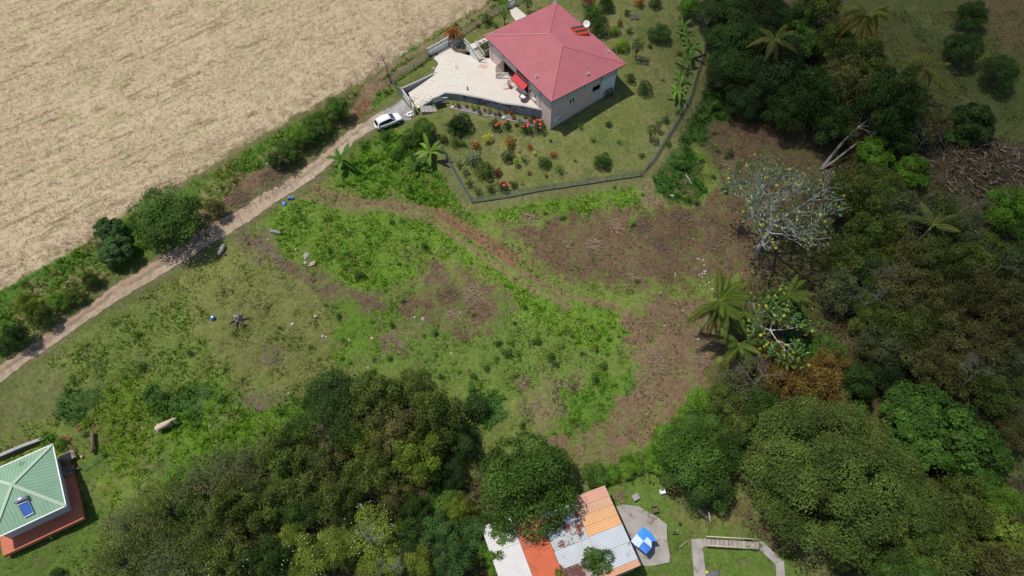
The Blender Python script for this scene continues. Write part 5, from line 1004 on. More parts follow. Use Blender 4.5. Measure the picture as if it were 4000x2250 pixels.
sheet(-4.35, -.02, .6, 2.6, M0+.01, 'rusty_sheet_a', (.42,.46,.50), RU, .50, 'pale sheet half eaten by rust', 1); sheet(-4.35, -.02, 2.62, 4.9, M0+.014, 'rusty_sheet_b', (.45,.48,.48), RU, .485, 'pale sheet speckled with rust', 2); sheet(-4.35, -.02, 4.92, 7.0, M0+.01, 'silver_sheet_d', (.50,.52,.54), RU, .60, None, 3); sheet(-4.35, -.02, 7.02, 9.7, M0+.014, 'rust_sheet_c', (.40,.34,.28), (.13,.05,.04), .42, 'brown rusted sheet at the bottom', 4)
sheet(-7.6, -4.38, .3, 3.4, M0-.1, 'old_orange_sheet', (.42,.13,.07), (.20,.10,.06), .52, None, 5); sheet(-7.6, -4.38, 3.42, 8, M0-.104, 'orange_sheet', (.55,.13,.055), (.40,.12,.06), .6, 'bright orange red sheet', 6)
sheet(-11.2, -7.63, -.6, 2.6, M0-.05, 'white_sheet', (.60,.58,.56)); sheet(-11.2, -7.63, 2.62, 9, M0-.054, 'white_sheet_b', (.62,.60,.58), lab='white corrugated sheet')
for (a0, a1, b0, b1) in ((-11, 4.05, 9.3, 9.45), (3.9, 4.05, .1, 9.3), (-4.3, 3.9, .7, .85), (-11, -10.85, .5, 9.3)):
    V = [sf(x, y, z) for x in (a0, a1) for y in (b0, b1) for z in (gz1-.5, M0-.5)]; MB().add(V, [(0,1,3,2),(4,6,7,5),(0,4,5,1),(2,3,7,6),(0,2,6,4),(1,5,7,3)]).build('wall', mat('shed_wall', (.30,.26,.22), .9, .15, 1), shed)
Zp = lambda x, y: (2000+x/2.576, 1688+y/2.576)
slab('concrete_pad', [Zp(*q) for q in ((1030,750),(1120,728),(1280,745),(1340,790),(1400,815),(1480,870),(1560,930),(1558,1040),(1590,1260),(1585,1310),(1440,1340),(1360,1350),(1290,1330),(1180,1050),(1090,850))], None, .2, M_CONC, .17)
# blue and white patched canopy
t = thing('canopy', 'square garden canopy of blue and white fabric patches on the concrete pad', 'canopy', at(*Zp(1325, 1110))); cz = G(*t.location[:2])+2.15; C0 = np.array([t.location[0], t.location[1], t.location[2]])
def cvt(x, y, dz=0): return np.array(unz(*Zp(x, y), cz+dz))-C0
top, rt, bt, lf, md = cvt(1315, 950), cvt(1458, 1098), cvt(1350, 1228), cvt(1195, 1098), cvt(1322, 1098, .3); tr = cvt(1400, 1010)
c1, c2, c3, c4, c5 = (mat('canopy_'+n, c, .6, .05, 2, .05) for n, c in (('sky_blue', (.045,.27,.70)), ('white', (.55,.66,.85)), ('blue', (.05,.19,.62)), ('cyan_blue', (.06,.33,.75)), ('mid_blue', (.05,.25,.68))))
for a, b, c, d, q, nm in ((top, (top+lf)/2, md, tr, c1, 'fabric_panel'), ((top+lf)/2, lf, (lf+bt)/2, md, c2, 'fabric_panel'), (md, (lf+bt)/2, bt, (bt+rt)/2, c3, 'fabric_panel'), (md, (bt+rt)/2, rt*.6+md*.4, tr*.5+md*.5, c2, 'fabric_panel'), (tr, tr*.5+md*.5, rt*.6+md*.4, rt, c5, 'fabric_panel')):
    m = MB(); m.add([a, b, c, d]+[p-[0, 0, .03] for p in (a, b, c, d)], [(0, 1, 2, 3), (7, 6, 5, 4), (0, 4, 5, 1), (1, 5, 6, 2), (2, 6, 7, 3), (3, 7, 4, 0)]); m.build(nm, q, t)
for p in (top, rt, bt, lf): MB().tube([p*.97-[0, 0, .02], [p[0]*.97, p[1]*.97, -.1]], .03, 6).build('pole', M_METAL, t)
# path with railings
Zq = lambda x, y: (2450+x/2.24, 1900+y/2.24)
slab('concrete_path', [Zq(*q) for q in ((560,460),(694,455),(694,522),(662,535),(690,784),(700,900),(585,900),(585,784))], None, .2, M_CONC, .20)
slab('concrete_path', [Zq(*q) for q in ((1160,481),(1190,486),(1372,660),(1382,784),(1386,900),(1300,900),(1306,784),(1300,682),(1158,553))], None, .2, M_CONC, .20)
t = thing('footbridge', 'short slabbed footpath with bamboo handrails on both sides near the round tree', 'footbridge', at(*Zq(925, 500))); C0 = np.array(t.location); msl = [mat('slab_a', (.34,.30,.26), .9, .15, 1.5, .3), mat('slab_b', (.29,.26,.225), .9, .15, 1.5, .3)]
for i in range(12):
    x0, x1 = 697+i*38.3, 697+(i+1)*38.3-4; f = lambda x: ((455+(x-697)*.056), (526+(x-697)*.054)); q = [(x0, f(x0)[0]), (x1, f(x1)[0]), (x1, f(x1)[1]), (x0, f(x0)[1])]
    MB().prism([tuple(at(*Zq(*k), .16+.02*(i % 2))-C0) for k in q], -.1, 0).build('slab', msl[i % 2], t)
M_BAM = mat('bamboo', (.52,.44,.33), .6, .12, 3, .1)
for (a, b) in (((690,437),(1140,462)), ((695,514),(1150,543))):
    A, B = at(*Zq(*a), .9)-C0, at(*Zq(*b), .9)-C0; MB().tube([A, A*.5+B*.5, B], .075, 8).build('handrail', M_BAM, t, True)
    for k in range(4): q = A+(B-A)*(k+.2)/3.6; MB().tube([q-[0, 0, 1.2], q], .04, 6).build('post', M_DEADWOOD, t)
for i, (a, b, lab) in enumerate((((605,196),(722,303),'lowest of the bamboo poles propped in a V near the handrail'), ((616,182),(728,294),'second bamboo pole of the left arm of the V'), ((705,200),(730,322),'left bamboo pole of the steep arm of the V'), ((712,206),(735,318),'right bamboo pole of the steep arm of the V'))):
    A, B = at(*Zq(*a), 1.3 if i < 2 else 1.0), at(*Zq(*b), .3); t = thing('bamboo_pole', lab, 'pole', A, 0, 'bamboo poles propped on the grass'); MB().tube([(0, 0, 0), (B-A)*.5, B-A], .055, 7).build('cane', M_BAM, t, True)
A, B = at(*Zq(718, 325), .3), at(*Zq(708, 432), .5); t = thing('bamboo_pole', 'thin dark pole running from the V of bamboo down to the handrail', 'pole', A); MB().tube([(0, 0, 0), B-A], .04, 6).build('cane', M_DEADWOOD, t)
A, B = at(*Zq(455, 533), .05), at(*Zq(528, 478), .25); t = thing('bamboo_pole', 'single thin cane lying on the grass left of the concrete path', 'pole', A); MB().tube([(0, 0, 0), B-A], .035, 6).build('cane', M_BAM, t)
for i in range(4): q = at(*Zq(430+i*29, 388), .03); tag(put('stepping_slab', MB().box(-.3, .3, -.3, .3, -.1, 0).mesh('slab', M_CONC), None, q, (0, 0, .05*i)), ('first', 'second', 'third', 'last')[i]+' of the row of square stepping slabs from the pad', 'paving slab', 'stepping slabs')
t = thing('chair', 'old wooden chair standing at the top right edge of the concrete pad', 'chair', at(*Zq(238, 215)), .2, s=1.3)
MB().box(-.25, .25, -.25, .25, .42, .46).build('seat', M_DEADWOOD, t); m = MB(); m.box(-.25, .25, .22, .26, .75, .85); m.box(-.25, .25, .22, .26, .55, .62); m.build('backrest', M_DEADWOOD, t)
for x in (-.22, .22):
    for y in (-.22, .22): MB().box(x-.025, x+.025, y-.025, y+.025, 0, .42 if y < 0 else .85).build('leg', M_DEADWOOD, t)
t = thing('crate', 'grey weathered crate on the grass above the concrete pad', 'crate', at(*Zp(1240, 665)), .5); m = MB(); m.box(-.38, .38, -.35, .35, 0, .5); m.build('box', M_COPE, t); MB().box(-.40, .40, -.37, .37, .503, .54).build('lid', mat('grey_lid', (.30,.29,.27), .8, .15, 3), t)
t = thing('washing_machine', 'white appliance half hidden under the dark tree above the pad', 'appliance', at(*Zp(1508, 610)), .2, None, .7); MB().box(-.45, .45, -.4, .4, 0, .95).build('casing', M_WHITE, t); MB().box(-.3, .3, .05, .39, .953, .99).build('lid', mat('dark_lid', (.10,.12,.14), .5, .05, 2, 0), t)
t = thing('white_cloth', 'crumpled white cloth on the grass above the concrete pad', 'cloth', at(*Zp(1300, 628))); m = MB(); rr = random.Random(8)
g = [[(x*.14+rr.uniform(-.05, .05), y*.1+rr.uniform(-.04, .04), rr.uniform(.02, .12)) for x in range(-3, 4)] for y in range(-2, 3)]; m.add([p for r in g for p in r], [(r*7+c, r*7+c+1, (r+1)*7+c+1, (r+1)*7+c) for r in range(4) for c in range(6) if rr.random() > .12]); m.build('cloth', M_WHITE, t, True)
t = thing('bucket', 'small black bucket on the bright grass right of the pad', 'bucket', at(*Zq(460, 335))); MB().lathe((0, 0, 0), [(.14, 0), (.2, .34), (.21, .35), (.17, .33)], 12).build('pail', M_DARK, t)
t = thing('wooden_post', 'short broken wooden post beside the stepping slabs', 'post', at(*Zq(403, 415))); MB().tube([(0, 0, -.2), (0, .02, 1.5)], .07, 7).build('post', M_DEADWOOD, t); MB().bar((-.5, 0, 1.4), (.1, 0, 1.5), .1, .1).build('crosspiece', M_DEADWOOD, t)
t = thing('tarpaulin', 'grey plastic scrap with a yellow lump on the lawn between the concrete paths', 'tarpaulin', at(*Zq(750, 765)), .1); MB().lathe((0, 0, .05), [(.9, -.04), (.8, .05), (.4, .10), (.1, .12)], 9, 2, 1, .45).build('sheet', mat('grey_tarp', (.12,.13,.14), .6, .15, 3, .3), t, True); MB().lathe((-.7, .2, .25), [(.05, -.1), (.2, -.04), (.2, .05), (.05, .12)], 8).build('yellow_lump', mat('yellow_cloth', (.60,.55,.03), .7, .08, 3), t, True)
m_old = MB().box(-.8, .8, -.35, .35, .45, .52)
for x in (-.7, .7): m_old.box(x-.06, x+.06, -.3, .3, 0, .45)
t = thing('pallet_bench', 'dark weathered slatted pallet lying on the upper lawn', 'pallet', at(2476, 70), .1)
for k in range(5): MB().box(-.75, .75, -.55+k*.25, -.40+k*.25, .25, .30).build('slat', mat('grey_old_timber', (.13,.125,.11), .9, .2, 3, .3), t)
for x in (-.6, .6): MB().box(x-.05, x+.05, -.6, .6, 0, .25).build('bearer', M_DEADWOOD, t)

# ------------------------------------------------------------------ trees and shrubs, each where it stands
PL = []
def P(*a, **k): plant(*a, **k)
def rows(txt, cat='tree', group=None, name=None, **kw):
    for ln in txt.strip().splitlines():
        f = [q.strip() for q in ln.split('|')]; var, u, v, r, col = f[0].split(); 
        if col in GREENS: c = col
        else: c = 'w'
        k = dict(kw)
        if len(f) > 2: k['sq'] = float(f[2])
        plant(var, int(u), int(v), float(r), c, f[1], cat, group, name, **k)
# roadside
rows('''broad0 652 850 130 md | big dense green tree whose crown overhangs the road and shades it | .85
glossy1 450 975 62 bl | bluish lobed-leaf tree at the road edge left of the big shade tree
glossy0 425 895 52 bl | smaller bluish lobed-leaf shrub at the field edge behind the big shade tree
scrub1 842 815 34 bn | dead brown thorny bush right of the big shade tree
broad1 1312 424 50 md | round green bush at the top end of the roadside hedge near the dirt track
broad2 1240 488 52 md | second bush of the roadside hedge below the dirt track
broad0 1170 530 50 br | lighter bush in the middle of the roadside hedge
broad1 1118 590 46 md | green bush near the lower end of the roadside hedge
scrub0 1078 628 32 dk | dark shaggy bush closing the lower end of the roadside hedge
bush1 1215 572 15 or_ | small rusty red bush at the foot of the roadside hedge
scrub2 60 1310 48 dk | dark scrub at the left edge above the road
scrub0 160 1235 42 ol | olive scrub above the road, second clump from the left edge
scrub1 285 1155 36 ol | shaggy olive clump above the road left of the bluish tree
scrub2 350 1090 32 ol | straw-tinged clump just left of the bluish tree
broad2 225 1180 40 br | light green clump between the two olive road scrubs
bush0 15 1355 36 dk | lowest dark bush at the left edge by the road
scrub1 110 1190 45 yl | yellowish clump at the field edge, far left''', rz=None)
# behind and right of the garden
rows('''broad1 2690 25 48 br | small light green tree with a thin visible trunk at the top of the garden
broad0 2830 55 100 dk | dark tree at the top edge just right of the garden
broad2 2970 35 95 vd | very dark tree at the top edge, second right of the garden
scrub0 3085 95 78 dk | dark scrubby tree at the top between two darker crowns
broad1 2890 170 110 dk | broad dark tree overhanging the upper right fence corner
glossy1 2810 130 60 dk | leafy dark tree leaning over the fence at the upper right corner
broad2 3010 215 110 vd | almost black tree crown in the upper wood
broad0 2860 275 95 dk | dark tree along the right fence, below the fence corner
broad1 2985 330 105 vd | very dark tree deep in the upper wood left of the bright crowns
glossy0 3115 160 88 md | brighter green leafy crown in the upper wood beside the dark palm
glossy1 3100 275 56 md | small bright leafy crown below the larger bright one
scrub2 3150 385 105 dk | dark tangled crown above the pale leaning trunks
scrub1 3235 470 95 dk | dark scrub crown touching the foot of the pale leaning trunks
scrub0 3300 325 105 bn | brownish olive crown in the middle of the upper wood
scrub2 3370 240 90 ol | olive crown below the yellow-green coconut palm
scrub1 3190 30 78 ol | olive crown with yellow leaves at the top edge
broad0 2900 400 70 vd | dark low crown at the lower end of the upper wood
scrub2 3060 455 70 dk | dim scrub on the wood edge above the brown slope
scrub0 3460 410 110 dk | dark grey-green crown right of the pale leaning trunks
scrub1 3560 470 85 dk | dim scrub crown above the tangle of grey twigs
scrub2 3250 160 80 ol | dull olive crown left of the yellow-green coconut palm
broad1 3795 60 60 dk | upper of two dark upright trees on the open slope
broad2 3765 185 68 dk | lower of two dark upright trees on the open slope
broad0 3905 285 68 dk | round dark tree alone on the open slope at the right
glossy1 3800 470 78 dk | glossy dark-leaved clump at the foot of the open slope
viney0 3760 520 60 md | bright creeper-covered mound beside the glossy dark clump
glossy0 3415 600 70 br | bright green vine-clad crown hanging beside the pale leaning trunks
glossy1 3450 540 45 br | small bright top of the vine-clad crown
glossy0 3560 670 70 br | bright green crown at the left end of the timber heap
scrub2 3500 560 70 dk | dim scrub between the two bright crowns
scrub0 3640 500 60 bn | thin brown scrub above the timber heap'''.replace('viney0', 'viney'))
rows('''scrub0 3330 770 100 ol | olive scrub crown below the bright crown by the timber heap
scrub1 3440 730 90 ol | olive crown left of the leaning palm frond
scrub2 3520 830 100 gr | greyish twiggy crown in the upper right thicket
scrub0 3400 880 95 ol | olive crown right of the pale bare-branched tree
scrub1 3460 950 90 yl | yellow-leaved crown in the middle of the right thicket
scrub2 3640 850 95 ol | olive crown around the broken palm in the right thicket
scrub0 3740 900 95 gr | grey twiggy crown right of the broken palm
scrub1 3820 980 90 yl | yellowish crown below the bright crown at the right edge
broad1 3950 810 95 br | bright green crown at the right edge below the timber heap
broad0 3990 900 70 md | green crown at the right edge under the bright one
scrub2 3940 1050 100 ol | olive crown at the right edge, level with the leaning palms
scrub1 3560 1000 95 bn | brown crown in the middle of the right thicket
scrub0 3660 1040 95 ol | olive crown near the long pale branch in the right thicket
scrub2 3780 1120 100 bn | brown crown at the right of the thicket
scrub1 3320 1000 90 ol | olive crown right of the small coconut palm
scrub0 3400 1080 85 dk | dark crown in the gap of the right thicket
scrub2 3280 1130 80 gr | greyish crown below the small coconut palm
scrub0 3500 1140 100 bn | rusty brown crown in the centre of the right thicket
scrub1 3640 1170 95 bn | tawny crown right of the rusty one
scrub2 3900 1180 95 bn | tawny crown near the right edge
scrub0 3960 1290 90 bn | brown crown at the right edge in the lower thicket
scrub1 3420 1240 90 ol | olive crown with yellow tips in the centre of the thicket
scrub2 3550 1290 100 ol | broad olive crown right of the yellow-tipped one
scrub0 3700 1300 100 bn | brown twiggy crown in the lower thicket
scrub1 3830 1360 100 bn | brown crown left of the right-edge crowns
scrub2 3960 1430 90 gr | grey twiggy crown at the right edge, lower thicket
scrub0 3440 1360 85 gr | grey twiggy crown above the black gap in the thicket
scrub1 3590 1400 95 bn | brown crown above the bright glossy tree
scrub2 3740 1450 95 bn | tawny crown touching the top of the glossy tree
scrub0 3890 1530 95 ol | olive crown at the right edge beside the glossy tree
broad2 3225 1385 72 md | dense dark green crown behind the orange tree
viney 3120 1360 70 dk | low green creeper mound behind the orange tree
scrub0 2990 1400 80 or_ | orange-leaved tree beside the lower coconut palm
scrub1 3080 1460 90 or_ | orange brown tree right of the orange-leaved one
scrub2 3170 1520 100 or_ | broad rusty brown crown right of the coconut palms
scrub0 3240 1440 70 or_ | small reddish brown crown on the edge of the black gap
scrub1 3270 1590 60 bn | reddish brown low crown above the green mound
open0 2880 1490 100 gr | grey leafless-looking tree beside the chip clearing
scrub2 2960 1590 85 dk | dark grey-green crown below the grey leafless-looking tree
scrub2 3330 1490 85 dk | dark crown filling the gap above the green mound
scrub1 3450 1460 75 vd | near-black crown in the gap beside the glossy tree
scrub0 2830 1560 70 ol | olive bush on the edge of the chip clearing
open1 3060 1640 80 gr | dim twiggy crown left of the giant round tree
viney 3320 1640 85 md | pale green creeper-covered crown above the giant round tree
scrub1 3200 1640 75 ol | green crown at the top left shoulder of the giant round tree''')
rows('''glossy0 3590 1600 120 gl | glossy large-leaved tree with yellow tips above the giant round tree
glossy1 3730 1700 140 gl | larger glossy-leaved tree right of the giant round tree
glossy0 3820 1790 110 gl | glossy-leaved crown at the lower right of the glossy group
glossy1 3560 1740 95 gl | glossy-leaved crown tucked against the giant round tree
round 3232 1840 285 oy | giant round olive green tree filling the lower right
round 3460 1960 195 oy | second big round olive crown fused with the giant one
broad1 3330 2100 120 oy | olive crown at the lower edge of the giant round tree
scrub2 3600 2050 120 ol | olive scrub crown right of the giant round trees
scrub0 3760 1980 110 ol | dull olive crown at the right below the glossy trees
broad2 3900 1950 85 br | light green crown near the right edge below the glossy trees
glossy1 3900 2090 110 yl | yellow-green star-leaved crown at the right edge
scrub1 3700 2160 110 ol | olive crown near the bottom right
scrub2 3890 2220 100 bn | brownish crown in the bottom right corner
broad0 3480 2200 100 md | bright green crown at the bottom edge right of the concrete path
broad1 3600 2230 80 md | green crown at the bottom edge, next to the bottom right scrub
scrub1 3960 1700 70 bn | brown scrub at the right edge beside the glossy trees
broad0 2700 1800 135 md | dark green tree over the white appliance above the pad
broad2 2630 1740 85 br | lighter green crown at the top left of the tree over the appliance
broad1 2740 1690 90 md | green crown at the upper side of the tree over the appliance
broad1 2760 1900 100 dk | dark lower lobe of the tree over the appliance
scrub0 2870 1760 85 dk | dark scrub crown right of the tree over the appliance
scrub2 2900 1680 70 ol | olive crown below the grey leafless-looking tree
viney 2560 1790 55 br | bright green creeper mound above the shed, right one
viney 2460 1820 48 br | bright green creeper mound above the shed, left one
bush0 2390 1850 38 br | bright green bush touching the top corner of the shed
viney 2330 1855 50 md | green creeper bank behind the shed
bush1 2640 1660 34 br | bright bush on the bank at the edge of the chips
viney 2740 1560 50 br | bright green bank of creeper right of the chip clearing
viney 2690 1610 40 br | lower bright creeper on the bank right of the chip clearing
fluffy 2055 1885 190 md | big feathery bright green tree left of the shed | .85
tall 2335 2195 58 md | round green tree covering the lower right of the rusty roof
tall 2195 2235 46 yl | yellow-green bush at the bottom edge on the orange roof
tall 2280 2235 26 br | small bright bush between the two bushes on the roof
tall 1958 2075 52 md | leafy green tree top overhanging the upper left corner of the white roof
tall 1925 2160 46 br | leafy tree top at the left edge of the white roof
broad1 1960 2215 48 br | bright green crown between the white roof and the wood''')
rows('''broad2 1300 1560 110 dk | dark green top crown of the open tree in the bottom wood | .8
open0 1270 1660 150 dk | open dark tree with a black forking trunk at the wood edge
scrub0 1470 1560 95 ol | olive crown right of the open dark tree
scrub1 1600 1530 85 ol | olive crown at the upper rim of the bottom wood
broad0 1650 1560 55 dk | dark green tuft on the rim of the bottom wood
scrub2 1700 1620 100 ol | olive crown on the right shoulder of the bottom wood
scrub0 1530 1690 100 bn | brown crown in the middle of the bottom wood
scrub1 1400 1720 80 yl | yellowish grassy crown beside the black trunk
scrub2 1280 1810 95 bn | purple brown twiggy dome in the bottom wood
scrub0 1640 1790 95 yl | pale olive crown with a shaggy lower edge
scrub1 1450 1840 95 ol | olive crown left of the black gap in the bottom wood
scrub2 1520 1920 75 bn | brown hanging twigs beside the black gap
broad1 1790 1720 75 dk | deep green crown left of the feathery tree
broad0 1760 1850 60 vd | near-black crown in the shade left of the feathery tree
viney 1730 1950 70 md | bright creeper column in the bottom wood
scrub2 1800 1990 60 yl | yellow-green bush in the bottom wood near the feathery tree
bush0 1790 1800 28 br | small bright bush left of the feathery tree
scrub0 1120 1770 95 ol | olive crown at the left shoulder of the bottom wood
scrub1 1150 1890 100 ol | olive crown below the left shoulder of the bottom wood
scrub2 1330 1960 90 ol | olive crown above the white-flowering tree
broad2 1170 1990 80 dk | dark crown left of the white-flowering tree
scrub0 1020 1970 95 ol | dull olive crown in the lower left wood
broad1 1450 2080 115 yl | yellow-green tree dotted with white flowers in the bottom wood | .8
broad0 1320 2130 85 yl | yellow-green crown left of the white-flowering tree
broad2 1480 2190 90 yl | yellow-green crown at the bottom below the white-flowering tree
broad1 1150 2120 80 yl | yellow-green crown beside a dark gap at the bottom
broad0 1200 2210 90 yl | yellow-green crown at the bottom edge, left of centre
scrub1 1060 2190 85 dk | dark crown at the bottom edge left of the yellow-green ones
broad1 1640 2190 75 yl | yellow-green crown with an orange tinge at the bottom edge
scrub2 1590 2090 80 dk | dark crown right of the white-flowering tree
scrub0 1720 2090 80 bl | bluish green fan-leaved crown in the bottom wood
scrub1 1780 2180 75 bl | bluish olive crown at the bottom edge
scrub2 1860 2080 75 bl | bluish green fan-leaved crown near the white roof
scrub1 1900 2150 50 ol | olive crown touching the white roof
scrub2 1620 1990 60 dk | small dark crown beside the creeper column
open1 980 1800 110 gr | greyish open crown on the grassy edge left of the wood
open0 800 1880 125 gr | wide open twiggy crown above the bright grass
open1 640 1990 125 ol | wide open olive crown right of the green-roofed house
open0 500 2060 110 gr | thin twiggy crown nearest the green-roofed house
open1 460 2190 115 ol | open olive crown at the bottom edge right of the lawn
open0 640 2190 120 gr | open grey-olive crown at the bottom edge
open1 820 2080 120 ol | open olive crown with dark forked limbs
scrub0 880 2190 100 ol | olive crown at the bottom edge with white blossom specks
scrub2 900 1980 85 ol | olive crown right of the dark forked limbs
viney 760 1960 50 br | bright green undergrowth showing through the open trees
viney 700 1870 60 br | bright green undergrowth above the open trees
bush1 720 2040 30 br | small bright bush under the dark forked limbs''')
# garden shrubs
GS = 'garden shrub'
rows('''spiky 1798 468 50 dk | large dark cycad-like shrub with stiff leaves below the terrace wall
bush1 1800 480 42 vd | dark mass of leaves under the cycad-like shrub
shrub0 1775 553 20 md | pale green feathery shrub near the upper left fence
shrub1 1808 560 15 md | small feathery shrub right of the paler one
sparse0 1787 638 19 gr | thin grey shrub along the left fence, first of the row
sparse1 1812 668 20 gr | thin grey shrub along the left fence, second of the row
sparse0 1836 712 20 dk | thin dark shrub along the left fence, third of the row
sparse1 1868 748 20 dk | thin dark shrub in the bottom left fence corner
sparse1 1875 595 7 br | tiny light plant between the red and the orange shrub
bush0 1892 665 38 oy | big round olive gold bush in the lower garden
bush1 1985 612 27 dk | dark leafy bush just below the orange shrub
cone 2012 632 15 lm | small golden egg-shaped conifer
sparse0 2047 618 20 md | spindly low green plant right of the golden conifer
sparse1 2030 593 7 md | tiny green seedling below the orange yellow shrub
bush0 2126 632 26 md | loose green bush in the middle of the lower lawn
sparse1 2186 656 22 md | thin upright green bush right of the loose one
bush0 2356 628 34 dk | large round dark green bush alone on the lower right lawn
shrub1 2508 605 12 md | small green bush near the lower right fence
column 2545 515 22 dk | leaning dark conifer in the right of the garden, left one
column 2572 492 15 dk | slender conifer in the right of the garden, right one
shrub1 2375 483 14 dk | small dark conifer on the lawn right of the house corner
sparse1 2268 495 14 md | thin young tree on the lawn by the house corner
sparse0 2318 545 14 md | thin young tree below another on the open lawn
sparse1 2418 550 12 br | tiny light sapling in the middle of the right lawn
shrub0 2150 549 7 dk | tiny dark cone plant on the lawn below the house corner
sparse0 2244 625 9 gr | faint grey seedling left of the large round bush
bush1 2516 345 31 dk | dark upright bush right of the white end of the house
shrub0 2461 304 21 dk | low dark bush beside the right corner of the house
broad2 2574 124 44 dk | wide spreading dark bush on the upper right lawn | .6
column 2490 185 26 dk | tall dark columnar bush on the upper right lawn
shrub0 2540 180 10 dk | tiny tub-like dark shrub between the column and the spreading bush
bush0 2427 175 30 lm | yellow-green leafy shrub near the right eave of the house
bush1 2402 122 22 br | bright green tufted shrub above the yellow-green one
shrub1 2460 118 15 md | low green shrub left of the pallet
croton_maroon 2421 90 14 w | small round maroon shrub left of the pallet
bush0 2320 50 42 md | leafy green clump behind the top of the red roof
bush1 2340 108 42 dk | dark green bush under the satellite dish
bush0 2390 215 24 dk | dark bush against the upper right eave
croton_maroon 2298 8 30 w | deep red bush at the top edge of the garden
scrub2 2370 8 30 dk | dark twiggy bush at the top edge right of the deep red one
croton_fire 2496 8 20 w | orange flowering bush at the top edge of the garden
bush1 2560 12 26 dk | dark bush at the top edge right of the orange one
shrub0 2450 50 14 dk | small dark bush under the orange flowering bush
shrub1 2655 435 16 md | small leafy shrub by the right fence
shrub0 2600 465 16 gr | greyish shrub by the right fence below the banana row
sparse0 2590 310 8 dk | tiny dark seedling left of the banana row
shrub0 1900 76 24 md | green bush inside the upper field fence
column 1970 55 25 md | tall green bush left of the pale garden path
column 2063 15 20 dk | dark upright bush right of the pale garden path
shrub1 1867 100 9 dk | tiny bush inside the upper field fence
shrub0 1938 102 9 md | tiny green bush by the roof edge near the walk
bush1 1886 186 30 ol | bushy hedge in the planter between the stair and the house
broad0 1655 505 44 md | leafy small tree right of the parked car
bush1 1612 535 38 md | green bush below the leafy small tree by the car
shrub0 2075 408 14 lm | yellow-green pot plant at the end of the terrace
shrub1 2090 415 12 dk | dark pot plant at the end of the terrace
shrub0 1990 325 14 md | bushy pot plant beside the red awning
bush0 1725 540 22 ol | dull brownish bush near the upper garden fence''', GS, None, 'garden_shrub')
for q in (('fire',1771,131,31,'orange and red leaved bush beside the white boundary gate'), ('blue',1793,178,25,'blue flowering bush in the rounded planter'), ('yellow',1903,542,22,'bright yellow bush in the lower garden'), ('red',1852,573,20,'red bush left of the bright yellow one'), ('pale',1842,614,32,'wide pale variegated bush below the red one'),
          ('orange',1990,558,24,'orange brown bush in the lower garden'), ('fire',2066,574,12,'small orange and yellow bush right of the orange brown one'), ('yellow',2088,598,9,'small yellow-green bush below the orange and yellow one'), ('red',2165,603,15,'dark red bush at the right of the planted lawn'), ('maroon',1944,675,18,'maroon bush beside the olive gold bush'),
          ('red',2064,678,11,'small red bush in the lower right of the planting'), ('red',2130,685,9,'smallest red bush near the bottom fence'), ('limey',2038,716,8,'tiny lime yellow plant near the bottom fence'), ('limey',2012,545,6,'tiny yellow-green plant right of the yellow bush')): plant('croton_'+q[0], q[1], q[2], q[3], 'w', q[4], GS, None, 'garden_shrub')
fl = MB(); fl.lathe((0, 0, 0), [(.02, -.04), (.10, 0), (.13, .04), (.04, .06)], 7); FLR = fl.mesh('flower', mat('coral_red_petals', (.62,.05,.06), .6, .06, 4, 0)); FLO = fl.mesh('flower', mat('orange_petals', (.60,.20,.05), .6, .06, 4, 0))
for u, v, r, n, f, lab in ((1932,488,23,4,FLR,'red flowering bush below the left part of the flower bed'), (1981,488,19,3,FLR,'red flowering bush, second from the left along the flower bed'), (2017,486,10,2,FLO,'small orange flowering bush between larger red flowering ones'), (2054,502,25,4,FLR,'red flowering bush left of the house corner'), (2106,494,27,5,FLR,'biggest red flowering bush, against the foot of the house corner'), (1962,727,24,4,FLR,'red flowering bush near the bottom fence'), (2003,720,17,2,FLR,'dark bush with few flowers near the bottom fence'), (1918,738,19,0,FLR,'dark low bush left of the red flowering one near the bottom fence')):
    t = plant('shrub%d' % (u % 2), u, v, r, 'dk', lab, GS, 'red flowering bushes', 'flowering_shrub'); rr = random.Random(u)
    for i in range(n): a = rr.random()*6.28; d = rr.uniform(.2, .8); put('flower', f, t, (math.cos(a)*d, math.sin(a)*d, .75+.72*math.sqrt(max(0, 1-d*d))), (rr.uniform(-.5, .5), rr.uniform(-.5, .5), 0), 1.5)
bcount = {}
for i, (u, v, k) in enumerate(((1770,408,'limey'),(1790,412,'maroon'),(1823,415,'olive'),(1848,420,'limey'),(1866,418,'pale'),(1874,438,'olive'),(1893,430,'maroon'),(1912,433,'pale'),(1935,446,'olive'),(1950,446,'maroon'),(1972,438,'olive'),(1997,445,'red'),(2008,461,'maroon'),(2032,470,'pale'),(2052,458,'maroon'),(2072,470,'olive'),(2083,458,'maroon'))):
    bcount[k] = bcount.get(k, 0)+1; od_ = ('first', 'second', 'third', 'fourth', 'fifth', 'sixth', 'seventh')[bcount[k]-1]
    plant('croton_'+k, u, v, (9, 11, 8, 12)[i % 4], 'w', od_+' '+dict(olive='olive', limey='yellow-green', pale='pale variegated', maroon='dark maroon', red='red')[k]+' plant from the left in the grey flower bed', 'bed plant', 'plants of the flower bed under the terrace wall', 'bed_plant')
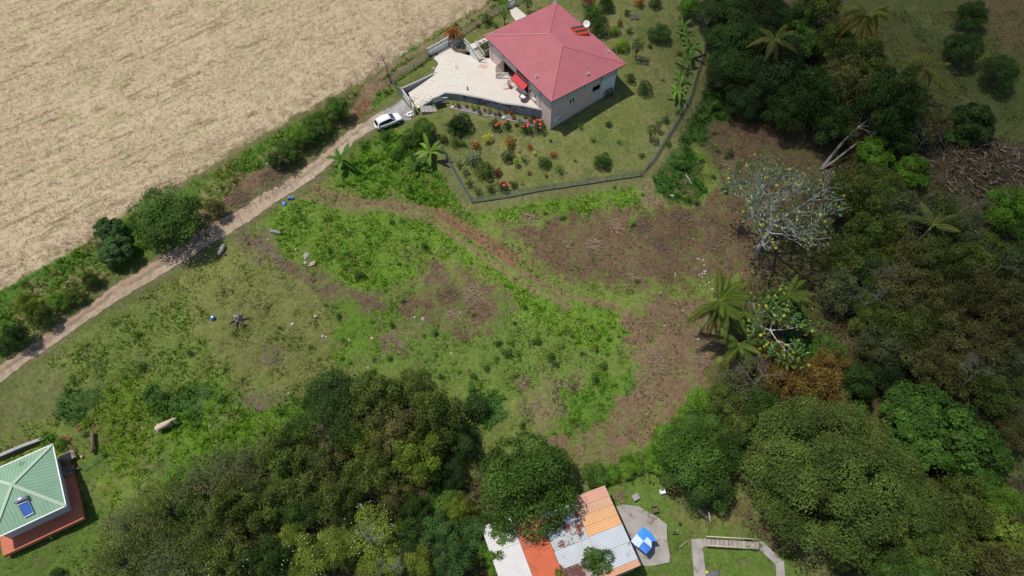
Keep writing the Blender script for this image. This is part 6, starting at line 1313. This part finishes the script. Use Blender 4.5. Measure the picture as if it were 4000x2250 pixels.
# weeds and seedlings of the clearing
WREG = [(1660,962,'by the yellow twine'), (1400,1072,'at the foot of the bright green patch'), (1550,864,'in the top of the bright green patch'), (1320,980,'in the middle of the bright green patch'), (1205,1352,'right of the tree stump'), (1322,1236,'beside the tan block of stone'), (1450,1260,'left of the brown centre patch'), (1540,1150,'above the brown centre patch'), (1490,1430,'below the tan rock in mid clearing'),
 (1675,1305,'under the brown centre patch'), (1340,1405,'left of the tan rock in mid clearing'), (1960,1370,'at the left of the lower clearing'), (1870,1480,'between the wood and the lower clearing'), (1750,1460,'just right of the lone round bush'), (2110,1330,'in the middle of the lower clearing'), (2020,1460,'above the straw-coloured stalks'), (2340,1350,'at the right of the lower clearing'), (2370,1500,'beside the bend of the chip clearing'), (2220,1350,'right of mid lower clearing'), (2050,1220,'near the end of the track'), (2060,1640,'behind the feathery tree'), (2200,1650,'above the tail of the chip clearing'), (1540,1690,'at the rim of the bottom wood'),
 (2400,730,'outside the bottom fence'), (1090,1280,'near the shiny blue container'), (1560,1030,'at the lower end of the twine'), (1845,1225,'right of the centre brushwood'), (700,1400,'in the olive grass below the road'), (560,1460,'left of the olive grass slope'), (270,1480,'near the lower road'), (850,1570,'between the cow and the stump'), (720,1620,'above the cow'), (1060,1600,'near the top of the open dark tree'), (330,1700,'at the corner of the green house garden'), (980,1700,'below the cow to the right'),
 (2610,560,'at the right garden fence'), (2680,640,'on the green bank right of the garden'), (2820,590,'beside the dry branches heap'), (2700,750,'at the lower end of the green bank'), (2160,840,'under the garden kerb'), (2490,870,'beside the long brushwood heap'), (2510,760,'at the bare corner of the fence'), (2490,1100,'under the thin scattered branches'), (2770,430,'at the top of the green bank'), (2850,690,'on the brown slope edge'), (1480,560,'below the parked car'), (1480,630,'by the road below the car'), (1570,580,'under the small tree by the car'), (1680,690,'outside the left fence'), (1540,735,'above the dirt track'), (1380,660,'beside the banana at the road')]
for i, (u, v, r) in enumerate(((1660,962,15),(1405,1072,22),(1328,1068,11),(1570,860,15),(1530,868,12),(1285,975,12),(1350,985,14),(1205,1352,13),(1320,1230,11),(1323,1243,9),(1270,1190,9),(1450,1255,10),(1530,1270,12),(1575,1175,10),(1500,1130,12),(1460,1400,12),(1520,1400,13),(1455,1450,13),(1485,1465,11),(1650,1310,12),(1700,1300,12),(1335,1400,10),(1240,1400,11),(1365,1415,9),(1945,1340,14),(1975,1375,22),(1990,1330,20),(1930,1400,20),(1900,1440,14),(1850,1470,15),(1870,1500,14),(1790,1450,12),(1720,1470,13),
    (2095,1330,18),(2100,1300,12),(2020,1370,18),(2150,1390,18),(2170,1420,14),(2010,1460,16),(2335,1310,12),(2310,1275,9),(2380,1325,10),(2418,1312,10),(2370,1378,13),(2330,1370,9),(2355,1430,16),(2395,1500,16),(2350,1525,13),(2325,1480,16),(2275,1380,9),(2235,1310,9),(2195,1350,12),(2050,1200,11),(2010,1260,9),(2060,1640,14),(2230,1640,16),(1540,1690,10),(2040,1660,16),(2160,1690,12),(2400,730,8),(1090,1280,8),(1560,1030,9),(1845,1225,12),(1700,1385,9),(740,1380,14),(550,1430,18),(480,1470,13),(270,1480,20),(640,1540,18),(860,1560,18),(940,1480,13),(720,1620,16),(1095,1610,14),(330,1700,12),(1020,1680,18),(950,1720,14),
    (2610,560,14),(2660,640,30),(2740,620,18),(2800,580,18),(2850,600,20),(2750,740,13),(2640,750,14),(2470,870,16),(2720,790,13),(2200,850,12),(2130,830,12),(2510,760,9),(2490,1100,9),(2790,410,24),(2755,450,14),(2880,640,18),(2830,740,16),(2790,690,11),(1440,620,22),(1520,640,22),(1580,560,30),(1550,600,26),(1650,700,14),(1700,680,12),(1380,660,14),(1600,740,14),(1480,730,12),(1420,560,26),(1500,530,24))):
    near_ = min(WREG, key=lambda q: (q[0]-u)**2+(q[1]-v)**2)[2]; k_ = ('md', 'br', 'br', 'md')[(i*7) % 4]; WL = ('tiny' if r < 10 else 'small' if r < 14 else 'middling' if r < 20 else 'large')+(' dark' if k_ == 'md' else ' bright')+' green weed bush '+near_
    plant(('shrub0', 'shrub1', 'sparse0', 'sparse1')[i % 4] if r > 9 else 'shrub%d' % (i % 2), u, v, r, ('md', 'br', 'br', 'md')[(i*7) % 4], WL, 'weed bush', 'weed bushes in the clearing', 'weed_bush')
plant('bush1', 1648, 1465, 28, 'md', 'round dark green bush alone in the grass above the bottom wood', 'bush'); plant('bush0', 1860, 1590, 50, 'dk', 'dense tussock of dark green reed-like grass below the clearing', 'bush', None, 'reed_clump')
plant('spiky', 2745, 1600, 22, 'lm', 'pale yellow-green rosette plant on the bank right of the chips', 'plant', None, 'rosette_plant'); plant('croton_limey', 2710, 1602, 10, 'w', 'tiny pale plant left of the rosette on the bank', 'plant', None, 'rosette_plant'); plant('croton_limey', 1833, 1448, 8, 'w', 'tiny bright yellow-green seedling in the lower clearing', 'seedling')
plant('spiky', 200, 1705, 34, 'br', 'spiky bright green plant behind the top corner of the green roof', 'plant', None, 'spiky_plant'); plant('spiky', 320, 1660, 26, 'lm', 'yellow-green spiky plant at the fence corner behind the green house', 'plant', None, 'spiky_plant'); plant('bush0', 232, 1735, 26, 'br', 'leafy bush against the top corner of the green roof', 'bush')
plant('sparse0', 195, 2085, 26, 'bl', 'grey-green shrub on the lawn below the green house', 'bush'); plant('bush1', 225, 2240, 26, 'dk', 'dark bush at the bottom edge on the lawn', 'bush')
# palms and bananas
palm(2812, 1180, 'tall coconut palm with wind-blown fronds at the edge of the brown clearing', 8, 1.2, 28, (.085,.145,.028), wind=R_(-30)); palm(3078, 1152, 'smaller coconut palm right of the tall one, below the bare-branched tree', 8, 1.0, 22, (.07,.12,.025), wind=R_(-60), seed=3)
palm(2885, 1345, 'low coconut palm below the tall one beside the orange tree', 6, .85, 16, (.08,.135,.030), wind=R_(240), seed=5); palm(3383, 62, 'coconut palm at the top edge of the wood with yellowing fronds', 9, 1.2, 20, (.12,.15,.035), wind=R_(250), seed=7)
palm(3612, 268, 'coconut palm standing alone on the open slope at the upper right', 7, 1.0, 18, (.12,.15,.038), seed=9); palm(3025, 160, 'half hidden coconut palm among the dark crowns of the upper wood', 9, 1.0, 11, (.10,.13,.035), seed=11); palm(3645, 880, 'broken coconut palm with a single raised frond in the right thicket', 8, 1.1, 7, (.13,.17,.05), wind=R_(70), seed=13)
palm(1095, 615, 'young dark palm at the lower end of the roadside hedge', 2.6, .42, 9, (.03,.06,.015), seed=15, grp='palms')
banana(1680, 592, 'banana plant with yellow-green leaves outside the left garden fence', 1.25, 9); banana(1335, 625, 'banana plant at the edge of the road', 1.15, 8, col=(.05,.12,.02)); banana(1620, 635, 'dark broad-leaved banana plant left of the yellow-green one', 1.0, 7, col=(.03,.07,.015))
for u, v, s, l in ((2668,105,.8,'topmost banana plant of the row along the right garden fence'), (2690,145,.9,'second banana plant from the top of the row by the right fence'), (2700,190,1.15,'large banana plant in the middle of the row by the right fence'), (2678,240,1.0,'banana plant below the large one in the row by the right fence'), (2657,298,.85,'second banana plant from the bottom of the row by the right fence'), (2648,352,1.05,'lowest and brightest banana plant of the row by the right fence')): banana(u, v, l, s, 8, col=(.06,.11,.025) if v < 340 else (.09,.17,.03))
plant('croton_olive', 2652, 212, 15, 'w', 'brownish shrub beside the banana row', GS, None, 'garden_shrub')
# ------------------------------------------------------------------ bare-branched trees
def branching(m, p, d, L, r, depth, rg, tips, curve=.25, up=.25, split=3):
    n = 4; pts = [p]; q = np.array(p, float); dd = np.array(d, float)
    for i in range(n): dd = unit(dd+np.array([rg.gauss(0, curve), rg.gauss(0, curve), rg.gauss(up*.3, curve*.5)])*.5); q = q+dd*L/n; pts.append(q.copy())
    m.tube(pts, list(np.linspace(r, r*.62, n+1)), 5 if depth > 1 else 4, False)
    if depth == 0: tips.append(q); return
    for k in range(split if depth > 1 else 2):
        a = rg.uniform(0, 6.28); nd = unit(dd*.75+np.array([math.cos(a), math.sin(a), .15])*.85); branching(m, q, nd, L*rg.uniform(.6, .85), r*.6, depth-1, rg, tips, curve, up, split)
def bare_tree(u, v, h, label, L, r, depth, seed, dirs, leafcols, leafn, grp=None, m=M_PALEBARK, leafs=.32, spread=.5):
    global RG
    p = at(u, v, h); g = G(p[0], p[1]); rg = random.Random(seed); t = thing('bare_tree', label, 'tree', (p[0], p[1], g), 0, grp); tips = []; b = MB()
    b.tube([(0, 0, -.4), (.1, 0, h*.5), (0, 0, h)], [r*1.5, r*1.15, r], 8, False)
    for d in dirs: branching(b, np.array([0, 0, h]), unit(np.array(d, float)), L, r*.75, depth, rg, tips)
    b.build('trunk', m, t, True)
    if leafn:
        RG = np.random.default_rng(seed); T = np.array(tips); i = RG.integers(len(T), size=leafn); Pp = T[i]+RG.normal(0, spread, (leafn, 3)); c = np.array(leafcols)[RG.choice(len(leafcols), leafn)]*RG.uniform(.7, 1.3, (leafn, 1)); s = leafs*RG.uniform(.6, 1.3, leafn)
        V, F, K = leafquads(Pp, sph(leafn), unit(sph(leafn)+[0, 0, 1.2]), s, s*.8, c); put('foliage', np_mesh('bare_leaves', V, F, K, M_LEAF), t)
    return t
M_WB = mat('whitish_bark', (.52,.49,.46), .85, .2, 3)
bare_tree(3012, 872, 6.5, 'large pale tree of curving white branches with sparse bluish and yellow leaves', 3.3, .24, 4, 4, [(-1, .2, .25), (-.6, .8, .5), (.3, 1, .5), (1, .3, .4), (.5, -.7, .4), (-.3, -.9, .35), (0, .1, 1)], [(.12,.17,.10), (.15,.20,.125), (.10,.16,.075), (.17,.23,.13), (.09,.15,.06), (.13,.18,.1), (.12,.17,.10), (.15,.20,.125), (.10,.16,.075), (.50,.48,.05)], 2000, m=M_WB, leafs=.42, spread=.55)
bare_tree(3010, 1290, 5, 'smaller pale-branched tree with green and white leaves below the coconut palms', 1.9, .13, 3, 8, [(-1, -.2, .2), (.2, -1, .2), (1, -.2, .3), (.2, .6, .7)], [(.07,.16,.04), (.08,.19,.04), (.06,.14,.04), (.07,.15,.04), (.07,.16,.04), (.08,.19,.04), (.38,.42,.05)], 1300, m=M_WB, leafs=.42, spread=.6)
M_SHADEBARK = mat('shade_darkened_bark', (.26,.235,.20), .9, .25, 3)  # pale dead bark, colour darkened for the shade these branches stand in
for i, (u, v, h, L, lab) in enumerate(((3560, 900, 5, 2.2, 'leafless grey branches rising through the olive crowns of the right thicket'), (3720, 860, 6, 2.4, 'long pale dead branches beside the broken palm'), (3870, 1080, 5, 2.2, 'pale dead branches near the right edge of the thicket'), (3450, 1120, 5, 2, 'thin grey dead branches in the centre of the thicket'), (3780, 1490, 5, 1.9, 'dead forked branches above the glossy-leaved trees'), (2950, 1500, 5, 2.0, 'bare grey branches on the leafless-looking tree by the chips'), (3380, 1190, 5, 1.8, 'grey fork of dead branches left of the yellow-tipped crown'), (3600, 560, 3, 1.8, 'tangle of fine grey twigs above the timber heap'), (1445, 2110, 7, 1.1, 'white dead branch in the yellow-green flowering tree'), (1530, 2225, 6, 1.1, 'white dead branch at the bottom edge of the wood'))):
    bare_tree(u, v, h, lab, L*.85, .05, 4, 20+i, [(-.7, .4, .5), (.8, .5, .5), (.1, .3, 1)], [], 0, m=M_SHADEBARK)
# leaning pale trunks of the fallen tree
t = thing('leaning_tree', 'dead tree with two long pale trunks leaning up to the right in the upper wood', 'tree', at(3205, 664)); P0 = at(3205, 664); rg = random.Random(12)
def lean_(pts, r0, r1):
    q = [at(u, v, h)-P0 for u, v, h in pts]; MB().tube(q, list(np.linspace(r0, r1, len(q))), 8, False).build('trunk', M_PALEBARK, t, True); return q
q1 = lean_(((3205,664,0),(3255,600,1.5),(3300,545,3),(3350,500,4.2),(3412,452,5.5)), .26, .11); q2 = lean_(((3208,662,.1),(3260,628,1.0),(3320,580,2),(3345,562,2.6),(3372,556,3.0)), .22, .10); m = MB(); tp = []
for q in (q1[-1], q1[-2], q2[-1]): 
    for d in ((1, .2, .1), (.6, .8, .2), (.9, -.4, .2)): branching(m, q, unit(np.array(d)), 1.5, .06, 2, rg, tp, split=2)
m.build('branches', M_PALEBARK, t, True)
# ------------------------------------------------------------------ brushwood
def brush(u, v, rpx, label, n=90, col=M_DEADWOOD, logs=0, h=.6, cat='brush pile', L=1.3, el=1.0, dark=None):
    p = at(u, v); R = rpx*mpp(p); t = thing('brush_pile', label, cat, p); rr = random.Random(u+v); m = MB()
    for i in range(n):
        a = rr.random()*6.28; d = R*math.sqrt(rr.random()); x, y = math.cos(a)*d, math.sin(a)*d*el; z = h*(1-d/R*.8)*rr.random()+.05+G(p[0]+x, p[1]+y)-p[2]; b = rr.gauss(.5, .9) if logs == 0 else rr.random()*6.28; l = L*rr.uniform(.4, 1.2); w = rr.uniform(.02, .045)
        m.tube([(x, y, z), (x+math.cos(b)*l*.5, y+math.sin(b)*l*.5, z+rr.uniform(-.1, .25)), (x+math.cos(b)*l, y+math.sin(b)*l, z+rr.uniform(-.25, .15))], [w, w*.8, w*.4], 3, False)
    stuff(m.build('sticks', col, t))
    if logs:
        lm = [MB().tube([(-1, 0, 0), (-.3, .08, .04), (.4, -.05, .02), (1, .05, 0)], [q, q*1.1, q*.9, q*.7], 6).mesh('branch', mm, True) for q in (.10, .15, .20) for mm in (M_DEADWOOD, mat('pale_dead_wood', (.24,.18,.13), .9, .3, 3))]
        for i in range(logs):
            a = rr.random()*6.28; d = R*math.sqrt(rr.random()); x, y = math.cos(a)*d, math.sin(a)*d*el; put('branch', lm[rr.randrange(6)], t, (x, y, h*rr.uniform(.4, 1)*(1-d/R*.6)+G(p[0]+x, p[1]+y)-p[2]), (rr.uniform(-.25, .25), rr.uniform(-.35, .35), rr.random()*6.28), (rr.uniform(.4, 1.1), rr.uniform(.4, .9), rr.uniform(.4, .9)))
    return t
brush(3800, 640, 215, 'wide heap of cut logs and dead branches at the right edge', 1600, logs=230, h=1.0, L=1.1, el=.75, cat='timber heap')
MBN = mat('brown_twigs', (.17,.12,.08), .9, .35, 4); MTN = mat('tan_twigs', (.30,.22,.14), .9, .3, 4)
for q in ((2578,968,36,'round brushwood heap in the middle of the brown clearing',150,MBN), (2500,890,38,'long brushwood heap beside a green tuft in the brown clearing',110,MBN), (2660,850,46,'scattered brushwood heap at the upper right of the brown clearing',150,MBN), (2790,950,50,'dark brushwood heap at the right of the brown clearing',150,MBN), (2850,640,42,'pale dry branches heap on the green bank right of the garden',110,MTN), (2310,960,34,'tan brushwood heap at the left of the brown clearing',130,MTN), (2395,880,30,'flattened tan brushwood under the green bank',90,MTN),
          (2060,850,30,'dry pale stalks below the garden fence',70,MTN), (2210,955,18,'whitish dry stalks at the left of the tan heap',50,MTN), (2770,870,42,'dark twigs heap under the bare-branched tree',110,MBN), (2470,1080,28,'thin scattered branches at the bottom of the brown clearing',60,MTN), (1745,1150,44,'dry brown brushwood on the bare centre patch',170,MBN), (1840,1150,44,'tan dry stalks right of the brown brushwood on the centre patch',150,MTN), (1760,1230,26,'pinkish dry brush below the centre brushwood',80,MTN),
          (1060,700,50,'brown brushwood beside the road under the hedge end',150,MBN), (930,780,42,'brown brushwood by the road right of the shade tree',120,MBN), (1235,708,13,'small pile of cut sticks at the edge of the road',30,MTN), (2560,1420,44,'brown bark and sticks heap on the chip clearing',170,MTN), (2740,1390,40,'reddish dry fronds on the chip clearing under the palm',120,MTN), (2030,1500,24,'straw-coloured dry stalks in the lower clearing',60,MTN), (3330,1350,36,'pale brown broken twigs in front of the dark green crown',60,MTN), (2410,1945,20,'dry straw stalks at the top right of the peach sheets',40,MTN)): brush(q[0], q[1], q[2], q[3], q[4], q[5], h=.35)
# white flowers on the flowering tree and a few in the woods nearby
def specks(u, v, r, n, par_label, hgt, seed, col=(.75,.75,.70)):
    global RG
    RG = np.random.default_rng(seed); p = at(u, v, hgt); R = r*mpp(p); d = sph(n, 1.0); Pp = p+d*[R, R, R*.75]; s = np.full(n, .13)
    V, F, K = leafquads(Pp, sph(n), unit(sph(n)+[0, 0, 1.5]), s, s, vcol(Pp, col)); return Pp, V, F, K
for (u, v, r, n, lab) in ((1440,2060,100,60,'scattered white blossoms on the yellow-green tree in the bottom wood'), (1200,2190,100,35,'scattered white blossoms on the yellow-green crowns at the bottom edge'), (900,2190,90,25,'sparse white blossoms on the olive crown at the bottom edge')):
    _, V, F, K = specks(u, v, r, n, '', 5.5, u); o = tag(stuff(put('blossoms', np_mesh('blossoms', V, F, K, M_GRASS))), lab, 'flowers')
# the cloud whose shade lies over the right of the place, far above the camera
def cloud(gx_, gy_, alt, rx, ry, rz, dens, label):
    k = (alt+6)/-SUN_TRAVEL.z; c = (gx_-SUN_TRAVEL.x*k, gy_-SUN_TRAVEL.y*k, alt); m = MB(); pr = [(max(.02, math.sin(math.pi*i/14)), -math.cos(math.pi*i/14)) for i in range(15)]; m.lathe((0, 0, 0), pr, 28); rr = random.Random(int(alt))
    m.v = [(x*rx*(1+.12*math.sin(3*math.atan2(y, x)+z*2+1)), y*ry*(1+.14*math.sin(4*math.atan2(y, x)+2)), z*rz) for x, y, z in m.v]
    mt = bpy.data.materials.new('cloud_vapour'); nt, N, L = nodes(mt); o = N.new('ShaderNodeOutputMaterial'); vp = N.new('ShaderNodeVolumePrincipled'); vp.inputs['Density'].default_value = dens; vp.inputs['Color'].default_value = (1, 1, 1, 1); L.new(vp.outputs[0], o.inputs['Volume'])
    ob = m.build('cloud', mt, None, True); ob.location = c; tag(ob, label, 'cloud'); ob['kind'] = 'stuff'
cloud(92, 84, 420, 72, 60, 34, .013, 'soft white cloud high overhead shading the upper right'); cloud(90, 30, 520, 48, 40, 26, .012, 'second smaller white cloud high overhead shading the lower right')
